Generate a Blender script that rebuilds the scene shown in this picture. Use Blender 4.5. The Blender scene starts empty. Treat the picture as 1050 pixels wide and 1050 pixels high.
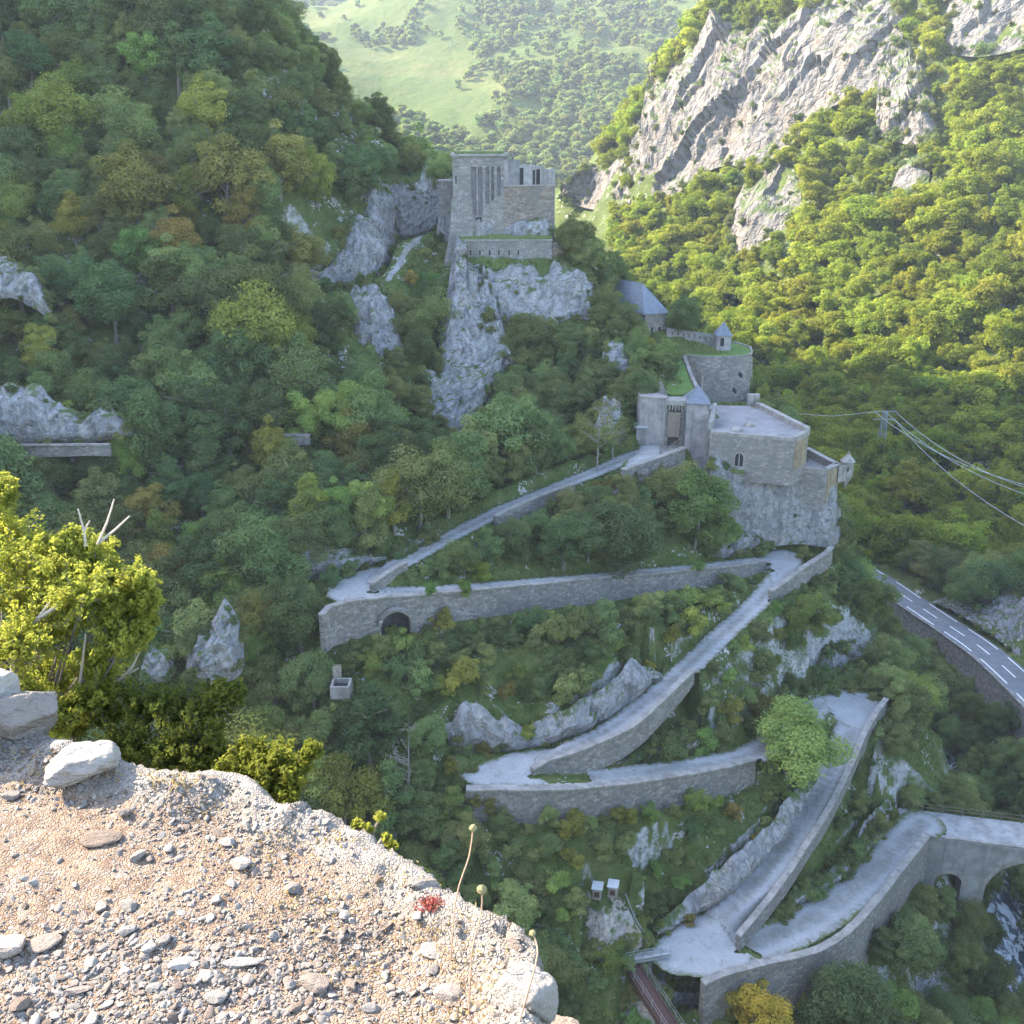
import bpy, math, random
import numpy as np
from mathutils import Vector, Matrix
from mathutils.bvhtree import BVHTree

random.seed(7)
rng = np.random.default_rng(7)
scene = bpy.context.scene
COL = scene.collection
R = math.radians

# ------------------------------------------------------------------ camera and projection
F = 1076.0
PITCH = R(20.0)
CP, SP = math.cos(PITCH), math.sin(PITCH)


def ray(u, v):
    a = (u - 525.0) / F
    b = (525.0 - v) / F
    return a, CP + b * SP, -SP + b * CP


def P(u, v, y):
    a, dy, dz = ray(u, v)
    t = y / dy
    return np.array((a * t, y, dz * t))


def Ph(u, v, h):
    a, dy, dz = ray(u, v)
    t = h / dz
    return np.array((a * t, dy * t, h))


def proj(p):
    p = np.asarray(p, float)
    d = p[..., 1] * CP - p[..., 2] * SP
    up = p[..., 1] * SP + p[..., 2] * CP
    d = np.where(d < 0.05, 0.05, d)
    return 525 + F * p[..., 0] / d, 525 - F * up / d, d


def inside(poly, x, y):
    poly = np.asarray(poly, float)
    x, y = np.asarray(x, float), np.asarray(y, float)
    r = np.zeros(x.shape, bool)
    j = len(poly) - 1
    for i in range(len(poly)):
        xi, yi, xj, yj = poly[i, 0], poly[i, 1], poly[j, 0], poly[j, 1]
        r ^= ((yi > y) != (yj > y)) & (x < (xj - xi) * (y - yi) / (yj - yi + 1e-12) + xi)
        j = i
    return r


cam_d = bpy.data.cameras.new("camera")
cam_d.sensor_width = 36.0
cam_d.lens = 36.0 * F / 1050.0
cam_d.clip_start = 0.05
cam_d.clip_end = 12000
cam = bpy.data.objects.new("camera", cam_d)
cam.rotation_euler = (R(90) - PITCH, 0, 0)
COL.objects.link(cam)
scene.camera = cam


# ------------------------------------------------------------------ numpy noise
_perm = np.random.default_rng(3).permutation(256)
_perm = np.concatenate([_perm, _perm, _perm])
_grad = np.random.default_rng(4).normal(size=(256, 3))
_grad /= np.linalg.norm(_grad, axis=1)[:, None]


def perlin(p):
    p = np.asarray(p, float)
    i = np.floor(p).astype(int)
    f = p - i
    i &= 255
    w = f * f * f * (f * (f * 6 - 15) + 10)
    out = 0
    for dx in (0, 1):
        for dy in (0, 1):
            for dz in (0, 1):
                h = _perm[_perm[_perm[(i[..., 0] + dx) & 255] + ((i[..., 1] + dy) & 255)] + ((i[..., 2] + dz) & 255)]
                g = _grad[h]
                d = g[..., 0] * (f[..., 0] - dx) + g[..., 1] * (f[..., 1] - dy) + g[..., 2] * (f[..., 2] - dz)
                ww = (w[..., 0] if dx else 1 - w[..., 0]) * (w[..., 1] if dy else 1 - w[..., 1]) * (w[..., 2] if dz else 1 - w[..., 2])
                out = out + ww * d
    return out


def fbm(p, octv=4, lac=2.03, gain=0.5):
    p = np.asarray(p, float)
    s, a = 0, 1.0
    for k in range(octv):
        s = s + a * perlin(p + k * 17.3)
        p = p * lac
        a *= gain
    return s


def ridged(p, octv=4):
    p = np.asarray(p, float)
    s, a = 0, 1.0
    for k in range(octv):
        s = s + a * (1 - 2 * np.abs(perlin(p + k * 11.7)))
        p = p * 2.1
        a *= 0.5
    return s


_cellr = np.random.default_rng(8).random((256, 7))


def facets(p):
    """blocky cell noise: every cell is a tilted plane with its own offset"""
    p = np.asarray(p, float)
    i0 = np.floor(p).astype(int)
    best = np.full(len(p), 1e9)
    val = np.zeros(len(p))
    for dx in (-1, 0, 1):
        for dy in (-1, 0, 1):
            for dz in (-1, 0, 1):
                c = i0 + (dx, dy, dz)
                h = _perm[_perm[_perm[c[:, 0] & 255] + (c[:, 1] & 255)] + (c[:, 2] & 255)]
                r = _cellr[h]
                rel = p - (c + r[:, :3])
                d = (rel ** 2).sum(1)
                b = d < best
                best[b] = d[b]
                val[b] = (r[:, 3] - 0.5 + ((r[:, 4:7] - 0.5) * rel).sum(1) * 1.3)[b]
    return val


# ------------------------------------------------------------------ mesh helpers
def mesh_np(name, verts, faces, mat=None, smooth=False, mat_idx=None):
    """verts (N,3), faces (M,k) numpy"""
    me = bpy.data.meshes.new(name)
    verts = np.asarray(verts, np.float32)
    faces = np.asarray(faces, np.int32)
    n, m, k = len(verts), len(faces), faces.shape[1]
    me.vertices.add(n)
    me.vertices.foreach_set("co", verts.ravel())
    me.loops.add(m * k)
    me.loops.foreach_set("vertex_index", faces.ravel())
    me.polygons.add(m)
    me.polygons.foreach_set("loop_start", np.arange(0, m * k, k, dtype=np.int32))
    me.polygons.foreach_set("loop_total", np.full(m, k, np.int32))
    me.polygons.foreach_set("use_smooth", np.full(m, smooth, bool))
    if mat is not None:
        for q in (mat if isinstance(mat, (list, tuple)) else [mat]):
            me.materials.append(q)
    if mat_idx is not None:
        me.polygons.foreach_set("material_index", np.asarray(mat_idx, np.int32))
    me.update(calc_edges=True)
    return me


def link(name, me, parent=None, loc=(0, 0, 0)):
    o = bpy.data.objects.new(name, me)
    o.location = loc
    COL.objects.link(o)
    if parent is not None:
        o.parent = parent
    return o


def tag(o, label=None, cat=None, group=None, kind=None):
    if label:
        o["label"] = label
    if cat:
        o["category"] = cat
    if group:
        o["group"] = group
    if kind:
        o["kind"] = kind
    return o


def empty(name, loc, label, cat, group=None):
    o = bpy.data.objects.new(name, None)
    o.location = [float(c) for c in loc]
    o.empty_display_size = 0.5
    COL.objects.link(o)
    return tag(o, label, cat, group)


def grid_faces(nu, nv):
    i = np.arange(nu * nv).reshape(nu, nv)
    return np.stack([i[:-1, :-1], i[1:, :-1], i[1:, 1:], i[:-1, 1:]], -1).reshape(-1, 4)


class MB:
    """collects polygons for one mesh"""

    def __init__(self):
        self.v, self.f, self.m = [], [], []

    def add(self, verts, faces, mi=0):
        b = len(self.v)
        self.v += [tuple(float(c) for c in q) for q in verts]
        self.f += [tuple(b + i for i in q) for q in faces]
        self.m += [mi] * len(faces)
        return self

    def prism(self, plan, z0, z1, mi=0, top_mi=None):
        """plan: list of (x,y) counter-clockwise; z0,z1 numbers or lists"""
        n = len(plan)
        z0 = z0 if hasattr(z0, "__len__") else [z0] * n
        z1 = z1 if hasattr(z1, "__len__") else [z1] * n
        vs = [(p[0], p[1], z0[i]) for i, p in enumerate(plan)] + [(p[0], p[1], z1[i]) for i, p in enumerate(plan)]
        fs = [(i, (i + 1) % n, n + (i + 1) % n, n + i) for i in range(n)]
        self.add(vs, fs + [tuple(reversed(range(n)))], mi)
        self.add(vs[n:], [tuple(range(n))], mi if top_mi is None else top_mi)
        return self

    def box(self, c, s, rz=0.0, mi=0):
        hx, hy, hz = s[0] / 2, s[1] / 2, s[2] / 2
        ca, sa = math.cos(rz), math.sin(rz)
        pl = [(c[0] + ca * x - sa * y, c[1] + sa * x + ca * y) for x, y in ((-hx, -hy), (hx, -hy), (hx, hy), (-hx, hy))]
        return self.prism(pl, c[2] - hz, c[2] + hz, mi)

    def tube(self, pts, rad, n=6, mi=0):
        pts = [np.asarray(p, float) for p in pts]
        rad = rad if hasattr(rad, "__len__") else [rad] * len(pts)
        vs = []
        for i, p in enumerate(pts):
            d = pts[min(i + 1, len(pts) - 1)] - pts[max(i - 1, 0)]
            d /= np.linalg.norm(d) + 1e-9
            a = np.cross(d, (0, 0, 1.0))
            if np.linalg.norm(a) < 0.05:
                a = np.cross(d, (1.0, 0, 0))
            a /= np.linalg.norm(a)
            b = np.cross(d, a)
            for k in range(n):
                t = 2 * math.pi * k / n
                vs.append(p + rad[i] * (math.cos(t) * a + math.sin(t) * b))
        fs = []
        for i in range(len(pts) - 1):
            for k in range(n):
                fs.append((i * n + k, i * n + (k + 1) % n, (i + 1) * n + (k + 1) % n, (i + 1) * n + k))
        fs.append(tuple(range(n)))
        fs.append(tuple(reversed(range((len(pts) - 1) * n, len(pts) * n))))
        return self.add(vs, fs, mi)

    def build(self, name, mats, parent=None, smooth=False, loc=None, bevel=0.0):
        me = bpy.data.meshes.new(name)
        off = np.array(loc if loc is not None else (0, 0, 0), float)
        me.from_pydata([tuple(np.array(q) - off) for q in self.v], [], self.f)
        for q in (mats if isinstance(mats, (list, tuple)) else [mats]):
            me.materials.append(q)
        me.polygons.foreach_set("material_index", self.m)
        if smooth:
            me.polygons.foreach_set("use_smooth", [True] * len(self.f))
        me.update()
        import bmesh
        bm = bmesh.new()
        bm.from_mesh(me)
        bmesh.ops.recalc_face_normals(bm, faces=bm.faces)
        if bevel:
            bmesh.ops.bevel(bm, geom=list(bm.edges), offset=bevel, segments=1, affect="EDGES", clamp_overlap=True)
        bm.to_mesh(me)
        bm.free()
        o = link(name, me, parent)
        if loc is not None:
            if parent is None:
                o.location = [float(c) for c in off]
        return o


# ------------------------------------------------------------------ materials
def new_mat(name):
    m = bpy.data.materials.new(name)
    m.use_nodes = True
    m.node_tree.nodes.clear()
    return m, m.node_tree


class NT:
    def __init__(self, nt):
        self.nt = nt

    def n(self, typ, **kw):
        nd = self.nt.nodes.new(typ)
        for k, val in kw.items():
            if k.startswith("i_"):
                key = k[2:]
                key = int(key) if key.isdigit() else key.replace("_", " ")
                nd.inputs[key].default_value = val
            else:
                setattr(nd, k, val)
        return nd

    def l(self, a, b):
        self.nt.links.new(a, b)

    def ramp(self, fac, stops, interp="LINEAR"):
        nd = self.n("ShaderNodeValToRGB")
        cr = nd.color_ramp
        cr.interpolation = interp
        while len(cr.elements) < len(stops):
            cr.elements.new(0.5)
        for e, (p, c) in zip(cr.elements, stops):
            e.position = p
            e.color = (*c, 1) if len(c) == 3 else c
        self.l(fac, nd.inputs[0])
        return nd.outputs[0]

    def mix(self, fac, a, b, typ="MIX"):
        nd = self.n("ShaderNodeMix", data_type="RGBA", blend_type=typ)
        for sock, val in ((nd.inputs[0], fac), (nd.inputs[6], a), (nd.inputs[7], b)):
            if hasattr(val, "links") or hasattr(val, "is_linked"):
                self.l(val, sock)
            else:
                sock.default_value = (*val, 1) if isinstance(val, tuple) and len(val) == 3 else val
        return nd.outputs[2]

    def math(self, op, a, b=None, c=None, clamp=False):
        nd = self.n("ShaderNodeMath", operation=op, use_clamp=clamp)
        for i, val in enumerate((a, b, c)):
            if val is None:
                continue
            if hasattr(val, "is_linked"):
                self.l(val, nd.inputs[i])
            else:
                nd.inputs[i].default_value = val
        return nd.outputs[0]

    def noise(self, vec, scale, detail=4, rough=0.55, dist=0.0, out=0):
        nd = self.n("ShaderNodeTexNoise")
        nd.inputs["Scale"].default_value = scale
        nd.inputs["Detail"].default_value = detail
        nd.inputs["Roughness"].default_value = rough
        nd.inputs["Distortion"].default_value = dist
        if vec is not None:
            self.l(vec, nd.inputs["Vector"])
        return nd.outputs[out]

    def voro(self, vec, scale, feature="F1", out="Distance", rnd=1.0):
        nd = self.n("ShaderNodeTexVoronoi", feature=feature)
        nd.inputs["Scale"].default_value = scale
        nd.inputs["Randomness"].default_value = rnd
        if vec is not None:
            self.l(vec, nd.inputs["Vector"])
        return nd.outputs[out]

    def scale(self, vec, s):
        nd = self.n("ShaderNodeVectorMath", operation="MULTIPLY")
        self.l(vec, nd.inputs[0])
        nd.inputs[1].default_value = s
        return nd.outputs[0]

    def bump(self, h, strength, dist, normal=None):
        nd = self.n("ShaderNodeBump")
        nd.inputs["Strength"].default_value = strength
        nd.inputs["Distance"].default_value = dist
        self.l(h, nd.inputs["Height"])
        if normal is not None:
            self.l(normal, nd.inputs["Normal"])
        return nd.outputs[0]

    def out(self, shader):
        o = self.n("ShaderNodeOutputMaterial")
        self.l(shader, o.inputs["Surface"])

    def bsdf(self, col, rough=0.9, normal=None, spec=0.3):
        b = self.n("ShaderNodeBsdfPrincipled")
        if hasattr(col, "is_linked"):
            self.l(col, b.inputs["Base Color"])
        else:
            b.inputs["Base Color"].default_value = (*col, 1)
        if hasattr(rough, "is_linked"):
            self.l(rough, b.inputs["Roughness"])
        else:
            b.inputs["Roughness"].default_value = rough
        b.inputs["Specular IOR Level"].default_value = spec
        if normal is not None:
            self.l(normal, b.inputs["Normal"])
        return b.outputs[0]


def pos(t):
    return t.n("ShaderNodeNewGeometry").outputs["Position"]


def upness(t):
    s = t.n("ShaderNodeSeparateXYZ")
    t.l(t.n("ShaderNodeNewGeometry").outputs["Normal"], s.inputs[0])
    return s.outputs[2]


def mat_rock(name, base=(0.36, 0.35, 0.34), warm=(0.42, 0.36, 0.29), moss=0.5, sc=1.0, streak=True):
    m, nt = new_mat(name)
    t = NT(nt)
    p = pos(t)
    n1 = t.noise(p, 0.35 * sc, 6, 0.6)
    n2 = t.noise(p, 1.7 * sc, 5, 0.62, 0.6)
    dark = tuple(c * 0.5 for c in base)
    lite = tuple(min(0.75, c * 1.35) for c in base)
    c = t.ramp(n2, [(0.28, dark), (0.48, base), (0.7, lite)])
    c = t.mix(t.ramp(n1, [(0.5, (0, 0, 0)), (0.68, (0.65, 0.65, 0.65))]), c, warm)
    if streak:
        st = t.noise(t.scale(p, (1.1 * sc, 1.1 * sc, 0.10 * sc)), 1.0, 4, 0.6, 0.3)
        c = t.mix(t.ramp(st, [(0.46, (0, 0, 0)), (0.64, (0.6, 0.6, 0.6))]), c, (0.13, 0.13, 0.135))
        st2 = t.noise(t.scale(p, (1.9 * sc, 1.9 * sc, 0.16 * sc)), 1.0, 3, 0.6, 0.2)
        c = t.mix(t.ramp(st2, [(0.56, (0, 0, 0)), (0.7, (0.5, 0.5, 0.5))]), c, lite)
    wp = t.n("ShaderNodeVectorMath", operation="MULTIPLY_ADD")
    t.l(t.noise(p, 0.7 * sc, 4, 0.6, 0, 1), wp.inputs[0])
    wp.inputs[1].default_value = (2.6 / sc,) * 3
    t.l(p, wp.inputs[2])
    cr = t.voro(t.scale(wp.outputs[0], (1, 1, 0.4)), 0.75 * sc, "DISTANCE_TO_EDGE")
    c = t.mix(t.math("MULTIPLY", t.ramp(cr, [(0.0, (0.55, 0.55, 0.55)), (0.05, (0, 0, 0))]), t.ramp(n1, [(0.4, (0.2, 0.2, 0.2)), (0.6, (1, 1, 1))])), c, tuple(c_ * 0.4 for c_ in base))
    if moss > 0:
        mm = t.math("MULTIPLY_ADD", upness(t), 0.9, t.math("MULTIPLY_ADD", t.noise(p, 0.8 * sc, 4), 0.9, -1.13 + 0.1 * moss))
        c = t.mix(t.ramp(mm, [(0.06, (0, 0, 0)), (0.22, (1, 1, 1))]), c, (0.07, 0.095, 0.03))
    h = t.math("ADD", t.math("MULTIPLY", n2, 0.7), t.math("MULTIPLY", t.ramp(cr, [(0, (0, 0, 0)), (0.12, (1, 1, 1))]), 0.4))
    h = t.math("ADD", h, t.math("MULTIPLY", t.noise(p, 7 * sc, 4), 0.25))
    t.out(t.bsdf(c, 0.92, t.bump(h, 0.9, 0.35 / sc), 0.2))
    return m


def mat_masonry(name, base, size=0.45, mortar=(0.30, 0.29, 0.27), var=0.35, stain=0.5, flat=0.6):
    m, nt = new_mat(name)
    t = NT(nt)
    p = pos(t)
    q = t.scale(p, (1, 1, 1 / flat))
    cid = t.n("ShaderNodeTexVoronoi", feature="F1")
    cid.inputs["Scale"].default_value = 1 / size
    t.l(q, cid.inputs["Vector"])
    sep = t.n("ShaderNodeSeparateColor")
    t.l(cid.outputs["Color"], sep.inputs[0])
    lo = tuple(c * (1 - var) for c in base)
    hi = tuple(min(0.7, c * (1 + var)) for c in base)
    c = t.ramp(sep.outputs[0], [(0, lo), (0.6, base), (1, hi)])
    c = t.mix(t.math("MULTIPLY", sep.outputs[1], 0.35), c, (base[0] * 1.05, base[1] * 0.9, base[2] * 0.72))
    e = t.voro(q, 1 / size, "DISTANCE_TO_EDGE")
    c = t.mix(t.ramp(e, [(0, (0.75, 0.75, 0.75)), (0.07, (0, 0, 0))]), c, mortar)
    n = t.noise(p, 0.5, 5, 0.65, 0.4)
    c = t.mix(t.ramp(n, [(0.42, (0, 0, 0)), (0.68, (stain, stain, stain))]), c, (0.12, 0.12, 0.11))
    st = t.noise(t.scale(p, (1.2, 1.2, 0.12)), 1.0, 3, 0.6)
    c = t.mix(t.ramp(st, [(0.52, (0, 0, 0)), (0.68, (0.5, 0.5, 0.5))]), c, (0.15, 0.15, 0.145))
    h = t.math("ADD", t.ramp(e, [(0, (0, 0, 0)), (0.16, (1, 1, 1))]), t.math("MULTIPLY", t.noise(p, 9, 3), 0.6))
    t.out(t.bsdf(c, 0.92, t.bump(h, 0.7, 0.06), 0.2))
    return m


def mat_plain(name, col, rough=0.8, var=0.2, sc=1.5, bump=0.3, spec=0.3, metal=0.0):
    m, nt = new_mat(name)
    t = NT(nt)
    p = pos(t)
    n = t.noise(p, sc, 5, 0.6)
    c = t.ramp(n, [(0.25, tuple(x * (1 - var) for x in col)), (0.75, tuple(min(0.9, x * (1 + var)) for x in col))])
    st = t.noise(t.scale(p, (sc, sc, sc * 0.12)), 1.3, 3, 0.6)
    c = t.mix(t.ramp(st, [(0.52, (0, 0, 0)), (0.72, (var * 1.6,) * 3)]), c, tuple(x * 0.45 for x in col))
    b = t.bsdf(c, rough, t.bump(t.noise(p, sc * 8, 4), bump, 0.03), spec)
    b.node.inputs["Metallic"].default_value = metal
    t.out(b)
    return m


def mat_foliage(name, cols, trans=0.35, tcol=1.6, noise_scale=0.5, hue=0.05, tblue=0.55):
    """cols: dark, mid, light leaf colours"""
    m, nt = new_mat(name)
    t = NT(nt)
    oi = t.n("ShaderNodeObjectInfo")
    at = t.n("ShaderNodeAttribute", attribute_name="tint")
    tc = t.n("ShaderNodeTexCoord")
    nz = t.noise(tc.outputs["Object"], noise_scale, 3)
    f = t.math("ADD", t.math("MULTIPLY", at.outputs["Fac"], 0.42), t.math("MULTIPLY", oi.outputs["Random"], 0.36))
    f = t.math("ADD", f, t.math("MULTIPLY_ADD", nz, 0.6, -0.17))
    c = t.ramp(f, [(0.05, cols[0]), (0.45, cols[1]), (0.85, cols[2])])
    # hue wander from one plant to the next
    r2 = t.math("FRACT", t.math("MULTIPLY", oi.outputs["Random"], 7.31))
    hs = t.n("ShaderNodeHueSaturation")
    t.l(t.math("MULTIPLY_ADD", r2, hue, 0.5 - hue / 2), hs.inputs["Hue"])
    t.l(t.math("MULTIPLY_ADD", r2, 0.35, 0.78), hs.inputs["Value"])
    t.l(c, hs.inputs["Color"])
    c = t.mix(1.0, hs.outputs[0], oi.outputs["Color"], "MULTIPLY")
    d = t.n("ShaderNodeBsdfDiffuse")
    t.l(c, d.inputs[0])
    tr = t.n("ShaderNodeBsdfTranslucent")
    t.l(t.mix(1.0, c, (tcol, tcol * 1.05, tcol * tblue), "MULTIPLY"), tr.inputs[0])
    mx = t.n("ShaderNodeMixShader")
    mx.inputs[0].default_value = trans
    t.l(d.outputs[0], mx.inputs[1])
    t.l(tr.outputs[0], mx.inputs[2])
    t.out(mx.outputs[0])
    return m


M = {}
M["rock"] = mat_rock("limestone", (0.225, 0.218, 0.215), (0.28, 0.24, 0.195))
M["rock_far"] = mat_rock("sunlit_limestone", (0.165, 0.148, 0.130), (0.21, 0.16, 0.115), 1.7, 0.22)
M["rock_pale"] = mat_rock("pale_limestone", (0.32, 0.285, 0.245), (0.36, 0.28, 0.20), 0.15, 1.4, False)
M["wall"] = mat_masonry("rubble_masonry", (0.215, 0.197, 0.18), 0.42, (0.11, 0.107, 0.10), 0.42)
M["fort"] = mat_masonry("fort_masonry", (0.225, 0.207, 0.192), 0.45, (0.16, 0.15, 0.14), 0.35, 0.65)
M["fort_brown"] = mat_masonry("brown_fort_masonry", (0.21, 0.17, 0.14), 0.45, (0.13, 0.115, 0.10), 0.4, 0.6)
M["render_"] = mat_plain("weathered_render", (0.235, 0.213, 0.203), 0.9, 0.4, 1.0)
M["render_dark"] = mat_plain("stain_and_shade_render", (0.155, 0.145, 0.15), 0.9, 0.35, 1.2)
M["tan"] = mat_plain("tan_render", (0.21, 0.16, 0.10), 0.9, 0.45, 1.2)
M["slate"] = mat_plain("slate_roof", (0.115, 0.13, 0.155), 0.55, 0.25, 2.5, 0.5, 0.4)
M["coping"] = mat_plain("coping_stone", (0.225, 0.205, 0.182), 0.9, 0.4, 1.2)
M["terrace"] = mat_plain("terrace_screed", (0.19, 0.175, 0.173), 0.9, 0.3, 0.45)
M["concrete"] = mat_plain("concrete", (0.215, 0.207, 0.196), 0.85, 0.4, 0.8)
M["dark"] = mat_plain("dark_opening", (0.02, 0.02, 0.022), 0.9, 0.2)
M["wood"] = mat_plain("weathered_wood", (0.16, 0.13, 0.10), 0.85, 0.3, 3)
M["rust"] = mat_plain("rust_steel", (0.055, 0.026, 0.021), 0.8, 0.3, 3)
M["white_metal"] = mat_plain("pale_metal", (0.30, 0.305, 0.31), 0.5, 0.12, 2, 0.1, 0.5)
M["steel"] = mat_plain("galvanised_steel", (0.30, 0.32, 0.33), 0.5, 0.2, 2, 0.1, 0.5, 0.6)
M["bark"] = mat_plain("bark", (0.17, 0.145, 0.12), 0.95, 0.35, 4)
M["pale_bark"] = mat_plain("pale_bark", (0.20, 0.185, 0.165), 0.9, 0.3, 4)

GREEN = ((0.055, 0.080, 0.031), (0.146, 0.176, 0.062), (0.270, 0.275, 0.098))
M["leaf"] = mat_foliage("broad_leaves", GREEN)
M["leaf_dark"] = mat_foliage("dark_leaves", ((0.044, 0.070, 0.031), (0.104, 0.142, 0.055), (0.19, 0.22, 0.080)))
M["leaf_lit"] = mat_foliage("sunlit_valley_leaves", ((0.062, 0.100, 0.020), (0.168, 0.204, 0.032), (0.295, 0.288, 0.048)), 0.5, 1.7, 0.5, 0.032)  # brighter, yellower copy of the leaf greens, sunlight put into the colour
M["leaf_far"] = mat_foliage("far_leaves", ((0.08, 0.12, 0.05), (0.15, 0.19, 0.06), (0.24, 0.25, 0.08)), 0.42, 1.6)


def mat_terrain():
    m, nt = new_mat("hillside")
    t = NT(nt)
    p = pos(t)
    up = upness(t)
    n1 = t.noise(p, 0.12, 5, 0.6)
    n2 = t.noise(p, 0.9, 5, 0.65)
    n3 = t.noise(p, 5.0, 3, 0.6)
    g = t.ramp(n2, [(0.3, (0.040, 0.058, 0.016)), (0.5, (0.085, 0.115, 0.028)), (0.72, (0.16, 0.155, 0.060))])
    g = t.mix(t.ramp(n1, [(0.4, (0, 0, 0)), (0.65, (0.7, 0.7, 0.7))]), g, (0.055, 0.070, 0.022))
    rk = t.ramp(t.noise(p, 1.6, 5, 0.65, 0.5), [(0.3, (0.17, 0.165, 0.16)), (0.5, (0.33, 0.32, 0.31)), (0.7, (0.47, 0.45, 0.43))])
    f = t.math("ADD", up, t.math("MULTIPLY_ADD", n2, 0.55, -0.27))
    c = t.mix(t.ramp(f, [(0.30, (0, 0, 0)), (0.44, (1, 1, 1))]), rk, g)
    sp = t.math("MULTIPLY", t.noise(p, 2.2, 3, 0.7), t.noise(p, 0.35, 2))
    c = t.mix(t.ramp(sp, [(0.345, (0, 0, 0)), (0.37, (1, 1, 1))]), c, (0.38, 0.36, 0.34))
    h = t.math("ADD", n2, t.math("MULTIPLY", n3, 0.5))
    t.out(t.bsdf(c, 0.95, t.bump(h, 1.0, 0.4), 0.1))
    return m


M["terrain"] = mat_terrain()


def mat_gravel_road():
    m, nt = new_mat("gravel_road")
    t = NT(nt)
    p = pos(t)
    at = t.n("ShaderNodeAttribute", attribute_name="across")
    a = at.outputs["Fac"]
    n = t.noise(p, 0.45, 6, 0.7, 0.4)
    n2 = t.noise(p, 5, 4, 0.75)
    c = t.ramp(t.math("ADD", t.math("MULTIPLY", n, 0.55), t.math("MULTIPLY", n2, 0.45)),
               [(0.30, (0.105, 0.102, 0.096)), (0.45, (0.21, 0.207, 0.201)), (0.58, (0.285, 0.282, 0.275)), (0.72, (0.38, 0.376, 0.366))])
    # worn middle strip with dust and weeds, paler wheel tracks, ragged verge
    ml = t.math("MULTIPLY", t.ramp(a, [(0.0, (1, 1, 1)), (0.2, (0.55, 0.55, 0.55)), (0.34, (0, 0, 0))]), t.ramp(t.noise(p, 0.4, 5, 0.7), [(0.38, (0, 0, 0)), (0.6, (0.7, 0.7, 0.7))]))
    c = t.mix(ml, c, (0.135, 0.118, 0.08))
    tr = t.ramp(a, [(0.3, (0, 0, 0)), (0.45, (0.4, 0.4, 0.4)), (0.6, (0.4, 0.4, 0.4)), (0.72, (0, 0, 0))])
    c = t.mix(tr, c, (0.34, 0.337, 0.33))
    st = t.noise(p, 1.1, 5, 0.7, 0.8)
    c = t.mix(t.ramp(st, [(0.56, (0, 0, 0)), (0.7, (0.55, 0.55, 0.55))]), c, (0.125, 0.112, 0.09))
    ef = t.math("ADD", a, t.math("MULTIPLY_ADD", t.noise(p, 0.9, 6, 0.75), 1.3, -0.68))
    c = t.mix(t.ramp(ef, [(0.72, (0, 0, 0)), (0.95, (1, 1, 1))]), c, (0.085, 0.10, 0.038))
    t.out(t.bsdf(c, 0.95, t.bump(n2, 0.7, 0.08), 0.1))
    return m


M["gravel_road"] = mat_gravel_road()

# ------------------------------------------------------------------ roads of the hairpin track  (u, v, height, width)
ROADS = {
    "A": [(946, 845, -69.4, 4.6), (924, 865, -69.1, 4.4), (901, 891, -68.7, 4.4), (868, 918, -68.1, 4.4), (829, 944, -67.5, 4.5), (787, 963, -67.0, 4.6), (742, 976, -66.6, 4.8), (696, 980, -66.3, 4.5)],
    "B": [(700, 974, -66.3, 4.0), (730, 950, -65.8, 3.8), (765, 918, -64.9, 3.5), (800, 876, -63.8, 3.4), (832, 828, -62.4, 3.3), (855, 785, -61.0, 3.3), (874, 745, -59.9, 3.6), (872, 722, -59.5, 3.8)],
    "C": [(872, 722, -59.5, 3.8), (845, 722, -59.1, 3.4), (815, 744, -58.5, 3.3), (772, 773, -57.4, 3.3), (720, 785, -56.4, 3.4), (660, 793, -55.4, 3.2), (600, 798, -54.5, 3.2), (548, 797, -53.9, 4.0), (515, 792, -53.7, 4.0)],
    "D": [(515, 790, -53.7, 3.8), (545, 781, -53.4, 3.6), (590, 766, -52.9, 2.7), (630, 745, -52.2, 2.5), (668, 716, -51.3, 2.6), (700, 689, -50.5, 2.8), (735, 656, -49.4, 2.8), (770, 624, -48.4, 2.8), (797, 596, -47.5, 3.2), (802, 578, -47.2, 3.4)],
    "E": [(802, 576, -47.2, 3.4), (772, 577, -46.7, 3.0), (720, 583, -45.9, 2.8), (660, 588, -45.0, 2.8), (600, 594, -44.1, 2.8), (540, 599, -43.2, 2.9), (470, 605, -42.2, 3.0), (410, 608, -41.4, 3.2), (366, 604, -40.9, 3.6)],
    "F": [(366, 602, -40.9, 3.6), (385, 589, -40.6, 3.2), (420, 573, -40.2, 2.8), (470, 546, -39.4, 2.6), (520, 521, -38.6, 2.6), (570, 500, -37.8, 2.6), (615, 482, -37.0, 2.8), (655, 466, -36.3, 3.2), (690, 459, -35.8, 3.4)],
}


def catmull(pts, step):
    pts = np.asarray(pts, float)
    q = np.vstack([2 * pts[0] - pts[1], pts, 2 * pts[-1] - pts[-2]])
    out = []
    for i in range(1, len(q) - 2):
        n = max(2, int(np.linalg.norm((q[i + 1] - q[i])[:3]) / step))
        t = np.linspace(0, 1, n, endpoint=False)[:, None]
        a, b, c, d = q[i - 1], q[i], q[i + 1], q[i + 2]
        out.append(0.5 * (2 * b + (c - a) * t + (2 * a - 5 * b + 4 * c - d) * t ** 2 + (3 * b - a - 3 * c + d) * t ** 3))
    out.append(pts[-1:])
    return np.vstack(out)


road_s = {}
for k, L in ROADS.items():
    road_s[k] = catmull([np.append(Ph(u, v, h), w) for u, v, h, w in L], 0.8)


def side_dir(s):
    d = np.gradient(s[:, :2], axis=0)
    d /= np.linalg.norm(d, axis=1)[:, None] + 1e-9
    return np.stack([-d[:, 1], d[:, 0]], 1)  # left of travel


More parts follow.
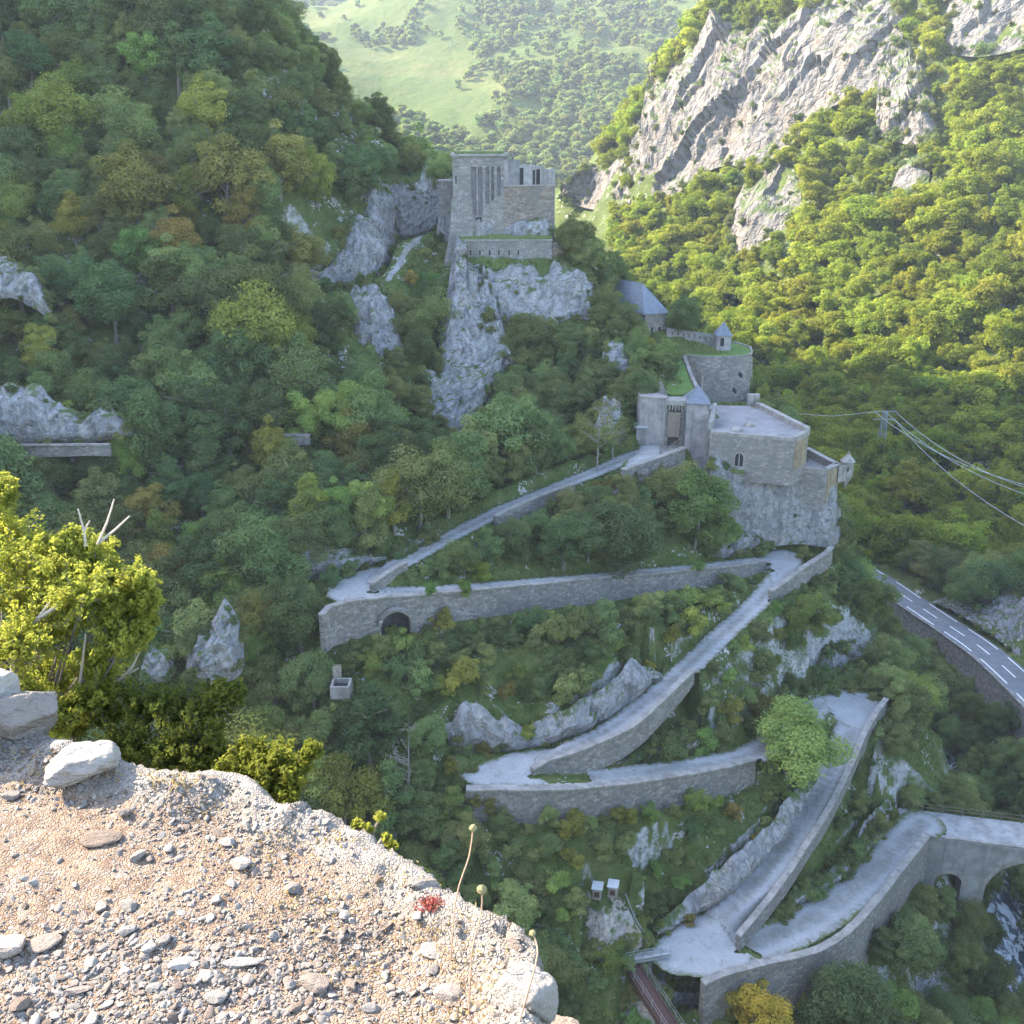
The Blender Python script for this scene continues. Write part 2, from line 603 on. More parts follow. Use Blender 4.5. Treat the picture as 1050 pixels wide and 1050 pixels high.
# lobes at the hairpins: outlines on a level plane
LOBES = [
    (-66.32, [(662, 985), (668, 972), (690, 950), (715, 935), (757, 962), (775, 972), (768, 990), (735, 1002), (700, 1000)]),
    (-59.5, [(842, 714), (862, 707), (890, 710), (904, 722), (893, 748), (866, 742), (846, 728)]),
    (-53.72, [(470, 796), (492, 783), (530, 771), (575, 768), (552, 783), (560, 803), (530, 806), (490, 806)]),
    (-47.2, [(775, 570), (800, 563), (822, 571), (818, 585), (795, 598), (783, 584)]),
    (-40.92, [(334, 612), (340, 598), (372, 584), (395, 582), (380, 598), (400, 603), (380, 613), (350, 618)]),
    (-35.85, [(640, 478), (648, 462), (668, 453), (692, 452), (702, 459), (690, 468), (665, 476)]),
]

# ------------------------------------------------------------------ terrain control points
ctrl = []


def cp(x, y, h):
    ctrl.append((x, y, h))


def cpi(u, v, y, dz=0.0):
    p = P(u, v, y)
    cp(p[0], p[1], p[2] + dz)


# along the roads: cut on the hill side, drop below the outer wall
UP = {"A": (-1, 1.6, 4.8), "B": (1, 3.0, 1.3), "C": (-1, 1.2, 3.3), "D": (1, 2.6, 1.6), "E": (-1, 0.5, 3.4), "F": (1, 1.4, 1.2)}
for k, s in road_s.items():
    sd = side_dir(s)
    sg, hc, hw = UP[k]
    n = len(s)
    for i in range(1, n - 1, 4):
        fr = i / n
        c_, w_ = hc, hw
        if k == "D":
            c_ = 4.6 if fr < 0.35 else (4.6 - (fr - 0.35) * 12 if fr < 0.62 else 1.0)
        if k == "B":
            c_ = 3.2 if fr < 0.55 else 1.6
        if k == "A":
            w_ = 4.8
        if k == "F" and fr < 0.12:
            c_ = 3.2
        up = s[i, :2] + sg * sd[i] * (s[i, 3] / 2 + 0.9)
        dn = s[i, :2] - sg * sd[i] * (s[i, 3] / 2 + 0.8)
        cp(up[0], up[1], s[i, 2] + c_)
        cp(dn[0], dn[1], s[i, 2] - w_)

# left hillside (canopy seen in the photo, ground a few metres lower)
LH = {0: 168, 100: 153, 200: 139, 300: 126, 400: 114, 450: 107, 500: 102, 550: 97, 600: 92, 650: 87, 700: 82}
for v, y in LH.items():
    for u in (-260, -120, 0, 100, 200, 270):
        yy = y + (u - 150) * 0.02
        if u > 250 and v >= 550:
            continue
        cpi(u, v, yy, -4.5 if v > 60 else -3)
for u, v, y in ((440, 130, 169), (330, 130, 165), (380, 155, 164), (330, 220, 150), (300, 330, 128), (340, 400, 120), (400, 460, 116), (450, 500, 114), (480, 470, 117)):
    cpi(u, v, y, -4)
for u, v, y in ((296, 0, 180), (338, 45, 176), (392, 95, 172), (430, 125, 169), (262, 0, 172), (250, -50, 180)):
    cpi(u, v, y, -7)
# unseen ridge beyond the frame, heights shaped to shade gorge and lower right slope
for x, y, h in ((-60, 215, 62), (-85, 218, 92), (-110, 215, 125), (-135, 200, 145), (-150, 165, 112), (-150, 130, 62), (-130, 105, 20), (-110, 85, -12),
                (-100, 60, -35), (-130, 40, -30), (-180, 80, 20), (-200, 130, 75), (-220, 200, 150), (-250, 300, 165), (-135, 280, 158), (-135, 310, 152), (-135, 332, 136), (-135, 345, 126), (-135, 361, 111), (-135, 372, 101), (-135, 420, 90), (-135, 453, 87), (-135, 520, 80), (-135, 600, 75), (-85, 280, 40), (-85, 350, 40), (-88, 430, 44), (-95, 520, 46), (-50, 280, -30), (-45, 350, -35), (-50, 430, -30), (-60, 520, -25),
                (-250, 450, 170), (-260, 600, 160), (-60, 600, -35), (-60, 640, -35), (-25, 640, -45), (-95, 600, 30)):
    cp(x, y, h)
# behind the visible crest, hidden
for u, v, y in ((360, 80, 200), (420, 140, 195), (470, 190, 195)):
    cpi(u, v, y, -14)
# gully left of the tower and moat floor
for u, v, y, dz in ((408, 285, 143, 0), (425, 262, 150, 0), (440, 248, 156, 0), (450, 236, 160, 0), (415, 330, 137, -2), (430, 372, 131, -1), (445, 395, 128, -4),
                    (425, 205, 171, 3), (400, 195, 171, 3), (450, 195, 170, 2), (375, 205, 158, 0), (390, 195, 163, 1), (350, 265, 148, -1), (385, 300, 140, -2), (395, 345, 133, -2)):
    cpi(u, v, y, dz)
# crag of the upper fort
for u, v, y, dz in ((465, 262, 151, -1), (500, 240, 151, -0.5), (545, 240, 152, -0.5), (575, 240, 153, -1), (480, 250, 149, -1), (560, 250, 149, -1), (490, 300, 144, -2), (540, 300, 144, -2), (590, 290, 144, -2),
                    (470, 340, 141, -2), (520, 360, 137, -4), (580, 360, 137, -4), (470, 400, 134, -2), (480, 440, 128, -2), (540, 430, 126, -5), (600, 400, 130, -4), (620, 440, 124, -4),
                    (500, 215, 158, -4), (560, 215, 160, -5), (600, 240, 156, -4), (640, 280, 149, -4), (630, 330, 142, -3), (640, 380, 133, -3), (560, 470, 118, -3), (610, 455, 120, -2)):
    cpi(u, v, y, dz)
# terraces of the lower fort
for u, v, y, dz in ((700, 320, 145, -3), (680, 322, 145, -1), (735, 352, 141, -1), (765, 362, 139, -1), (700, 352, 139, -1), (690, 400, 128, -0.5), (700, 392, 130, -0.5), (670, 400, 128, -1),
                    (720, 410, 127, -3), (760, 412, 128, -3), (660, 330, 143, -2), (655, 440, 121, -1), (690, 445, 120.5, -1.2)):
    cpi(u, v, y, dz)
for u, v, y, dz in ((740, 500, 117.5, -3), (775, 548, 117, 0), (810, 552, 117.5, 0), (850, 552, 118.5, -1), (735, 450, 121, -4), (790, 450, 122, -4), (830, 470, 122, -4), (765, 545, 114.5, -1)):
    cpi(u, v, y, dz)
# far side of the spur, falling to the river
for x, y, h in ((14, 165, -30), (30, 158, -42), (40, 145, -55), (46, 135, -62), (20, 185, -45), (35, 175, -62), (0, 190, -40), (-20, 215, -30), (10, 215, -62), (30, 195, -74), (0, 240, -65), (-20, 270, -60),
                (50, 124, -64), (50, 116, -65), (51, 108, -68), (50, 100, -71), (42, 122, -54), (45, 118, -57), (44, 110, -60), (44, 104, -62), (40, 116, -50.5)):
    cp(x, y, h)
cpi(915, 640, 121, -4)
cpi(935, 730, 112, -4)
# river bed and far bank
RIVER = [(56, 40, -93.5), (54, 60, -92.5), (55, 75, -91.5), (57, 88, -90.5), (60, 104, -88.5), (61, 120, -86.5), (61, 134, -85.2), (58, 150, -84.6), (52, 168, -84), (44, 190, -83), (34, 215, -81), (20, 250, -78), (4, 300, -72), (-10, 360, -66), (-25, 450, -55), (-35, 560, -45)]
riv = catmull([(x, y, h, 3.2) for x, y, h in RIVER], 2.0)
rsd = side_dir(riv)
for i in range(0, len(riv), 3):
    for o in (-2.5, 0, 2.5):
        cp(riv[i, 0] + rsd[i, 0] * o, riv[i, 1] + rsd[i, 1] * o, riv[i, 2] - 0.6)
# valley road (u, v, y)
VR = [(880, 584, 178, 7.0), (905, 599, 171, 7.0), (930, 614, 163.5, 7.0), (965, 635, 154, 7.0), (1000, 657, 145.5, 7.0), (1030, 681, 137.5, 7.0), (1060, 709, 129.5, 7.0), (1110, 765, 117, 7.0), (1170, 840, 103, 7)]
vrs = catmull([np.append(P(u, v, y), w) for u, v, y, w in VR], 2.0)
vrs[:, 2] = np.interp(np.arange(len(vrs)), np.arange(len(vrs)), np.convolve(np.pad(vrs[:, 2], 12, "edge"), np.ones(25) / 25, "valid"))
ext = np.array([[30, 205, vrs[0, 2] + 0.5, 7], [48, 193, vrs[0, 2] + 0.2, 7]])
vrs = np.vstack([catmull(np.vstack([ext, vrs[:1]]), 2.0)[:-1], vrs])
vsd = side_dir(vrs)
for i in range(0, len(vrs), 3):
    a = vrs[i, :2] - vsd[i] * 4.4
    cp(a[0], a[1], vrs[i, 2] - 6.0)
    a = vrs[i, :2] + vsd[i] * 5.5
    cp(a[0], a[1], vrs[i, 2] + 1.2)
# bank between river and valley road below the wall
# right mountain
RS = {600: [(980, 172), (1060, 162)], 560: [(900, 188), (1000, 186), (1060, 178), (1200, 160)], 500: [(880, 212), (950, 206), (1060, 198), (1200, 180)],
      420: [(790, 262), (860, 246), (950, 232), (1060, 222), (1200, 205)], 300: [(690, 360), (760, 330), (850, 298), (950, 275), (1060, 256), (1200, 238)],
      200: [(650, 430), (690, 412), (760, 380), (850, 342), (950, 310), (1060, 286), (1200, 265)], 100: [(720, 438), (760, 418), (850, 376), (950, 342), (1060, 316), (1200, 292)],
      0: [(760, 452), (850, 408), (950, 372), (1060, 345), (1200, 318)], -150: [(850, 460), (950, 420), (1060, 392), (1200, 360)], -350: [(950, 480), (1100, 440), (1250, 410)]}
for v, L in RS.items():
    for u, y in L:
        cpi(u, v, y, -4)
for u, v, y in ((590, 178, 500), (625, 165, 480), (655, 120, 462), (700, 62, 455), (735, 22, 452), (600, 230, 470)):
    cpi(u, v, y, -3)
for x, y, h in ((60, 620, -10), (120, 600, 30), (200, 560, 90), (10, 600, -45), (20, 640, -45), (300, 520, 190), (330, 350, 170), (330, 250, 90), (300, 150, 20), (250, 90, -20), (140, 90, -55), (110, 60, -70), (200, 20, -20)):
    cp(x, y, h)
# gorge below the hairpins, the camera's own spur
for u, v, y, dz in ((300, 720, 80, -7), (250, 760, 76, -8), (300, 800, 74, -7), (360, 760, 78, -6), (420, 720, 80, -6), (350, 690, 82, -4), (440, 680, 86, -3), (400, 850, 73, -6), (470, 880, 72.5, -3), (540, 880, 74, -2),
                    (600, 880, 75, -1), (650, 900, 74, -1), (520, 950, 70, -2), (600, 960, 70, -1), (630, 1000, 68, -1.5), (560, 1030, 66, -2), (660, 1030, 66.5, -3), (450, 790, 78.5, -3), (640, 860, 77.5, -1),
                    (720, 1040, 69, -4), (800, 1040, 73, -6), (880, 1020, 78, -8), (950, 980, 85, -8), (1000, 1000, 84, -6)):
    cpi(u, v, y, dz)
for x, y, h in ((-40, 60, -70), (-20, 52, -80), (0, 46, -90), (20, 46, -93), (40, 50, -93.5), (-70, 62, -55), (-20, 36, -84), (0, 30, -88), (20, 30, -92), (-45, 40, -70), (-80, 40, -45),
                (-30, 18, -52), (0, 14, -52), (25, 14, -62), (50, 15, -80), (70, 30, -92), (-60, 15, -38), (0, 6, -24), (-12, 7, -26), (12, 6, -34), (0, -8, -6), (-14, -8, -4), (14, -8, -20), (0, -30, 6), (-40, -20, 0), (-80, -20, 0), (40, -30, -20), (90, -30, -70), (-150, -30, 0),
                (80, 0, -85), (120, 20, -75), (-200, 20, -20), (-250, 120, 60)):
    cp(x, y, h)

ctrl = np.array(ctrl)
# merge controls closer than 0.6 m
keep, seen = [], {}
for i, c in enumerate(ctrl):
    key = (round(c[0] / 0.9), round(c[1] / 0.9))
    if key not in seen:
        seen[key] = 1
        keep.append(i)
ctrl = ctrl[keep]
C2 = ctrl[:, :2]
A_ = np.linalg.norm(C2[:, None] - C2[None], axis=2)
A_ = -A_ - np.eye(len(C2)) * 0.25
n_c = len(C2)
Q = np.ones((n_c, 1))
K = np.block([[A_, Q], [Q.T, np.zeros((1, 1))]])
sol = np.linalg.solve(K, np.append(ctrl[:, 2], 0))


def base_h(x, y):
    x, y = np.asarray(x, float).ravel(), np.asarray(y, float).ravel()
    out = np.empty(len(x))
    for a in range(0, len(x), 20000):
        d = np.hypot(x[a:a + 20000, None] - C2[None, :, 0], y[a:a + 20000, None] - C2[None, :, 1])
        out[a:a + 20000] = -(d @ sol[:-1]) + sol[-1]
    return out


# ------------------------------------------------------------------ gravel track
lobe3 = [np.array([Ph(u, v, h) for u, v in L]) for h, L in LOBES]
CLAMPS = []
SCL = []
EDGEP = []
# ------------------------------------------------------------------ valley road with markings
M["asphalt"] = mat_plain("asphalt", (0.13, 0.133, 0.14), 0.85, 0.2, 0.7, 0.3)
M["paint"] = mat_plain("road_paint", (0.72, 0.72, 0.70), 0.7, 0.1, 2)


def ribbon(s, o0, o1, dz, a=0, b=None):
    sd = side_dir(s)
    b = len(s) if b is None else b
    q = []
    for i in range(a, b):
        for o in (o0, o1):
            q.append((s[i, 0] + sd[i, 0] * o, s[i, 1] + sd[i, 1] * o, s[i, 2] + dz))
    return np.array(q), grid_faces(b - a, 2)


q, f = ribbon(vrs, -2.6, 2.7, 0.0)
tag(link("valley_road", mesh_np("valley_road", q, f, M["asphalt"], True)), "grey two-lane asphalt road along the river", None, None, "structure")
fine = catmull(vrs[::2], 0.5)
mb = MB()
for o, on, off, w in ((0.0, 7, 6, 0.085), (2.2, 14, 5, 0.09), (-2.1, 14, 5, 0.09)):
    i = 0
    while i + on < len(fine):
        q, f = ribbon(fine, o - w, o + w, 0.012, i, i + on + 1)
        mb.add(q, f)
        i += on + off
tag(mb.build("road_marking", M["paint"]), "white dashed lane lines painted on the valley road", None, None, "structure")


# ------------------------------------------------------------------ walls
def wall_run(name, top, height, thick, label, cat="wall", coping=0.18, mat=None, back=None, cop_mat=None, group=None, cap_h=0.16):
    """top: 3D points along the outer top edge; wall goes down by height (list or number), thickness to the far side (away from the camera)"""
    top = np.asarray(top, float)
    n0 = len(top)
    hh = np.asarray(height if hasattr(height, "__len__") else [height] * n0, float)
    s = catmull(np.column_stack([top, hh]), 0.5)
    sd = side_dir(s)
    # thickness towards the side that lies uphill: sign chosen by 'back'
    sg = back if back is not None else (1 if sd[:, 1].mean() > 0 else -1)
    CLAMPS.append((s[:, :2], s[:, 2] - s[:, 3] * 0.86, -0.42, 3.0, 0.12, -sg))
    root = empty(name, (*s[len(s) // 2, :2], s[len(s) // 2, 2] - s[len(s) // 2, 3]), label, cat, group)
    org = np.array(root.location)
    nr = 7
    j = fbm(np.stack([s[:, 0] * 0.5, s[:, 1] * 0.5, s[:, 2] * 0.2], 1), 3) * 0.12
    V = []
    for i in range(len(s)):
        for r_ in range(nr):
            t = r_ / (nr - 1)
            z = s[i, 2] + j[i] - t * s[i, 3]
            o = -0.08 * t * s[i, 3] * sg * 0.6
            w = 0.05 * fbm(np.array([[s[i, 0], s[i, 1], z]]) * 0.8, 2)[0]
            V.append((s[i, 0] + sd[i, 0] * (o + w), s[i, 1] + sd[i, 1] * (o + w), z))
    V = np.array(V)
    Fc = grid_faces(len(s), nr)
    nb = len(V)
    B = []
    for i in range(len(s)):
        for z in (s[i, 2] + j[i], s[i, 2] - s[i, 3]):
            B.append((s[i, 0] + sd[i, 0] * thick * sg, s[i, 1] + sd[i, 1] * thick * sg, z))
    F2 = grid_faces(len(s), 2) + nb
    caps = []
    for i in range(len(s) - 1):
        caps.append((i * nr, (i + 1) * nr, nb + (i + 1) * 2, nb + i * 2))
    for i in range(len(s) - 1):
        caps.append((i * nr + nr - 1, nb + i * 2 + 1, nb + (i + 1) * 2 + 1, (i + 1) * nr + nr - 1))
    ends = [(0, nb, nb + 1, nr - 1), ((len(s) - 1) * nr, len(s) * nr - 1, nb + (len(s) - 1) * 2 + 1, nb + (len(s) - 1) * 2)]
    allv = np.vstack([V, np.array(B)]) - org
    allf = np.vstack([Fc, F2, np.array(caps), np.array(ends)])
    o = link("masonry", mesh_np("masonry", allv, allf, mat or M["wall"], False), root)
    if coping:
        mb = MB()
        st = 3
        i = 0
        while i < len(s) - 1:
            k = min(i + st, len(s) - 1)
            pl = []
            for q, off in ((i, -coping), (k, -coping), (k, thick + 0.06), (i, thick + 0.06)):
                pl.append((s[q, 0] + sd[q, 0] * off * sg, s[q, 1] + sd[q, 1] * off * sg))
            if sg < 0:
                pl.reverse()
                zz = [s[i, 2], s[k, 2], s[k, 2], s[i, 2]]
            else:
                zz = [s[i, 2], s[k, 2], s[k, 2], s[i, 2]]
            if sg < 0:
                zz = [s[i, 2], s[k, 2], s[k, 2], s[i, 2]]
            dz = random.uniform(-0.03, 0.03)
            zz = [z + 0.05 + dz for z in zz]
            mb.prism(pl, [z for z in zz], [z + cap_h for z in zz])
            i = k
        c = mb.build("coping", cop_mat or M["coping"], None)
        for v in c.data.vertices:
            v.co = v.co - Vector(org)
        c.parent = root
    return root


def T(L):
    return [Ph(u, v, h) for u, v, h in L]


wall_run("retaining_wall", T([(331, 632, -40.7), (344, 621, -40.7), (381, 615, -40.8), (417, 612, -41.2), (451, 609, -41.7), (493, 605, -42.3), (539, 601, -43.0), (579, 597, -43.6), (620, 593, -44.3), (660, 590, -44.9), (700, 586, -45.5), (745, 582, -46.2), (785, 576, -46.8)]),
         [3.5, 3.9, 4.0, 3.9, 3.6, 3.5, 3.3, 3.2, 3.2, 2.8, 2.4, 2.2, 1.4], 0.4, "long rubble retaining wall with a small arch under the upper hairpin track")
wall_run("retaining_wall", T([(478, 811, -53.8), (520, 811, -53.9), (572, 811, -54.1), (610, 808, -54.6), (649, 804, -55.2), (694, 797, -55.9), (740, 789, -56.7), (775, 780, -57.3)]),
         [3.4, 3.8, 4.0, 3.8, 3.6, 3.6, 3.6, 3.0], 0.6, "grey rubble retaining wall under the middle track beside the green tree")
wall_run("retaining_wall", T([(722, 1010, -66.5), (745, 1000, -66.4), (767, 994, -66.6), (796, 987, -66.8), (835, 978, -67.3), (868, 959, -67.8), (898, 928, -68.2), (917, 903, -68.5), (936, 879, -68.7), (953, 857, -68.9)]),
         [4.5, 5.2, 6.0, 6.5, 6.8, 6.8, 6.4, 6.0, 5.6, 5.2], 0.5, "tall curved retaining wall below the lowest gravel track, leading to the bridge")
wall_run("parapet_wall", T([(758, 961, -65.3), (776, 939, -64.9), (793, 918, -64.4), (811, 893, -63.8), (829, 865, -63.0), (846, 839, -62.2), (862, 809, -61.3), (876, 779, -60.3), (888, 751, -59.5), (899, 732, -59.0), (910, 717, -58.7)]),
         [1.9, 1.9, 1.9, 1.9, 1.9, 1.9, 1.9, 1.9, 1.9, 1.9, 1.9], 0.35, "low pale parapet along the outer edge of the steep straight track", cap_h=0.12)
wall_run("retaining_wall", T([(547, 790, -53.4), (556, 783, -53.1), (575, 777, -52.8), (595, 771, -52.4), (613, 763, -52.1), (632, 755, -51.9), (652, 744, -51.6), (668, 730, -51.1), (690, 709, -50.5), (712, 688, -49.9)]), [0.6, 1.2, 2.0, 2.5, 2.7, 2.6, 2.5, 2.4, 2.2, 1.5], 0.4, "tapering rubble wall inside the middle hairpin, holding up the ramp above it")
wall_run("parapet_wall", T([(381, 600, -40.4), (392, 593, -40.1), (405, 584, -39.9), (418, 577, -39.7)]), [0.9, 1.0, 1.0, 0.8], 0.35, "small pale wall in the inside of the top left hairpin")
wall_run("parapet_wall", T([(508, 531, -38.6), (530, 520, -38.3), (555, 509, -37.9), (590, 497, -37.3)]), [1.0, 1.8, 1.8, 1.2], 0.35, "low stone edge wall of the top ramp among the trees")
wall_run("retaining_wall", T([(640, 483, -36.0), (655, 477, -35.8), (676, 470, -35.6), (703, 460, -35.4)]), [2.6, 3.0, 3.0, 2.4], 0.5, "stone wall below the pale square in front of the fort gate")
wall_run("parapet_wall", T([(791, 607, -47.2), (806, 597, -47.0), (825, 583, -46.8), (848, 568, -46.5), (854, 562, -46.4)]), [1.6, 1.9, 2.0, 2.0, 1.8], 0.4, "parapet wall on the outside of the hairpin under the fort cliff")
wall_run("path_wall", [P(-8, 458, 103.6), P(35, 458, 103.2), P(90, 457, 102.8), P(112, 457, 102.6)], 1.1, 0.3, "grey stone wall carrying the cliff path on the left hillside")
wall_run("path_wall", [P(285, 447, 112), P(305, 447, 112), P(318, 447, 112.2)], 1.0, 0.3, "short piece of path wall showing between trees on the left hillside")
# wall of the valley road above the river
vo = np.column_stack([vrs[:, :2] - vsd * 2.85, vrs[:, 2] - 0.16])
sel = vo[4:-4:4]
wall_run("roadside_wall", sel, 7.0, 0.5, "tall grey retaining wall between valley road and river", back=1, cop_mat=M["wall"], cap_h=0.1)


# ------------------------------------------------------------------ rock faces
def rock_sheet(bot, top, amp=0.8, freq=0.35, label=None, mat=None, step=0.4, name="cliff", tuck=1.2, bulge=0.5, strat=0.6, clamp=True, foot=0.0, band=None):
    """bot/top: lists of 3D points; a displaced rock face between them, edges tucked back into the hill"""
    b = catmull(bot, step)
    t = catmull(top, step)
    nu = max(len(b), len(t), 8)

    def rs(a):
        d = np.append(0, np.cumsum(np.linalg.norm(np.diff(a, axis=0), axis=1)))
        q = np.linspace(0, d[-1], nu)
        return np.stack([np.interp(q, d, a[:, i]) for i in range(3)], 1)

    b, t = rs(b), rs(t)
    if clamp and mat is not M["rock_far"]:
        SCL.append((b.copy(), t.copy()))
    jag = fbm(np.stack([np.arange(nu) * 0.11, t[:, 0] * 0.15 * freq * 4, t[:, 2] * 0.1], 1), 3)
    endt = np.clip(np.minimum(np.arange(nu), nu - 1 - np.arange(nu)) / (0.12 * nu + 1), 0, 1)
    t = b + (t - b) * (1 + 0.42 * jag[:, None] - 0.30 * (1 - endt[:, None]) ** 2)
    Hh = np.linalg.norm(t - b, axis=1).mean()
    nv = max(6, int(Hh / step))
    w = np.linspace(0, 1, nv)[None, :, None]
    G = b[:, None] * (1 - w) + t[:, None] * w
    du = np.gradient(G, axis=0)
    dv = np.gradient(G, axis=1)
    N = np.cross(du, dv)
    N /= np.linalg.norm(N, axis=2)[..., None] + 1e-9
    N = N.mean((0, 1))
    N /= np.linalg.norm(N)
    if np.dot(N, G.mean((0, 1))) > 0:
        N = -N
    q = G.reshape(-1, 3) * freq
    q2 = q * np.array((1.0, 1.0, 0.45))
    qw = q2 + 0.25 * np.stack([fbm(q * 0.9 + 3, 2), fbm(q * 0.9 + 13, 2), fbm(q * 0.9 + 23, 2)], 1)
    d = amp * (0.9 * facets(qw * 0.9) + 0.55 * facets(qw * 2.1 + 40) + 0.25 * facets(qw * 4.6 + 80) + 0.7 * fbm(q * 0.55, 3) + 0.18 * ridged(q2 * 2.2, 3))
    st = (np.sin((G[..., 2].ravel() * 1.0 + G[..., 0].ravel() * 0.25 + fbm(q, 2) * 3) * 1.6 * freq * 4) * 0.5 + 0.5) ** 3
    d += strat * amp * st * 0.5
    if band is not None:
        ca_, sa_ = math.cos(band), math.sin(band)
        Q = G.reshape(-1, 3) * freq
        al, ab = Q[:, 0] * ca_ + Q[:, 2] * sa_, -Q[:, 0] * sa_ + Q[:, 2] * ca_
        qb = np.stack([al * 0.22, Q[:, 1] * 0.35, ab * 1.15], 1)
        qb = qb + 0.12 * np.stack([fbm(Q * 0.8 + 3, 2), fbm(Q * 0.8 + 13, 2), fbm(Q * 0.8 + 23, 2)], 1)
        d = amp * (1.0 * facets(qb) + 0.6 * facets(qb * 2.2 + 31) + 0.3 * facets(qb * 4.5 + 57) + 0.7 * fbm(Q * 0.5, 3) + 0.12 * facets(Q * 6))
    d = d.reshape(nu, nv)
    uu = np.linspace(0, 1, nu)[:, None]
    vv = np.linspace(0, 1, nv)[None, :]
    e = np.minimum(np.minimum(uu, 1 - uu) * nu / 4.0, np.minimum(vv + 0.1, 1.0 - vv) * nv / 3.0)
    e = np.clip(e, 0, 1)
    d = d * (0.35 + 0.65 * e) + bulge * np.sin(np.pi * vv) - tuck * (1 - e) ** 2
    if foot:
        d = d * np.clip(vv / foot, 0, 1)
    G = G + N[None, None] * d[..., None]
    if label and "cutting" not in label:
        EDGEP.append((G[:, -2].copy(), 1.0))
        EDGEP.append((G[:, 1].copy(), 0.7))
        EDGEP.append((G[1].copy(), 0.8))
        EDGEP.append((G[-2].copy(), 0.8))
        EDGEP.append((G[2:-2:3, 2:-2:3].reshape(-1, 3).copy(), -0.05))
    V = G.reshape(-1, 3)
    fc = grid_faces(nu, nv)
    ev = np.minimum(np.minimum(uu, 1 - uu) * nu, np.minimum(vv + 0.02 * 0, 1.0 - vv) * nv) + 0 * G[..., 0]
    rag = ev.ravel() / max(3.0, min(nu, nv) * 0.16) + 1.7 * fbm(V * freq * 1.8, 3) + 0.22
    rag = rag + (0.45 if band is not None else 0.3 if (label and "cutting" in label) else 0)
    fc = fc[rag[fc].mean(1) > 0.0]
    o = link(name, mesh_np(name, V, fc, mat or M["rock"], False))
    tag(o, label, None, None, "structure")
    return o


def Ly(L, y, dy=0):
    n = len(L)
    ys = y if hasattr(y, "__len__") else [y] * n
    return [P(u, v, yy + dy) for (u, v), yy in zip(L, ys)]


def from_bot(bot3, topuv, lean):
    """top points straight above the bottom line, leaning back"""
    b = np.asarray(bot3)
    bu = proj(b)[0]
    ys = np.interp([u for u, v in topuv], bu, b[:, 1])
    return [P(u, v, y + lean) for (u, v), y in zip(topuv, ys)]


def road_cut(pts, topuv, lean, label, **kw):
    b = [Ph(u, v, h) for u, v, h in pts]
    q = catmull(b, 0.4)
    tp = np.asarray(from_bot(b, topuv, lean))
    tz = np.interp(proj(q)[0], [u for u, v in topuv], tp[:, 2])
    CLAMPS.append((q[:, :2], q[:, 2] - 0.05, -0.3, lean + 1.1, 0.0, 1))
    CLAMPS.append((q[:, :2], tz - 0.5 - 0.9 * (lean + 1.1), lean + 1.1, lean + 4.0, 0.9, 1))
    kw.setdefault("tuck", 0.25)
    return rock_sheet(b, from_bot(b, topuv, lean), label=label, **kw)


road_cut([(462, 774, -53.9), (505, 772, -53.9), (545, 767, -53.6), (591, 754, -52.9), (633, 732, -52.2), (664, 707, -51.5), (680, 690, -51.1)],
         [(452, 727), (480, 724), (505, 727), (522, 739), (551, 742), (591, 719), (615, 711), (634, 692), (646, 676), (664, 687), (682, 688)], 0.8, "long grey rock cutting above the middle hairpin", amp=0.7, freq=0.5)
road_cut([(672, 961, -66.4), (705, 943, -66.2), (737, 926, -65.5), (766, 902, -64.8), (790, 874, -63.8), (816, 834, -62.3), (836, 800, -61.0)],
         [(672, 944), (704, 922), (726, 903), (766, 868), (790, 845), (808, 823), (834, 790)], 0.6, "rubbly rock cutting along the steep straight track", amp=0.5, freq=0.6)
road_cut([(780, 948, -67.0), (810, 932, -67.3), (858, 903, -68.0), (893, 870, -68.6), (912, 835, -69.0)],
         [(785, 940), (820, 909), (860, 886), (886, 846), (912, 816)], 0.8, "rough rock bank above the lowest track", amp=0.6, freq=0.6)
road_cut([(290, 598, -41.0), (320, 595, -41.0), (345, 591, -40.9), (372, 582, -40.7), (396, 574, -40.5)],
         [(292, 552), (308, 548), (322, 548), (342, 561), (368, 561), (396, 569)], 0.8, "pale grey rock face beside the top left hairpin", amp=0.5, freq=0.5)
road_cut([(408, 571, -40.3), (430, 560, -40.0), (450, 550, -39.7)], [(408, 562), (432, 550), (448, 545)], 0.4, "low rock step beside the top ramp", amp=0.4, freq=0.7)
road_cut([(617, 788, -55.2), (650, 784, -55.8), (690, 776, -56.5), (733, 768, -57.4)],
         [(628, 780), (648, 774), (668, 766), (690, 764), (712, 752), (722, 748), (735, 764)], 0.8, "broken rock ledges above the middle track", amp=0.6, freq=0.7)
rock_sheet(Ly([(830, 708), (850, 699), (880, 683), (902, 681)], [107, 109, 111, 112]), Ly([(838, 676), (852, 662), (876, 652), (897, 668)], [108.5, 110, 112, 113]), 0.8, 0.5, "pale rock outcrop above the right-hand hairpin")
# moat walls and left cliffs
rock_sheet(Ly([(390, 262), (405, 250), (425, 243), (446, 236), (462, 228)], [163, 165, 166, 166, 165]), Ly([(396, 189), (410, 188), (425, 189), (442, 190), (462, 192)], [166, 167, 167.5, 167, 166]), 0.7, 0.4, "shaded grey rock wall at the back of the moat")
rock_sheet(Ly([(296, 294), (340, 298), (378, 290), (397, 276), (406, 252)], [147, 147.5, 149, 153, 162]), Ly([(303, 275), (340, 263), (366, 222), (380, 193), (404, 186)], [149, 150, 154, 159, 166]), 0.8, 0.35, "tall pale rock face on the left of the moat", bulge=0.8)
rock_sheet(Ly([(362, 345), (385, 366), (408, 374), (418, 366)], [135.5, 134, 133.2, 134.5]), Ly([(354, 283), (372, 285), (394, 293), (404, 312)], [143, 143, 142, 141]), 0.7, 0.4, "pale rock buttress below the moat path")
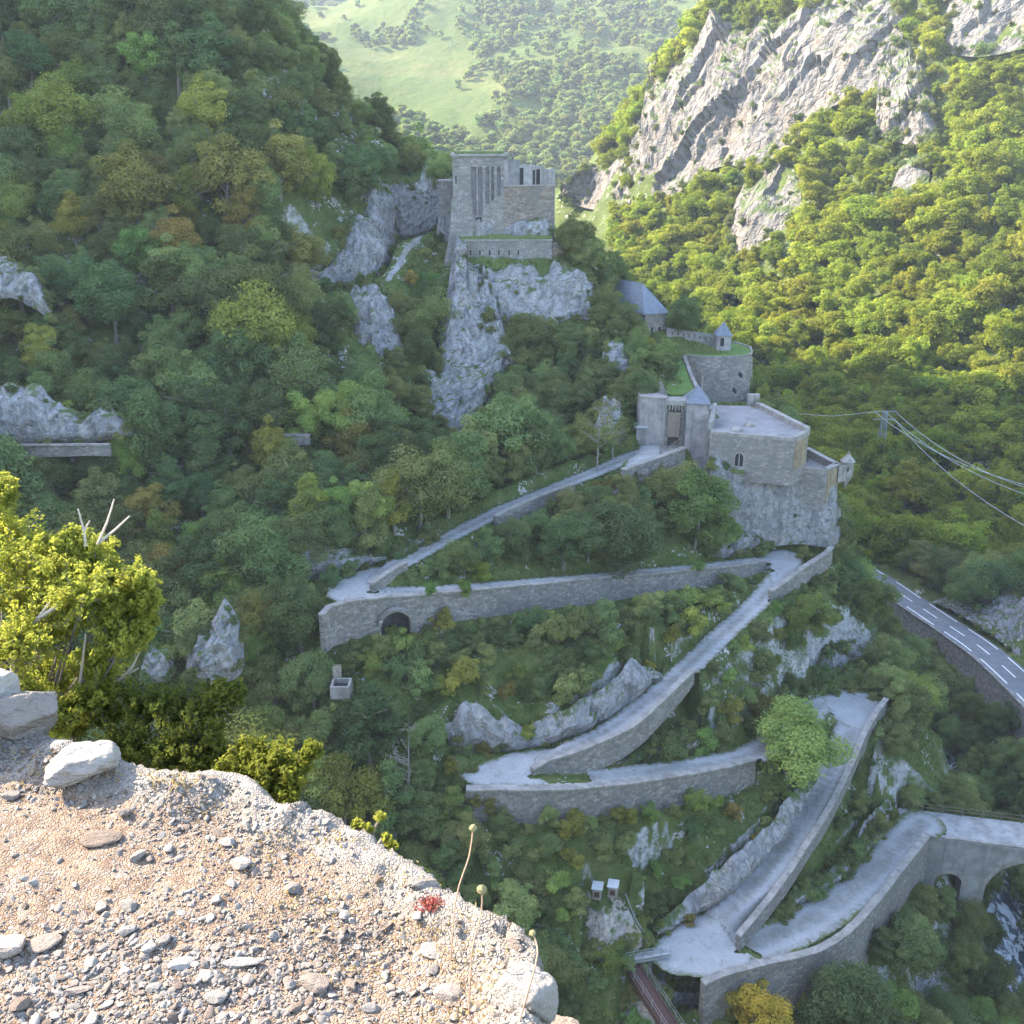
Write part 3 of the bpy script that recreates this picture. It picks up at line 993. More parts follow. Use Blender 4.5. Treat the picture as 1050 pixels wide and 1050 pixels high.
# crag under the tower
rock_sheet(Ly([(446, 408), (470, 422), (502, 432), (535, 402)], [131, 131, 131.5, 134.5]), Ly([(458, 268), (474, 256), (492, 284), (512, 312)], [147, 147.5, 145.5, 143]), 0.9, 0.3, "tall pale rock pillar below the upper fort", bulge=1.0)
rock_sheet(Ly([(430, 385), (440, 420), (460, 446), (478, 446)], [130, 128, 126.5, 127]), Ly([(430, 374), (450, 376), (480, 372), (528, 352)], [132, 133, 134, 136.5]), 0.8, 0.35, "rough rock slab at the foot of the crag")
rock_sheet(Ly([(464, 302), (500, 318), (530, 334), (560, 338), (588, 326), (610, 330)], [145, 143.5, 142.3, 141.8, 142.5, 143]), Ly([(470, 268), (500, 269), (530, 269), (565, 268), (585, 268), (603, 276)], 148.0), 0.6, 0.35, "grey rock below the loopholed wall", bulge=0.8)
rock_sheet(Ly([(462, 247), (485, 249), (510, 248), (540, 247), (568, 246)], 150.2), Ly([(465, 200), (484, 205), (512, 222), (540, 224), (568, 220)], 151.3), 0.6, 0.4, "rock band under the tower walls", bulge=0.3)
rock_sheet(Ly([(590, 302), (604, 322), (612, 330)], [144, 143, 143]), Ly([(586, 270), (602, 276), (610, 300)], [147, 147, 147]), 0.7, 0.5, "pale rock knob right of the loopholed wall")
rock_sheet(Ly([(618, 372), (640, 386), (648, 384)], [135, 134, 134.5]), Ly([(622, 345), (638, 350), (650, 362)], [138, 138, 138]), 0.7, 0.5, "pale rock outcrop between tower and barracks")
rock_sheet(Ly([(608, 440), (622, 450), (640, 446)], [122, 121, 121.5]), Ly([(614, 420), (626, 402), (641, 410)], [124.5, 126, 125.5]), 0.9, 0.6, "rock rib beside the fort approach")
# cliff that carries the lower fort
rock_sheet(Ly([(732, 520), (750, 548), (785, 560), (820, 558), (853, 562), (864, 556)], [115.2, 115, 115.4, 115.8, 116, 117.5]), Ly([(727, 462), (745, 466), (780, 472), (815, 492), (846, 497), (862, 494)], [116.3, 116.4, 116.4, 116.5, 116.5, 117.5]), 0.28, 0.6, "sheer grey cliff carrying the lower fort", bulge=0.1, tuck=0.4, strat=0.1)
rock_sheet(Ly([(722, 572), (745, 573), (765, 566), (783, 558)], [111.3, 111.8, 113, 114]), Ly([(732, 552), (755, 543), (768, 543), (780, 550)], [113, 113.6, 114.2, 114.6]), 0.6, 0.7, "broken rocks at the foot of the fort cliff")
# left of frame
rock_sheet(Ly([(-30, 456), (20, 457), (60, 455), (95, 453), (138, 446)], [104.6, 104.4, 104.2, 104, 104.4]), Ly([(-30, 398), (10, 394), (40, 402), (80, 416), (105, 412), (125, 428)], [106, 106, 105.6, 105.4, 105.2, 105]), 0.7, 0.4, "long grey cliff above the path on the left hillside")
rock_sheet(Ly([(-30, 315), (10, 305), (30, 312), (52, 326)], [119, 119, 118.5, 118]), Ly([(-30, 262), (5, 258), (28, 275), (50, 308)], [123, 122.5, 121.5, 120]), 0.9, 0.4, "pale ragged rock face at the left of the forest")
rock_sheet(Ly([(188, 692), (212, 702), (238, 698), (250, 688)], [80, 80, 80.5, 81]), Ly([(196, 646), (214, 630), (234, 618), (248, 640)], [82.5, 83, 83.5, 83]), 0.9, 0.6, "ragged pale rock pinnacle in the dark gorge", strat=1.0)
rock_sheet(Ly([(140, 694), (158, 700), (178, 694)], [80, 80, 80.3]), Ly([(146, 668), (160, 660), (174, 668)], [81.5, 81.8, 81.6]), 0.6, 0.9, "low pale rocks left of the pinnacle", strat=1.0, step=0.25)
rock_sheet(Ly([(600, 985), (625, 985), (655, 972), (668, 965)], [70, 70.3, 71, 71.5]), Ly([(594, 906), (615, 905), (635, 915), (648, 930)], [74.5, 74.8, 75, 74.6]), 0.6, 0.8, "pale scree and rock under the two small cabinets", bulge=0.2, strat=0.2, mat=M["rock_pale"])
rock_sheet(Ly([(632, 1060), (660, 1060), (690, 1060)], [66.5, 66.5, 67]), Ly([(640, 1003), (660, 1006), (690, 1012)], [69.0, 69.3, 69.6]), 0.7, 0.7, "pale buttress of rock under the footbridge landing", bulge=0.3, mat=M["rock_pale"])
rock_sheet(Ly([(668, 1020), (690, 1035), (725, 1035)], [70.3, 70.3, 71]), Ly([(668, 985), (695, 1002), (725, 1008)], [72, 72, 72.4]), 0.5, 0.9, "heap of broken rock beside the footbridge", bulge=0.3)
rock_sheet(Ly([(925, 842), (940, 842), (960, 840)], [95.6, 95.8, 96.2]), Ly([(920, 824), (932, 824), (945, 832)], [97.5, 98, 98]), 0.5, 0.8, "pale rock at the end of the bridge", mat=M["rock_pale"])
# cliffs on the sunlit mountain
def Pg(u, v, back=0.0):
    """where the sight line meets the bare slope"""
    ys = np.linspace(180, 620, 441)
    a, dy, dz = ray(u, v)
    hit = base_h(a / dy * ys, ys) - dz / dy * ys
    k = np.where(hit > 0)[0]
    y = ys[k[0]] if len(k) else 480.0
    return P(u, v, y + back)


def Lg(L, ys=None, back=0.0):
    return [Pg(u, v, back) for u, v in L]


FM = M["rock_far"]
rock_sheet(Lg([(640, 215), (665, 212), (700, 195), (735, 172), (790, 165), (850, 112), (900, 88), (925, 60)], back=-3.5), Lg([(645, 130), (665, 92), (690, 55), (735, 24), (800, 12), (880, -10), (940, -35)], back=-1.0), 5.0, 0.06, "great pale cliff catching the sun on the right mountain", FM, 1.6, bulge=4, tuck=1.5, foot=0.15, band=R(52))
rock_sheet(Lg([(575, 205), (610, 215), (645, 210)], back=-3.5), Lg([(590, 178), (620, 165), (645, 150)], back=-1.0), 4.0, 0.07, "lower shoulder of the sunlit cliff behind the fort", FM, 1.6, bulge=2, tuck=1.5, foot=0.15, band=R(52))
rock_sheet(Lg([(898, 138), (930, 148), (962, 146)], back=-3.5), Lg([(902, 75), (925, 20), (955, 80)], back=-1.0), 3.0, 0.09, "pale rock patch in the sunlit wood", FM, 1.4, bulge=2, tuck=1.5, foot=0.15, band=R(52))
rock_sheet(Lg([(970, 55), (1010, 58), (1070, 45)], back=-3.5), Lg([(972, -40), (1010, -45), (1070, -50)], back=-1.0), 3.0, 0.08, "pale crag at the top right of the mountain", FM, 1.4, bulge=2, tuck=1.5, foot=0.15, band=R(52))
rock_sheet(Lg([(748, 262), (780, 252), (822, 222)], back=-3.5), Lg([(756, 188), (790, 166), (822, 165)], back=-1.0), 2.5, 0.1, "cream rock scar low on the sunlit mountain", FM, 1.4, bulge=2, tuck=1.5, foot=0.15, band=R(52))
rock_sheet(Lg([(908, 216), (930, 206), (950, 194)], back=-3.5), Lg([(918, 170), (936, 150), (958, 142)], back=-1.0), 1.8, 0.12, "thin rock rib in the sunlit wood", FM, 1.2, bulge=1, tuck=1.5, foot=0.15, band=R(52))



# ------------------------------------------------------------------ terrain mesh
def knots(segs):
    out = []
    for a, b, st in segs:
        out.append(np.arange(a, b, st))
    return np.concatenate(out)


gx = knots([(-260, -60, 4), (-60, -24, 1.0), (-24, 66, 0.5), (66, 130, 1.3), (130, 336, 4)])
gy = knots([(-60, 50, 3), (50, 62, 1), (62, 126, 0.5), (126, 172, 0.8), (172, 260, 2.0), (260, 640, 4)])
GX, GY = np.meshgrid(gx, gy, indexing="ij")
px, py = GX.ravel(), GY.ravel()
Z = base_h(px, py)
rough = fbm(np.stack([px * 0.09, py * 0.09, px * 0], 1), 4) * 1.3 + fbm(np.stack([px * 0.45, py * 0.45, px * 0 + 5], 1), 3) * 0.45
dcam = np.hypot(px, py)
Z = Z + rough * np.clip((dcam - 12) / 30, 0.0, 1.0)
far = np.clip((py - 230) / 100, 0, 1)
Z += far * fbm(np.stack([px * 0.03, py * 0.03, px * 0 + 9], 1), 4) * 7


def stamp(s, zoff, pad, fade, Zin):
    pts, w, zz = s[:, :2], s[:, 3], s[:, 2]
    lo, hi = pts.min(0) - 8, pts.max(0) + 8
    idx = np.where((px > lo[0]) & (px < hi[0]) & (py > lo[1]) & (py < hi[1]))[0]
    d = np.hypot(px[idx, None] - pts[None, :, 0], py[idx, None] - pts[None, :, 1])
    j = d.argmin(1)
    dm = d[np.arange(len(idx)), j] - w[j] / 2
    f = np.clip(1 - (dm - pad) / fade, 0, 1)
    f = f * f * (3 - 2 * f)
    Zin[idx] = Zin[idx] * (1 - f) + (zz[j] + zoff) * f
    return idx[f > 0.6]




def road_field(x, y, soft):
    """blended height of the track and signed distance to its edge (negative inside)"""
    n = len(x)
    num, den, dmin, znear = np.zeros(n), np.zeros(n), np.full(n, 1e9), np.zeros(n)
    rel = np.full(n, 0.5)
    for k, s in road_s.items():
        for a in range(0, n, 30000):
            q = slice(a, a + 30000)
            d = np.hypot(x[q, None] - s[None, :, 0], y[q, None] - s[None, :, 1])
            j = d.argmin(1)
            dm = d[np.arange(len(j)), j] - s[j, 3] / 2
            w_ = np.clip(soft - dm, 0, None) ** 2
            num[q] += w_ * s[j, 2]
            den[q] += w_
            b_ = dm < dmin[q]
            dmin[q] = np.where(b_, dm, dmin[q])
            znear[q] = np.where(b_, s[j, 2], znear[q])
            rel[q] = np.where(b_, np.clip(1 + dm / (s[j, 3] / 2), 0, 1.1), rel[q])
    for (h, L), p3 in zip(LOBES, lobe3):
        cl = catmull(np.vstack([p3, p3[:1]]), 0.4)
        near = np.where((np.abs(x - p3[:, 0].mean()) < 14) & (np.abs(y - p3[:, 1].mean()) < 14))[0]
        if not len(near):
            continue
        d = np.hypot(x[near, None] - cl[None, :, 0], y[near, None] - cl[None, :, 1]).min(1)
        dm = np.where(inside(cl[:, :2], x[near], y[near]), -d, d)
        w_ = np.clip(soft - dm, 0, None) ** 2 * 1.5
        num[near] += w_ * h
        den[near] += w_
        b_ = dm < dmin[near]
        dmin[near] = np.where(b_, dm, dmin[near])
        znear[near] = np.where(b_, h, znear[near])
        rel[near] = np.where(dm < -0.2, np.maximum(0.5, np.clip(1 + dm / 1.6, 0, 1.1)), np.where(b_, np.clip(1 + dm / 1.6, 0, 1.1), rel[near]))
    return np.where(den > 1e-6, num / np.maximum(den, 1e-6), znear), dmin, rel


near_ = np.where((px > -30) & (px < 60) & (py > 60) & (py < 135))[0]
zr_, dm_, _ = road_field(px[near_], py[near_], 0.3)
f_ = np.clip(1 - (dm_ - 0.15) / 0.7, 0, 1)
f_ = f_ * f_ * (3 - 2 * f_)
Z[near_] = Z[near_] * (1 - f_) + (zr_ - 0.15) * f_
stamp(vrs, -0.15, 0.4, 0.9, Z)




# flat terraces of the fort: keep the ground under them (building floors sit above)
TERR = [(-36.8, [P(u, v, y)[:2] for u, v, y in ((728, 446, 117), (820, 452, 117), (834, 444, 119), (777, 414, 128), (724, 414, 128))]),
        (-40.5, [P(u, v, y)[:2] for u, v, y in ((812, 482, 117), (850, 484, 117), (862, 478, 119), (828, 458, 124), (812, 458, 123))])]
for h, pl in TERR:
    ins = inside(pl, px, py)
    Z[ins] = np.minimum(Z[ins], h)


def clamp_line(pts, zmax, dmin, dmax, slope, side):
    """lower the ground beside a line: pts (n,2), zmax (n), signed distance range, side=+1 left"""
    lo, hi = pts.min(0) - dmax - 1, pts.max(0) + dmax + 1
    idx = np.where((px > lo[0]) & (px < hi[0]) & (py > lo[1]) & (py < hi[1]))[0]
    d = np.hypot(px[idx, None] - pts[None, :, 0], py[idx, None] - pts[None, :, 1])
    j = d.argmin(1)
    dd = d[np.arange(len(idx)), j]
    tg = np.gradient(pts, axis=0)
    cr = tg[j, 0] * (py[idx] - pts[j, 1]) - tg[j, 1] * (px[idx] - pts[j, 0])
    sgn = np.sign(cr) * side * dd
    endcap = ((j == 0) | (j == len(pts) - 1)) & (dd > 1.2)
    ok = (sgn > dmin) & (sgn < dmax) & ~endcap
    lim = zmax[j] + slope * np.maximum(dd, 0)
    Z[idx[ok]] = np.minimum(Z[idx[ok]], lim[ok])


b0_, b1_ = Ph(952, 857, -69.6)[:2], Ph(1075, 872.5, -69.6)[:2]
bl_ = np.array([b0_ + (b1_ - b0_) * t for t in np.linspace(-0.05, 0.9, 40)])
CLAMPS.append((bl_, np.full(40, -77.5), -0.5, 3.0, 0.1, -1))
for args in CLAMPS:
    clamp_line(*args)
ac0 = Ph(406, 640, -43.5)
Z[np.hypot(px - ac0[0], py - ac0[1] - 1.2) < 2.0] = -47.5


def sclamp(poly, y0, y1, vlow):
    """the ground drops away in front of a wall or crag: keep it under the sight line of its foot"""
    u_, v_, _ = proj(np.stack([px, py, Z], 1))
    ok = inside(poly, u_, v_) & (py > y0) & (py < y1)
    _, dy, dz = ray(u_[ok], np.full(ok.sum(), float(vlow)))
    Z[ok] = np.minimum(Z[ok], dz / dy * py[ok])


def sheet_clamp(b, t):
    """ground in front of a rock face stays below the face"""
    ub, vb, _ = proj(b)
    ut, vt, _ = proj(t)
    poly = np.vstack([np.stack([ub, vb], 1), np.stack([ut, vt], 1)[::-1]])
    u_, v_, _ = proj(np.stack([px, py, Z], 1))
    ulo, uhi = poly[:, 0].min(), poly[:, 0].max()
    o0, o9 = np.argsort(ub), np.argsort(ut)
    vb_i, vt_i = np.interp(u_, ub[o0], vb[o0]), np.interp(u_, ut[o9], vt[o9])
    ok = np.where((u_ > ulo) & (u_ < uhi) & (v_ < vb_i + 2) & (v_ > vt_i - 70) & (py > 60))[0]
    if not len(ok):
        return
    o_ = np.argsort(ub)
    yb, zb_ = np.interp(u_[ok], ub[o_], b[o_, 1]), np.interp(u_[ok], ub[o_], b[o_, 2])
    o2 = np.argsort(ut)
    yt, zt_ = np.interp(u_[ok], ut[o2], t[o2, 1]), np.interp(u_[ok], ut[o2], t[o2, 2])
    vlow = np.interp(u_[ok], ub[o_], vb[o_])
    _, dy, dz = ray(u_[ok], vlow + 1.5)
    y_ = py[ok]
    reach = np.maximum(14, yb * 0.08)
    lim = np.where(y_ <= yb, dz / dy * y_, zb_ + (y_ - yb) / np.maximum(yt - yb, 0.3) * (zt_ - zb_) - 0.5)
    use = (y_ > yb - reach) & (y_ < yt + 0.3)
    Z[ok[use]] = np.minimum(Z[ok[use]], lim[use])


for bt_ in SCL:
    sheet_clamp(*bt_)
sclamp([(696, 362), (776, 362), (776, 412), (706, 412)], 120, 138, 414)
sclamp([(470, 240), (570, 240), (570, 262), (470, 262)], 140, 150, 264)
ZG = Z.reshape(GX.shape)
tv = np.stack([px, py, Z], 1)
tf = grid_faces(len(gx), len(gy))
terrain = link("terrain", mesh_np("terrain", tv, tf, M["terrain"], True))
tag(terrain, "steep green gorge sides of grass, scrub and grey limestone", None, None, "structure")
TB = BVHTree.FromPolygons([tuple(v) for v in tv], [tuple(int(i) for i in f) for f in tf])


def ground(x, y):
    h = TB.ray_cast(Vector((x, y, 600)), Vector((0, 0, -1)))
    return h[0].z if h[0] is not None else None




# ------------------------------------------------------------------ gravel track: one fine surface
cs_ = 0.16
ax_ = np.arange(-26, 54, cs_)
ay_ = np.arange(66, 126, cs_)
AX, AY = np.meshgrid(ax_, ay_, indexing="ij")
rx_, ry_ = AX.ravel(), AY.ravel()
pre = np.zeros(len(rx_), bool)
for s in list(road_s.values()) + lobe3:
    for q in s[::3]:
        i0, i1 = np.searchsorted(ax_, (q[0] - 5, q[0] + 5))
        j0, j1 = np.searchsorted(ay_, (q[1] - 5, q[1] + 5))
        pre.reshape(AX.shape)[i0:i1, j0:j1] = True
pi_ = np.where(pre)[0]
rz_, rd_ = np.zeros(len(rx_)), np.full(len(rx_), 9.0)
rl_ = np.full(len(rx_), 0.5)
rz_[pi_], rd_[pi_], rl_[pi_] = road_field(rx_[pi_], ry_[pi_], 0.3)
rdj = rd_ + 0.16 * fbm(np.stack([rx_ * 0.9, ry_ * 0.9, rx_ * 0], 1), 3)
okv = rdj < 0.12
for pts, zmax, dmin_, dmax_, sl_, side in CLAMPS:
    if dmin_ != -0.42:
        continue
    lo, hi = pts.min(0) - 2, pts.max(0) + 2
    ii = np.where(okv & (rx_ > lo[0]) & (rx_ < hi[0]) & (ry_ > lo[1]) & (ry_ < hi[1]))[0]
    if not len(ii):
        continue
    d = np.hypot(rx_[ii, None] - pts[None, :, 0], ry_[ii, None] - pts[None, :, 1])
    j = d.argmin(1)
    dd = d[np.arange(len(ii)), j]
    tg_ = np.gradient(pts, axis=0)
    sg_ = np.sign(tg_[j, 0] * (ry_[ii] - pts[j, 1]) - tg_[j, 1] * (rx_[ii] - pts[j, 0])) * side * dd
    endc = ((j == 0) | (j == len(pts) - 1)) & (dd > 0.6)
    below = rz_[ii] < zmax[j] + 0.0
    okv[ii[(sg_ > -0.06) & (sg_ < 1.8) & ~endc & ~below]] = False
fc = grid_faces(len(ax_), len(ay_))
fc = fc[okv[fc].all(1)]
used = np.unique(fc)
rem = np.full(len(rx_), -1)
rem[used] = np.arange(len(used))
zz_ = rz_[used] + 0.03 * fbm(np.stack([rx_[used] * 1.3, ry_[used] * 1.3, used * 0], 1), 3) + 0.02
me = mesh_np("gravel_road", np.stack([rx_[used], ry_[used], zz_], 1), rem[fc], M["gravel_road"], True)
at = me.attributes.new("across", "FLOAT", "POINT")
at.data.foreach_set("value", rl_[used].astype(np.float32))
tag(link("gravel_road", me), "pale grey gravel track zigzagging up to the fort", None, None, "structure")

M["deck_gravel"] = mat_plain("deck_gravel", (0.25, 0.246, 0.238), 0.95, 0.35, 0.8, 0.5, 0.1)


# ================================================================== buildings of the fort
def plan(L):
    """list of (u,v,y) -> plan points"""
    return [tuple(P(u, v, y)[:2]) for u, v, y in L]


def zof(u, v, y):
    return float(P(u, v, y)[2])


def ccw(pl):
    a = sum(pl[i][0] * pl[(i + 1) % len(pl)][1] - pl[(i + 1) % len(pl)][0] * pl[i][1] for i in range(len(pl)))
    return pl if a > 0 else list(reversed(pl))


class Thing:
    """an Empty with mesh parts built in world coordinates"""

    def __init__(self, name, loc, label, cat, group=None):
        self.o = empty(name, loc, label, cat, group)
        self.loc = np.array([float(c) for c in loc])

    def part(self, mb, name, mat, parent=None, label=None, smooth=False, bevel=0.0):
        if isinstance(mb, MB):
            o = mb.build(name, mat, None, smooth, self.loc, bevel)
        else:
            o = mb
        o.location = (0, 0, 0)
        o.parent = parent or self.o
        if label:
            o["label"] = label
        return o


def lerp(a, b, t):
    return np.asarray(a, float) * (1 - t) + np.asarray(b, float) * t


def face_box(a, b, z0, z1, s0, s1, depth, out, mi=0, mb=None):
    """a box on the wall line a->b (plan), from fraction s0..s1, z0..z1; 'out' metres proud, depth inward. wall's outer side is right of a->b"""
    a, b = np.array(a[:2], float), np.array(b[:2], float)
    d = (b - a) / np.linalg.norm(b - a)
    n = np.array((d[1], -d[0]))
    p, q = lerp(a, b, s0), lerp(a, b, s1)
    pl = [p + n * out, q + n * out, q - n * depth, p - n * depth]
    mb = mb or MB()
    return mb.prism([tuple(x) for x in pl], z0, z1, mi)


# ---- upper fort: tower block and the lower wing
yT = 150.0
a0 = P(464.5, 200, yT)
a1 = P(517, 200, yT + 0.6)
a2 = P(569, 200, yT + 3.0)
zt = zof(464, 160, yT)
zb = zof(500, 247, yT) - 2
th = Thing("upper_fort", (a0[0] + 7, yT + 4, zb), "square stone tower and ruined wing crowning the rock above the moat", "fort")
dep = 9.0
# tower body with recessed stained bays: piers and panels
pl = ccw([(a0[0], a0[1]), (a1[0], a1[1]), (a1[0] + 0.4, a1[1] + dep), (a0[0] - 0.2, a0[1] + dep)])
mb = MB()
fw = np.linalg.norm(a1[:2] - a0[:2])


def strip(s0, s1, z0, z1, out, dp, m=mb, A=a0, B=a1):
    face_box(A, B, z0, z1, s0, s1, dp, out, 0, m)


H = zt - zb
core = [(a0[0] + 0.02, a0[1] + 0.45), (a1[0], a1[1] + 0.45), (a1[0] + 0.4, a1[1] + dep), (a0[0] - 0.2, a0[1] + dep)]
mb.prism(core, zb, zt - 0.4)
for s0, s1 in ((0.0, 0.36), (0.455, 0.49), (0.575, 0.635), (0.71, 0.745), (0.80, 0.86), (0.93, 1.0)):
    strip(s0, s1, zb, zt - 0.02, 0.0, 0.449)
strip(0.36, 0.455, zb, zt - 9.6, -0.002, 0.447)
strip(0.49, 0.575, zb, zt - 9.2, -0.002, 0.447)
strip(0.635, 0.71, zb, zt - 6.3, -0.002, 0.447)
strip(0.745, 0.80, zb, zt - 5.8, -0.002, 0.447)
strip(0.86, 0.93, zb, zt - 5.2, -0.002, 0.447)
strip(0.36, 0.93, zt - 1.4, zt - 0.04, -0.004, 0.44)
walls = th.part(mb, "tower", M["fort"])
mb = MB()
for s0, s1, z in ((0.36, 0.455, 9.6), (0.49, 0.575, 9.2), (0.635, 0.71, 6.3), (0.745, 0.80, 5.8), (0.86, 0.93, 5.2)):
    face_box(a0, a1, zt - z + 0.003, zt - 1.403, s0 + 0.0005, s1 - 0.0005, 0.44, -0.30, 0, mb)
th.part(mb, "stained_bay", M["render_dark"])
for s0, s1, z0, z1 in ((0.44, 0.555, 9.6, 8.0), (0.05, 0.075, 3.6, 2.6)):
    fr = th.part(face_box(a0, a1, zt - z0 - 0.12, zt - z1 + 0.12, s0 - 0.02, s1 + 0.02, 0.05, 0.05), "window", M["fort"])
    th.part(face_box(a0, a1, zt - z0, zt - z1, s0, s1, 0.0, 0.06), "opening", M["dark"], fr)
mb = MB().prism([(a0[0] - 0.25, a0[1] - 0.2), (a1[0] + 0.15, a1[1] - 0.2), (a1[0] + 0.55, a1[1] + dep + 0.2), (a0[0] - 0.4, a0[1] + dep + 0.2)], zt - 0.03, zt + 0.28)
th.part(mb, "cornice", M["coping"])
M["turf"] = mat_plain("turf", (0.10, 0.125, 0.04), 0.95, 0.4, 2.0, 1.0, 0.1)
th.part(MB().prism([(a0[0] + 0.3, a0[1] + 0.3), (a1[0] - 0.2, a1[1] + 0.3), (a1[0] - 0.1, a1[1] + dep - 0.2), (a0[0] + 0.3, a0[1] + dep - 0.2)], zt + 0.2, zt + 0.5), "turf_roof", M["turf"])
# flared foot of the tower
f0, f1 = P(452, 285, yT - 2.2), P(487, 262, yT - 0.9)
mb = MB()
lo_ = [(f0[0], f0[1]), (f1[0], f1[1]), (a0[0] + 3.6, a0[1] + 4), (a0[0] - 2.4, a0[1] + 6)]
mi_ = [(a0[0] - 0.25, a0[1] - 0.15), (a0[0] + 2.6, a0[1] - 0.12), (a0[0] + 3.0, a0[1] + 4), (a0[0] - 0.2, a0[1] + 6)]
zl, zm = zof(455, 285, yT - 2.2), zof(464, 205, yT)
vs = []
for t in np.linspace(0, 1, 9):
    e = (1 - t) ** 1.8
    for p, q in zip(lo_, mi_):
        vs.append((q[0] + (p[0] - q[0]) * e, q[1] + (p[1] - q[1]) * e, zl + (zm - zl) * t))
fs = []
for k in range(8):
    for i in range(4):
        fs.append((k * 4 + i, k * 4 + (i + 1) % 4, (k + 1) * 4 + (i + 1) % 4, (k + 1) * 4 + i))
fs.append((32, 33, 34, 35))
mb.add(vs, fs)
th.part(mb, "buttress", M["fort"])
# ruined wing
zw0, zw1 = zof(520, 164, yT + .6), zof(567, 173, yT + 3)
zwb = zof(545, 240, yT + 2) - 1
zmid = zof(540, 190, yT + 1.8)
b0, b1 = np.array(a1[:2]) + (0.02, 0.02), np.array(a2[:2])
mb = MB()
n = 14
jag = [0, 0.05, -0.12, 0.1, -0.05, -0.3, -0.1, -0.2, 0.05, -0.15, 0.1, -0.1, -0.3, -0.05, 0]
dirn = (b1 - b0) / np.linalg.norm(b1 - b0)
nrm = np.array((-dirn[1], dirn[0]))
lo_w = MB().prism(ccw([tuple(b0), tuple(b1), tuple(b1 + nrm * 7), tuple(b0 + nrm * 7)]), zwb, zmid)
th.part(lo_w, "wing_base", M["fort_brown"])
for i in range(n):
    p, q = lerp(b0, b1, i / n), lerp(b0, b1, (i + 1) / n)
    z = [zw0 + (zw1 - zw0) * i / n + jag[i], zw0 + (zw1 - zw0) * (i + 1) / n + jag[i + 1]]
    pp = [p + nrm * 0.08, q + nrm * 0.08, q + nrm * 0.8, p + nrm * 0.8]
    mb.prism([tuple(x) for x in pp], zmid, [z[0], z[1], z[1], z[0]])
for p in (b1 + nrm * 0.8,):
    q = p + nrm * 6
    mb.prism(ccw([tuple(p), tuple(p - dirn * 0.7), tuple(q - dirn * 0.7), tuple(q)]), zmid, zw1 - 0.3)
th.part(mb, "wing_wall", M["render_"])
for s0, s1, u0, u1 in ((0.08, 0.30, 3.4, 0.25), (0.30, 0.375, 2.3, 0.3), (0.56, 0.60, 2.0, 0.9), (0.63, 0.70, 2.1, 0.7)):
    big = s1 - s0 > 0.1
    th.part(face_box(b0 + nrm * 0.08, b1 + nrm * 0.08, zmid + (0.06 if big else 0.05), zmid + u0, s0, s1, 0.0, 0.05), "blocked_window" if big else "window", M["render_dark"] if big else M["dark"])
th.part(face_box(b0 + nrm * 0.06, b1 + nrm * 0.06, zmid - 0.1, zmid + 0.08, 0.0, 1.0, 0.0, 0.14), "string_course", M["coping"])
# small turret left of the tower
q = P(458, 230, yT + 8)
z0, z1 = zof(458, 250, yT + 8), zof(458, 186, yT + 8)
t2 = Thing("turret", (q[0], q[1], z0), "slim square stone turret tucked against the left side of the upper tower", "turret")
mb = MB()
mb.prism([(q[0] - 1.0, q[1] - 1), (q[0] + 1.2, q[1] - 1), (q[0] + 1.2, q[1] + 2), (q[0] - 1.0, q[1] + 2)], z0 - 2, z1)
t2.part(mb, "shaft", M["fort"])
t2.part(MB().prism([(q[0] - 1.15, q[1] - 1.15), (q[0] + 1.3, q[1] - 1.15), (q[0] + 1.3, q[1] + 2), (q[0] - 1.15, q[1] + 2)], z1 - 0.003, z1 + 0.22), "cap", M["coping"])
mb = MB()
mb.add([(q[0] - 2.2, q[1] - 1.6, z0 - 2), (q[0] + 0.6, q[1] - 1.6, z0 - 2), (q[0] + 0.6, q[1] - 1.02, z0 + 4.2), (q[0] - 0.95, q[1] - 1.02, z0 + 4.2), (q[0] - 2.2, q[1] + 1, z0 - 2), (q[0] + 0.6, q[1] + 1, z0 - 2), (q[0] + 0.6, q[1] + 1, z0 + 4.2), (q[0] - 0.95, q[1] + 1, z0 + 4.2)],
       [(0, 1, 2, 3), (5, 4, 7, 6), (4, 0, 3, 7), (1, 5, 6, 2), (3, 2, 6, 7), (4, 5, 1, 0)])
t2.part(mb, "buttress", M["rock"])

# ---- loopholed wall below the tower
yL = 148.6
l0, l1, l2 = P(469, 250, yL), P(566, 250, yL + 0.3), P(585, 252, yL + 3)
zt_, zb_ = zof(500, 247, yL), zof(500, 262, yL)
tl = Thing("loopholed_wall", (0.5 * (l0[0] + l1[0]), yL, zb_), "crenel wall with six loopholes and a grassy top below the tower", "wall")
mb = MB().prism([(l0[0], l0[1]), (l1[0], l1[1]), (l1[0], l1[1] + 1.2), (l0[0], l0[1] + 1.6)], zb_ - 2.0, zt_)
tl.part(mb, "masonry", M["fort"])
tl.part(MB().prism([(l0[0] - .1, l0[1] - 0.12), (l1[0] + .1, l1[1] - 0.12), (l1[0] + .1, l1[1] + 1.3), (l0[0] - .1, l0[1] + 1.7)], zt_ - 0.002, zt_ + 0.16), "coping", M["coping"])
tl.part(MB().prism([(l0[0], l0[1] + 0.3), (l1[0], l1[1] + 0.3), (l1[0], l1[1] + 2.2), (l0[0], l0[1] + 2.2)], zt_ + 0.1, [zt_ + 0.3, zt_ + 0.3, zt_ + 0.9, zt_ + 0.9]), "turf", M["turf"])
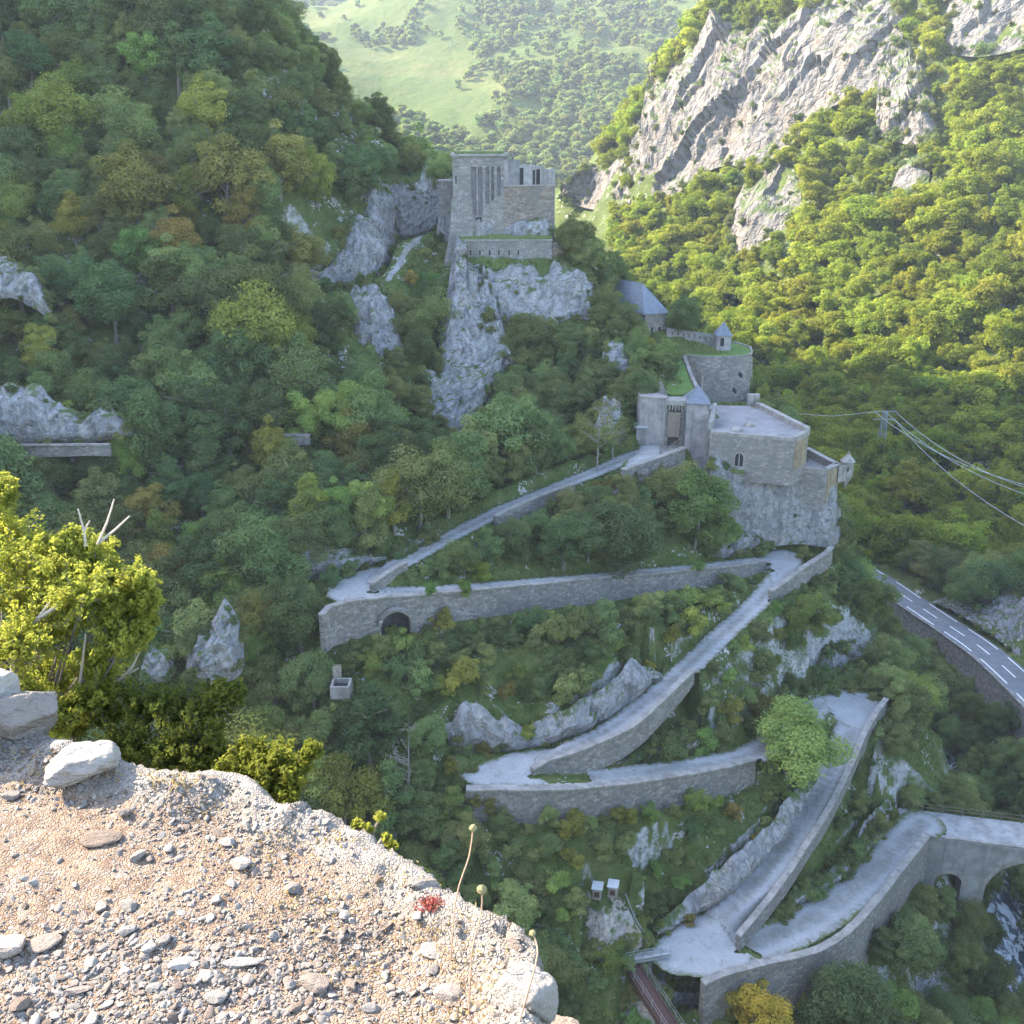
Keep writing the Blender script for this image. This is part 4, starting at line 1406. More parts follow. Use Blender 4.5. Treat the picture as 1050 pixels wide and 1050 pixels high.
for u in (482.5, 492, 502, 511.5, 522, 531.5):
    s = (P(u, 255, yL)[0] - l0[0]) / (l1[0] - l0[0])
    fr = tl.part(face_box(l0, l1, zb_ - 0.05, zb_ + 0.85, s - 0.012, s + 0.014, 0.0, 0.04), "loophole", M["coping"])
    tl.part(face_box(l0, l1, zb_ + 0.02, zb_ + 0.72, s - 0.008, s + 0.009, 0.0, 0.06), "slit", M["dark"], fr)
zz = zof(575, 250, yL + 1)
tr_ = Thing("ruined_wall", (l2[0], l2[1], zz - 2), "broken stub of wall at the right end of the loopholed wall", "wall")
mb = MB()
for i, (s0, s1, h) in enumerate(((0, .3, 0), (.3, .55, -.35), (.55, .8, -.2), (.8, 1, -.9))):
    p, q = lerp(l1, l2, s0 + 0.03), lerp(l1, l2, s1 + 0.03)
    mb.prism(ccw([(p[0], p[1]), (q[0], q[1]), (q[0], q[1] + 0.9), (p[0], p[1] + 0.9)]), zz - 2, zz + 0.2 + h)
tr_.part(mb, "masonry", M["fort_brown"])

# ---- barracks with a hipped slate roof
yB = 146.0
e0, e1 = P(683.5, 322, yB - 2.2), P(661.5, 322, yB - 3)     # right and left eaves corners of the gable
zE = zof(672, 322, yB - 2.6)
back = np.array((-4.6, 6.8))
g0, g1 = np.array(e1[:2]), np.array(e0[:2])
gd = g1 - g0
gl = np.linalg.norm(gd)
gd /= gl
gn = np.array((-gd[1], gd[0]))
LB = 8.5
bl = gn * LB + gd * (-3.2)
tb = Thing("barracks", ((g0 + g1)[0] / 2, (g0 + g1)[1] / 2, zE - 5), "stone barracks with a steep grey hipped roof in the trees above the bastion", "building")
c4 = [tuple(g0), tuple(g1), tuple(g1 + bl), tuple(g0 + bl)]
mb = MB().prism(c4, zE - 5.5, zE)
tb.part(mb, "wall", M["fort"])
ap = zof(664, 289, yB + 1)
r0 = (g0 + g1) / 2 + bl * 0.33
r1 = (g0 + g1) / 2 + bl * 1.0
ov = 0.3
o4 = [g0 - gd * ov - gn * ov, g1 + gd * ov - gn * ov, g1 + bl + gd * ov + gn * ov, g0 + bl - gd * ov + gn * ov]
vs = [(*p, zE - 0.02) for p in o4] + [(*r0, ap), (*(r1 + gn * ov), ap)] + [(*p, zE + 0.14) for p in o4]
mb = MB().add(vs, [(3, 2, 1, 0), (0, 1, 7, 6), (1, 2, 8, 7), (2, 3, 9, 8), (3, 0, 6, 9), (6, 7, 4), (7, 8, 5, 4), (8, 9, 5), (9, 6, 4, 5)])
roof = tb.part(mb, "roof", M["slate"])
ch = (g0 + bl * 1.0)
tb.part(MB().box((ch[0] + 0.6, ch[1] + 0.4, zE + 1.6), (1.9, 1.6, 5.2)), "chimney", M["fort_brown"], roof)
tb.part(face_box(g0, g1, zE - 0.45, zE - 0.05, 0.0, 1.0, 0.0, 0.08), "cornice", M["coping"])
for s in (0.3, 0.65):
    tb.part(face_box(g0, g1, zE - 3.1, zE - 1.8, s, s + 0.1, 0.0, 0.05), "window", M["dark"])
tb.part(face_box(g1, g1 + bl, zE - 3.1, zE - 1.8, 0.3, 0.42, 0.0, 0.05), "window", M["dark"])

# ---- parapet wall on the grass terrace and the sentry house
yS = 142.5
p0, p1 = P(684, 338, yS), P(734, 345, yS)
tp = Thing("parapet_wall", ((p0[0] + p1[0]) / 2, yS, p0[2] - 1), "low loopholed wall along the back of the upper grass terrace", "wall")
zt0, zt1 = zof(688, 336.5, yS), zof(734, 344, yS)
mb = MB().prism([(p0[0], p0[1]), (p1[0], p1[1]), (p1[0], p1[1] + 0.6), (p0[0], p0[1] + 0.6)], zof(734, 354, yS) - 0.8, [zt0, zt1, zt1, zt0])
tp.part(mb, "masonry", M["fort"])
for s in np.linspace(0.12, 0.9, 8):
    z = zt0 + (zt1 - zt0) * s - 0.75
    tp.part(face_box(p0, p1, z, z + 0.4, s - 0.008, s + 0.008, 0.0, 0.04), "loophole", M["dark"])
q = P(741, 350, 142)
zg = zof(741, 354, 142)
ts = Thing("sentry_house", (q[0], q[1], zg), "tiny square sentry house with a pointed slate roof at the end of the parapet", "building")
hw_ = 0.95
z1 = zof(741, 343, 142)
ts.part(MB().box((q[0], q[1], (zg + z1) / 2 - 0.3), (2 * hw_, 2 * hw_, z1 - zg + 0.6)), "wall", M["render_"])
ts.part(MB().box((q[0] - 0.25, q[1] - hw_ - 0.01, zg + 0.62), (0.5, 0.06, 1.1)), "door", M["dark"])
e = hw_ + 0.18
za = zof(741, 329.5, 142)
mb = MB().add([(q[0] - e, q[1] - e, z1), (q[0] + e, q[1] - e, z1), (q[0] + e, q[1] + e, z1), (q[0] - e, q[1] + e, z1), (q[0], q[1], za)], [(0, 1, 4), (1, 2, 4), (2, 3, 4), (3, 0, 4), (3, 2, 1, 0)])
ts.part(mb, "roof", M["slate"])

# ---- round bastion with a lawn on top
zl_ = zof(735, 366, 138)
bp = [(703, 366, 138.0), (712, 367, 136.6), (725, 368, 135.6), (740, 368, 135.2), (755, 367.5, 135.6), (765, 366.5, 136.8), (771, 364, 139.0), (770, 358, 142.5), (755, 353, 144.5), (735, 352, 144.5), (705, 352, 143), (697, 356, 141)]
bpl = [Ph(u, v, zl_)[:2] for u, v, y in bp]
cb = np.mean(bpl, axis=0)
tb2 = Thing("bastion", (cb[0], cb[1], zl_ - 6), "round stone bastion with a lawn on top above the battery", "bastion")
front = catmull(np.array(bpl[:8]), 0.5)
ring = [tuple(p) for p in front] + [tuple(p) for p in bpl[8:]]
ring = ccw(ring)
mb = MB()
n = len(ring)
vs = []
for k, (z, sc) in enumerate(((zl_ - 7.5, 1.10), (zl_ - 4, 1.055), (zl_ - 1.2, 1.015), (zl_ + 0.05, 1.0))):
    for p in ring:
        w_ = 0.1 * math.sin(p[0] * 3.1 + k) * (k < 3)
        vs.append((cb[0] + (p[0] - cb[0]) * sc + w_, cb[1] + (p[1] - cb[1]) * sc, z))
fs = []
for k in range(3):
    for i in range(n):
        fs.append((k * n + i, k * n + (i + 1) % n, (k + 1) * n + (i + 1) % n, (k + 1) * n + i))
fs.append(tuple(range(3 * n, 4 * n)))
mb.add(vs, fs)
tb2.part(mb, "wall", M["wall"])
mb = MB()
for i in range(n - 1):
    p, q = np.array(ring[i]), np.array(ring[i + 1])
    o_ = lambda x, s: tuple(cb + (x - cb) * s)
    mb.prism([o_(p, 1.012), o_(q, 1.012), o_(q, 0.955), o_(p, 0.955)], zl_ + 0.05, zl_ + 0.35)
tb2.part(mb, "coping", M["wall"])
M["lawn"] = mat_plain("lawn", (0.075, 0.125, 0.03), 0.95, 0.25, 1.2, 1.0, 0.1)
tb2.part(MB().prism([tuple(cb + (np.array(p) - cb) * 0.95) for p in ring], zl_ - 0.5, zl_ + 0.22), "lawn", M["lawn"])
for u, v in ((752, 399), (758, 383)):
    q = P(u, v, 135.2)
    tb2.part(MB().box((q[0], q[1] - 0.8, q[2]), (0.25, 1.4, 0.5)), "loophole", M["dark"])
# sloping lawn with its curved kerb wall
lw = [P(683, 403, 127.5), P(686, 392, 130), P(691, 378, 133.5), P(698, 368, 137), P(702, 374, 135), P(706, 386, 132), P(712, 399, 128.2), P(700, 404, 127), P(690, 405, 127)]
c = np.mean(lw, axis=0)
vs = [tuple(c)] + [tuple(p) for p in lw]
lo__ = bpy.data.meshes.new("lawn")
mb = MB()
mb.add(vs + [(p[0], p[1], p[2] - 1.5) for p in lw], [(0, 1 + (i + 1) % 9, 1 + i) for i in range(9)] + [(1 + i, 1 + (i + 1) % 9, 10 + (i + 1) % 9, 10 + i) for i in range(9)])
tag(mb.build("lawn", M["lawn"]), "bright sloping lawn between the barracks and the gate", None, None, "structure")
kw = catmull(np.array([P(700, 367, 137), P(703, 376, 135), P(707, 387, 132), P(713, 400, 128.2)]), 0.4)
mb = MB()
for i in range(len(kw) - 1):
    p, q = kw[i], kw[i + 1]
    mb.prism([(p[0], p[1]), (p[0] + 0.45, p[1]), (q[0] + 0.45, q[1]), (q[0], q[1])], min(p[2], q[2]) - 1.2, [p[2] + 0.35, p[2] + 0.35, q[2] + 0.35, q[2] + 0.35])
tag(mb.build("kerb_wall", M["wall"]), "curved low wall edging the sloping lawn", "wall")

# ---- gate front with guard house
yG = 121.5
zgr = -36.0
w0, w1, w2 = P(656, 430, yG + 1), P(682, 430, yG + 0.2), P(703, 430, yG - 0.2)
zt1 = zof(675, 410, yG)
tg = Thing("fort_gate", (w1[0], w1[1], zgr), "fort entrance with a dark gate portal, machicolated top and drawbridge walls", "gate")
mb = MB().prism(ccw([tuple(w0[:2]), tuple(w1[:2]), (w1[0], w1[1] + 3.5), (w0[0], w0[1] + 3.5)]), zgr - 2.5, zt1)
tg.part(mb, "curtain_wall", M["render_"])
zp = zof(690, 412, yG)
mb = MB()
pz = [zof(690, 447, yG), zof(690, 420, yG)]
for s0, s1 in ((0.0, 0.16), (0.76, 1.0)):
    face_box(w1 + (0.003, 0, 0), w2, zgr - 2.5, zp, s0, s1, 2.5, 0.05, 0, mb)
face_box(w1 + (0.003, 0, 0), w2, pz[1], zp - 0.003, 0.16, 0.76, 2.4, 0.04, 0, mb)
face_box(w1 + (0.003, 0, 0), w2, zgr - 2.5, zp - 0.01, 0.16, 0.76, 2.4, -1.2, 0, mb)
tg.part(mb, "gatehouse", M["fort"])
tg.part(face_box(w1, w2, pz[0], pz[1] - 0.25, 0.16, 0.74, -0.6, 1.0 - 1.55), "door", M["wood"])
for s in np.linspace(0.0, 0.93, 7):
    tg.part(face_box(w1, w2, zp - 1.0, zp - 0.35, s, s + 0.06, 0.0, 0.4), "corbel", M["coping"])
mb = MB()
face_box(w0, w1, zt1 - 0.002, zt1 + 0.22, -0.01, 1.0, 1.2, 0.12, 0, mb)
face_box(w1, w2, zp - 0.352, zp + 0.25, 0.0, 1.0, 1.6, 0.42, 0, mb)
tg.part(mb, "coping", M["coping"])
# drawbridge with its wooden railing
d0, d1 = P(683, 447, yG - 0.4), P(697, 447, yG - 0.6)
e0_, e1_ = P(677, 458, 118.5), P(688, 459, 118.3)
zz = -35.72
tg.part(MB().prism(ccw([tuple(d0[:2]), tuple(d1[:2]), tuple(e1_[:2]), tuple(e0_[:2])]), zz - 0.25, zz), "drawbridge", M["concrete"])
mb = MB()
for t in np.linspace(0, 1, 4):
    p = lerp(d1, e1_, t)
    mb.box((p[0], p[1], zz + 0.5), (0.09, 0.09, 1.1))
    p = lerp(d0, e0_, t)
    mb.box((p[0], p[1], zz + 0.5), (0.09, 0.09, 1.1))
for h in (0.55, 1.02):
    mb.tube([(d1[0], d1[1], zz + h), (e1_[0], e1_[1], zz + h)], 0.05, 5)
    mb.tube([(d0[0], d0[1], zz + h), (e0_[0], e0_[1], zz + h)], 0.05, 5)
tg.part(mb, "railing", M["wood"])
# the shattered gables behind the gate
for lab, (ua, va, ub, vb, yy, hh) in {"broken roofless gable with a bare slanting edge behind the gate": (657, 395, 670, 406, 125.5, 2.4), "pointed fragment of ruined wall standing behind the gate": (676, 402, 684, 404, 124.5, 1.0)}.items():
    p, q = P(ua, va, yy), P(ub, vb, yy)
    rt = Thing("ruined_wall", ((p[0] + q[0]) / 2, p[1], p[2] - 3), lab, "ruin")
    if hh > 2:
        mb = MB().prism(ccw([tuple(p[:2]), tuple(q[:2]), (q[0], q[1] + 0.6), (p[0], p[1] + 0.6)]), p[2] - 4.0, [p[2] + 0.3, q[2], q[2], p[2] + 0.3])
        mb.tube([(q[0], q[1], q[2]), (q[0] - 1.3, q[1] + 0.3, q[2] + 1.8)], 0.16, 5)
    else:
        mb = MB().prism([(p[0], p[1]), (q[0], p[1]), (q[0], p[1] + 0.5), (p[0], p[1] + 0.5)], p[2] - 3.0, p[2])
        top_ = P(679, 388, yy)
        mb.add([(p[0] + .1, p[1], p[2]), (q[0] - .1, p[1], p[2]), (top_[0], p[1], top_[2] - .4), (p[0] + .1, p[1] + .5, p[2]), (q[0] - .1, p[1] + .5, p[2]), (top_[0] - 0.2, p[1] + .5, top_[2] - .4)], [(0, 1, 2), (4, 3, 5), (0, 2, 5, 3), (1, 4, 5, 2)])
    rt.part(mb, "masonry", M["fort"])
# guard house
yH = 120.8
h0, h1 = P(703.5, 430, yH - 0.2), P(727, 430, yH - 0.9)
zh = zof(715, 413.5, yH)
tgh = Thing("guard_house", ((h0[0] + h1[0]) / 2, h0[1] + 1.5, zgr), "square guard house with a pyramid slate roof beside the gate", "building")
dpt = 3.4
pl = [tuple(h0[:2]), tuple(h1[:2]), (h1[0] + 0.3, h1[1] + dpt), (h0[0] + 0.2, h0[1] + dpt)]
tgh.part(MB().prism(pl, zgr - 3.5, zh), "wall", M["render_"])
cg = np.mean(pl, axis=0)
pr = [cg + (np.array(p) - cg) * 1.1 for p in pl]
za = zof(717, 394, yH + 1.6)
mb = MB().add([(*p, zh) for p in pr] + [(*p, zh + 0.1) for p in pr] + [(cg[0] + 0.1, cg[1], za)], [(3, 2, 1, 0), (0, 1, 5, 4), (1, 2, 6, 5), (2, 3, 7, 6), (3, 0, 4, 7), (4, 5, 8), (5, 6, 8), (6, 7, 8), (7, 4, 8)])
roof = tgh.part(mb, "roof", M["slate"])
tgh.part(MB().tube([(cg[0] + 0.6, cg[1] + 0.6, za - 1.2), (cg[0] + 0.6, cg[1] + 0.6, za + 0.9)], 0.1, 6), "chimney_pipe", M["coping"], roof)
# pale return wall beside the terrace
r0, r1 = P(725.5, 446, 118.2), P(730.5, 420, 121.5)
tgh.part(MB().prism(ccw([(r0[0], r0[1]), (r1[0], r1[1]), (r1[0] + 0.5, r1[1]), (r0[0] + 0.5, r0[1])]), zgr - 2.6, [zof(726, 433, 118.2), zof(730, 413, 121.5), zof(730, 413, 121.5), zof(726, 433, 118.2)]), "side_wall", M["coping"])

# ---- battery: terrace roof, window, parapet
zT = zof(728.6, 443, 117.0)
A_3, B_3, C_3, D_3, E_3 = [Ph(u, v, zT)[:2] for u, v in ((728.6, 443), (815.5, 450), (829.5, 443), (777, 416.5), (727, 415.5))]
tk = Thing("battery", ((A_3 + B_3)[0] / 2, A_3[1] + 3, zT - 5), "flat-roofed stone battery with a terrace and one arched window above the sheer cliff", "building")
bt = [tuple(A_3), tuple(B_3), tuple(C_3), tuple(D_3), tuple(E_3)]
mb = MB().prism(bt, zT - 5.6, zT)
tk.part(mb, "wall", M["fort"])
cb_ = np.mean(bt, axis=0)
tk.part(MB().prism([tuple(cb_ + (np.array(p) - cb_) * 0.985) for p in bt], zT - 0.2, zT + 0.05), "terrace", M["terrace"])
mb = MB()


def par(a, b, th_, z0, z1, m):
    a, b = np.array(a), np.array(b)
    d = (b - a) / np.linalg.norm(b - a)
    nn = np.array((-d[1], d[0]))
    return m.prism(ccw([tuple(a), tuple(b), tuple(b + nn * th_), tuple(a + nn * th_)]), z0, z1)


par(C_3 + np.array((0.12, 0)), D_3 + np.array((0.12, 0.1)), 0.7, zT - 0.4, zT + 0.6, mb)
par(B_3 + np.array((0.1, 0)), C_3 + np.array((0.1, 0)), 0.5, zT - 0.4, zT + 0.22, mb)
par(A_3 + np.array((0, -0.06)), B_3 + np.array((0, -0.06)), 0.35, zT - 0.3, zT + 0.1, mb)
tk.part(mb, "parapet", M["coping"])
for k, (u, v) in enumerate(((775, 416), (769, 416))):
    p = Ph(u, v, zT)
    tk.part(MB().box((p[0], p[1], zT + 0.5), (0.7, 0.7, 2.0)), "merlon", M["coping"])
for u, v in ((755.5, 442), (768.5, 437)):
    p = Ph(u, v, zT)
    mb = MB()
    vs, fs = [], []
    nn = 12
    for k, (r_, z) in enumerate(((0.62, 0.0), (0.62, 0.12), (0.5, 0.34), (0.28, 0.5))):
        for i in range(nn):
            vs.append((p[0] + r_ * 1.1 * math.cos(2 * math.pi * i / nn), p[1] + r_ * math.sin(2 * math.pi * i / nn), zT + 0.05 + z))
    for k in range(3):
        for i in range(nn):
            fs.append((k * nn + i, k * nn + (i + 1) % nn, (k + 1) * nn + (i + 1) % nn, (k + 1) * nn + i))
    fs.append(tuple(range(3 * nn, 4 * nn)))
    mb.add(vs, fs)
    tk.part(mb, "air_vent", M["coping"])
# arched window in a dark reveal with mullion
sw = (P(756, 469, 117)[0] - A_3[0]) / (B_3[0] - A_3[0])
lenf = np.linalg.norm(B_3 - A_3)
zw0, zw1 = zof(756, 475, 117), zof(756, 466, 117)


def arch_plate(a, b, s, half, z0, z1, out, mbx, th_=0.06):
    a, b = np.array(a[:2]), np.array(b[:2])
    d = (b - a) / np.linalg.norm(b - a)
    nn = np.array((d[1], -d[0]))
    c0 = lerp(a, b, s)
    pr_ = [(-half, z0), (half, z0), (half, z1)] + [(half * math.cos(t), z1 + half * math.sin(t)) for t in np.linspace(0.3, math.pi - 0.3, 7)] + [(-half, z1)]
    m_ = len(pr_)
    v1 = [(*(c0 + d * x + nn * out), z) for x, z in pr_]
    v2 = [(*(c0 + d * x - nn * (th_ - out)), z) for x, z in pr_]
    return mbx.add(v1 + v2, [tuple(range(m_)), tuple(reversed(range(m_, 2 * m_)))] + [(i, m_ + i, m_ + (i + 1) % m_, (i + 1) % m_) for i in range(m_)])


win = tk.part(arch_plate(A_3, B_3, sw, 0.62, zw0 - 0.1, zw1, 0.03, MB()), "window", M["coping"])
tk.part(arch_plate(A_3, B_3, sw, 0.46, zw0, zw1, 0.05, MB()), "pane", M["dark"], win)
mb = MB()
face_box(A_3, B_3, zw0, zw1 + 0.4, sw - 0.05 / lenf, sw + 0.05 / lenf, 0.0, 0.09, 0, mb)
tk.part(mb, "mullion", M["concrete"], win)
tk.part(face_box(A_3, B_3, zw0 - 0.75, zw0 - 0.45, sw - 0.9 / lenf, sw + 0.75 / lenf, 0.2, 0.45), "balcony_ledge", M["turf"])
# tan rendered right face
tk.part(face_box(B_3, C_3, zT - 3.7, zT - 0.25, 0.04, 0.9, 0.0, 0.05), "tan_face", M["tan"])

# ---- lower gun platform with corner turret
zP = zof(830, 481, 116.3)
q0, q1, q2, q3 = [Ph(u, v, zP)[:2] for u, v in ((813.5, 480), (847, 482.5), (861, 476.5), (829, 459.5))]
tq = Thing("gun_platform", ((q0 + q1)[0] / 2, q0[1] + 2, zP - 3), "lower walled gun platform with a corner turret to the right of the battery", "building")
pq = [tuple(q0), tuple(q1), tuple(q2), tuple(q3)]
tq.part(MB().prism(ccw(pq), zP - 5.0, zP - 0.9), "wall", M["fort"])
mb = MB()
for a, b in ((q0, q1), (q1, q2), (q2, q3)):
    par(a, b, 0.55, zP - 0.902, zP + (0.0 if a is not q1 else 0.006), mb)
tq.part(mb, "parapet", M["fort"])
cq = np.mean(pq, axis=0)
tq.part(MB().prism([tuple(cq + (np.array(p) - cq) * 0.97) for p in ccw(pq)], zP - 1.0, zP - 0.82), "terrace", M["terrace"])
mb = MB()
for a, b in ((q0, q1), (q1, q2), (q2, q3)):
    a, b = np.array(a), np.array(b)
    d = (b - a) / np.linalg.norm(b - a)
    nn = np.array((-d[1], d[0]))
    mb.prism(ccw([tuple(a - nn * 0.08), tuple(b - nn * 0.08), tuple(b + nn * 0.6), tuple(a + nn * 0.6)]), zP + 0.008, zP + 0.15)
tq.part(mb, "coping", M["coping"])
tq.part(face_box(q1, q2, zP - 4.2, zP - 0.3, 0.15, 0.85, 0.0, 0.05), "tan_face", M["tan"])
p = P(868.5, 480, 118.5)
zt2, zbt = zof(868, 473.5, 118.5), zof(868, 492, 118.5)
mb = MB()
vs, fs = [], []
nn = 14
prof = ((0.12, zbt - 0.9), (0.45, zbt), (0.72, zbt + 0.5), (0.72, zt2), (0.86, zt2 + 0.02), (0.86, zt2 + 0.12), (0.1, zt2 + 1.0), (0.1, zt2 + 1.25), (0.02, zt2 + 1.35))
for r_, z in prof:
    for i in range(nn):
        vs.append((p[0] + r_ * math.cos(2 * math.pi * i / nn), p[1] + r_ * math.sin(2 * math.pi * i / nn), z))
for k in range(len(prof) - 1):
    for i in range(nn):
        fs.append((k * nn + i, k * nn + (i + 1) % nn, (k + 1) * nn + (i + 1) % nn, (k + 1) * nn + i))
mb.add(vs, fs)
mb.prism([(q2[0] - 0.2, q2[1] - 0.5), (p[0], p[1] - 0.5), (p[0], p[1] + 0.5), (q2[0] - 0.2, q2[1] + 0.5)], zbt, zt2 - 0.3)
tur = tq.part(mb, "corner_turret", M["coping"])
tq.part(MB().box((p[0] - 0.1, p[1] - 0.72, (zt2 + zbt) / 2 + 0.4), (0.14, 0.08, 0.5)), "slit", M["dark"], tur)

# ---- small hut by the gate
q = Ph(657, 455, -35.7)
tt = Thing("ticket_hut", q, "small grey wooden hut standing at the edge of the square by the gate", "hut")
hz = 2.0
tt.part(MB().box((q[0], q[1] + 0.6, q[2] + hz / 2 - 0.2), (1.15, 1.2, hz + 0.4)), "wall", M["render_"])
tt.part(MB().prism([(q[0] - 0.78, q[1] - 0.2), (q[0] + 0.78, q[1] - 0.2), (q[0] + 0.78, q[1] + 1.4), (q[0] - 0.78, q[1] + 1.4)], [q[2] + hz + 0.003] * 4, [q[2] + hz + 0.14, q[2] + hz + 0.14, q[2] + hz + 0.3, q[2] + hz + 0.3]), "roof", M["white_metal"])
tt.part(MB().box((q[0] + 0.58, q[1] + 0.6, q[2] + 0.9), (0.04, 0.7, 1.7)), "door", M["dark"])

# ================================================================== bridge over the river
zD = -69.6
bA, bB = Ph(952, 857, zD), Ph(1075, 872.5, zD)       # near edge of the deck
bC, bD = Ph(935, 842.5, zD), Ph(1075, 855, zD)      # far edge
bA = bA[:2]
dirb = bB[:2] - bA
Lb = np.linalg.norm(dirb)
dirb /= Lb
nb_ = np.array((-dirb[1], dirb[0]))
Wb = 4.4
Lb = 34.0
tbr = Thing("stone_bridge", (*(bA + dirb * 12), -90), "stone arch bridge carrying the track across the river gorge", "bridge")
archs = [(2.7, 1.45, -75.4, 1.0), (11.0, 4.75, -76.0, 1.0), (23.0, 4.75, -76.0, 1.0)]
N_ = 140
xs_ = np.linspace(-2.6, Lb, N_)


def under(x):
    z = -95.0
    for c_, r_, sp, k in archs:
        if abs(x - c_) < r_:
            z = max(z, sp + math.sqrt(max(r_ * r_ - (x - c_) ** 2, 0)) * k)
    return z


mb = MB()
prev = None
zD2 = zD - 0.25
for x0, x1 in zip(xs_[:-1], xs_[1:]):
    u0, u1 = under(x0), under(x1)
    s_ = nb_ * (0.35 if x0 < -0.01 else 0.0)
    p = [bA + dirb * x0 + s_, bA + dirb * x1 + s_, bA + dirb * x1 + nb_ * Wb, bA + dirb * x0 + nb_ * Wb]
    v = [(*p[0], u0), (*p[1], u1), (*p[2], u1), (*p[3], u0), (*p[0], zD2), (*p[1], zD2), (*p[2], zD2), (*p[3], zD2)]
    mb.add(v, [(0, 1, 5, 4), (2, 3, 7, 6), (3, 2, 1, 0), (4, 5, 6, 7)])
tbr.part(mb, "span", M["concrete"])
for c_, r_, sp, k in archs:
    mb = MB()
    for t in np.linspace(0.0, math.pi, 26)[:-1]:
        t2 = t + math.pi / 25
        ps = []
        for tt_, rr in ((t, r_ - 0.02), (t2, r_ - 0.02), (t2, r_ + 0.45), (t, r_ + 0.45)):
            ps.append((c_ + rr * math.cos(tt_), sp + rr * math.sin(tt_)))
        f = [(*(bA + dirb * x - nb_ * 0.05), z) for x, z in ps]
        g = [(*(bA + dirb * x + nb_ * 0.4), z) for x, z in ps]
        mb.add(f + g, [(0, 1, 2, 3), (7, 6, 5, 4), (0, 4, 5, 1), (3, 2, 6, 7)])
    tbr.part(mb, "arch_ring", M["coping"])
mb = MB()
pts = [bA - nb_ * 0.12, bA + dirb * Lb - nb_ * 0.12, bA + dirb * Lb + nb_ * (Wb + 0.12), bA - dirb * 2.5 + nb_ * (Wb + 0.12), bA - dirb * 2.5 + nb_ * 2.0]
mb.prism([tuple(p) for p in pts], zD2 - 0.003, zD - 0.05)
tbr.part(mb, "deck", M["deck_gravel"])
mb = MB()
mb.prism([tuple(bA - nb_ * 0.15), tuple(bA + dirb * Lb - nb_ * 0.15), tuple(bA + dirb * Lb + nb_ * 0.2), tuple(bA + nb_ * 0.2)], zD - 0.052, zD + 0.12)
tbr.part(mb, "kerb", M["coping"])
mb = MB()
e = nb_ * (Wb - 0.05)
for x in np.arange(-2, Lb, 2.0):
    p = bA + dirb * x + e
    mb.box((p[0], p[1], zD + 0.45), (0.08, 0.08, 1.0))
for h in (0.5, 0.92):
    mb.tube([(*(bA + dirb * -2 + e), zD + h), (*(bA + dirb * Lb + e), zD + h)], 0.03, 5)
tbr.part(mb, "railing", M["wood"])
for lab, x, yy, m_ in (("pale stone bollard on the far edge of the bridge deck", 10.4, Wb - 0.35, "coping"), ("dark stub post on the near edge of the bridge deck", 11.0, 0.35, "concrete")):
    p = bA + dirb * x + nb_ * yy
    tb_ = Thing("bollard", (p[0], p[1], zD - 0.05), lab, "bollard")
    tb_.part(MB().prism([(p[0] + 0.2 * math.cos(a), p[1] + 0.2 * math.sin(a)) for a in np.linspace(0, 6.283, 9)[:-1]], zD - 0.05, zD + 0.75), "post", M[m_])
    tb_.part(MB().prism([(p[0] + 0.24 * math.cos(a), p[1] + 0.24 * math.sin(a)) for a in np.linspace(0, 6.283, 9)[:-1]], zD + 0.752, zD + 0.95), "cap", M[m_])

# ================================================================== footbridge and landing
lz = -65.85
fb0, fb1 = Ph(647, 988, lz - 0.4), Ph(694, 1062, lz - 0.4)
tf_ = Thing("footbridge", fb0, "narrow rust-brown steel footbridge running out of the bottom edge", "footbridge")
d = fb1[:2] - fb0[:2]
d /= np.linalg.norm(d)
n2 = np.array((-d[1], d[0]))
L_ = 22.0
s0 = fb0[:2]
s1 = s0 + d * L_
wv = 0.5
tf_.part(MB().prism([tuple(s0 + n2 * wv), tuple(s0 - n2 * wv), tuple(s1 - n2 * wv), tuple(s1 + n2 * wv)], lz - 0.55, lz - 0.42), "deck", M["rust"])
mb = MB()
for sg in (-1, 1):
    a = n2 * (wv + 0.05) * sg
    mb.prism(ccw([tuple(s0 + a), tuple(s1 + a), tuple(s1 + a + n2 * 0.16 * sg), tuple(s0 + a + n2 * 0.16 * sg)]), lz - 0.9, lz - 0.38)
tf_.part(mb, "girder", M["rust"])
for sg in (-1, 1):
    mb = MB()
    a = n2 * (wv + 0.13) * sg
    for x in np.arange(0.2, L_, 1.6):
        p = s0 + d * x + a
        mb.box((p[0], p[1], lz + 0.12), (0.035, 0.035, 1.0))
    for h in (0.2, 0.6):
        mb.tube([(*(s0 + a), lz + h), (*(s1 + a), lz + h)], 0.014, 4)
    tf_.part(mb, "railing", M["steel"])
# landing platform with white edge beam and rail
l_ = [Ph(u, v, lz) for u, v in ((641, 987), (687, 979), (683, 973), (645, 977))]
tl_ = Thing("landing", l_[0], "pale metal landing platform with railing joining footbridge and track", "platform")
tl_.part(MB().prism(ccw([tuple(p[:2]) for p in l_]), lz - 0.12, lz), "deck", M["concrete"])
tl_.part(par(l_[0][:2], l_[1][:2], 0.16, lz - 0.3, lz + 0.12, MB()), "edge_beam", M["white_metal"])
mb = MB()
for t in np.linspace(0, 1, 6):
    p = lerp(l_[0], l_[1], t)
    mb.box((p[0], p[1], lz + 0.5), (0.04, 0.04, 1.0))
for h in (0.35, 0.7, 1.0):
    mb.tube([(l_[0][0], l_[0][1], lz + h), (l_[1][0], l_[1][1], lz + h)], 0.018, 4)
tl_.part(mb, "railing", M["steel"])
sl = [Ph(u, v, -66.6) for u, v in ((622, 996), (640, 1004), (648, 994), (641, 985), (627, 988))]
tag(MB().prism(ccw([tuple(p[:2]) for p in sl]), -68.5, -66.6).build("slab", M["concrete"]), "flat grey concrete slab left of the footbridge landing", "slab")
sb = Ph(620, 952, -64)
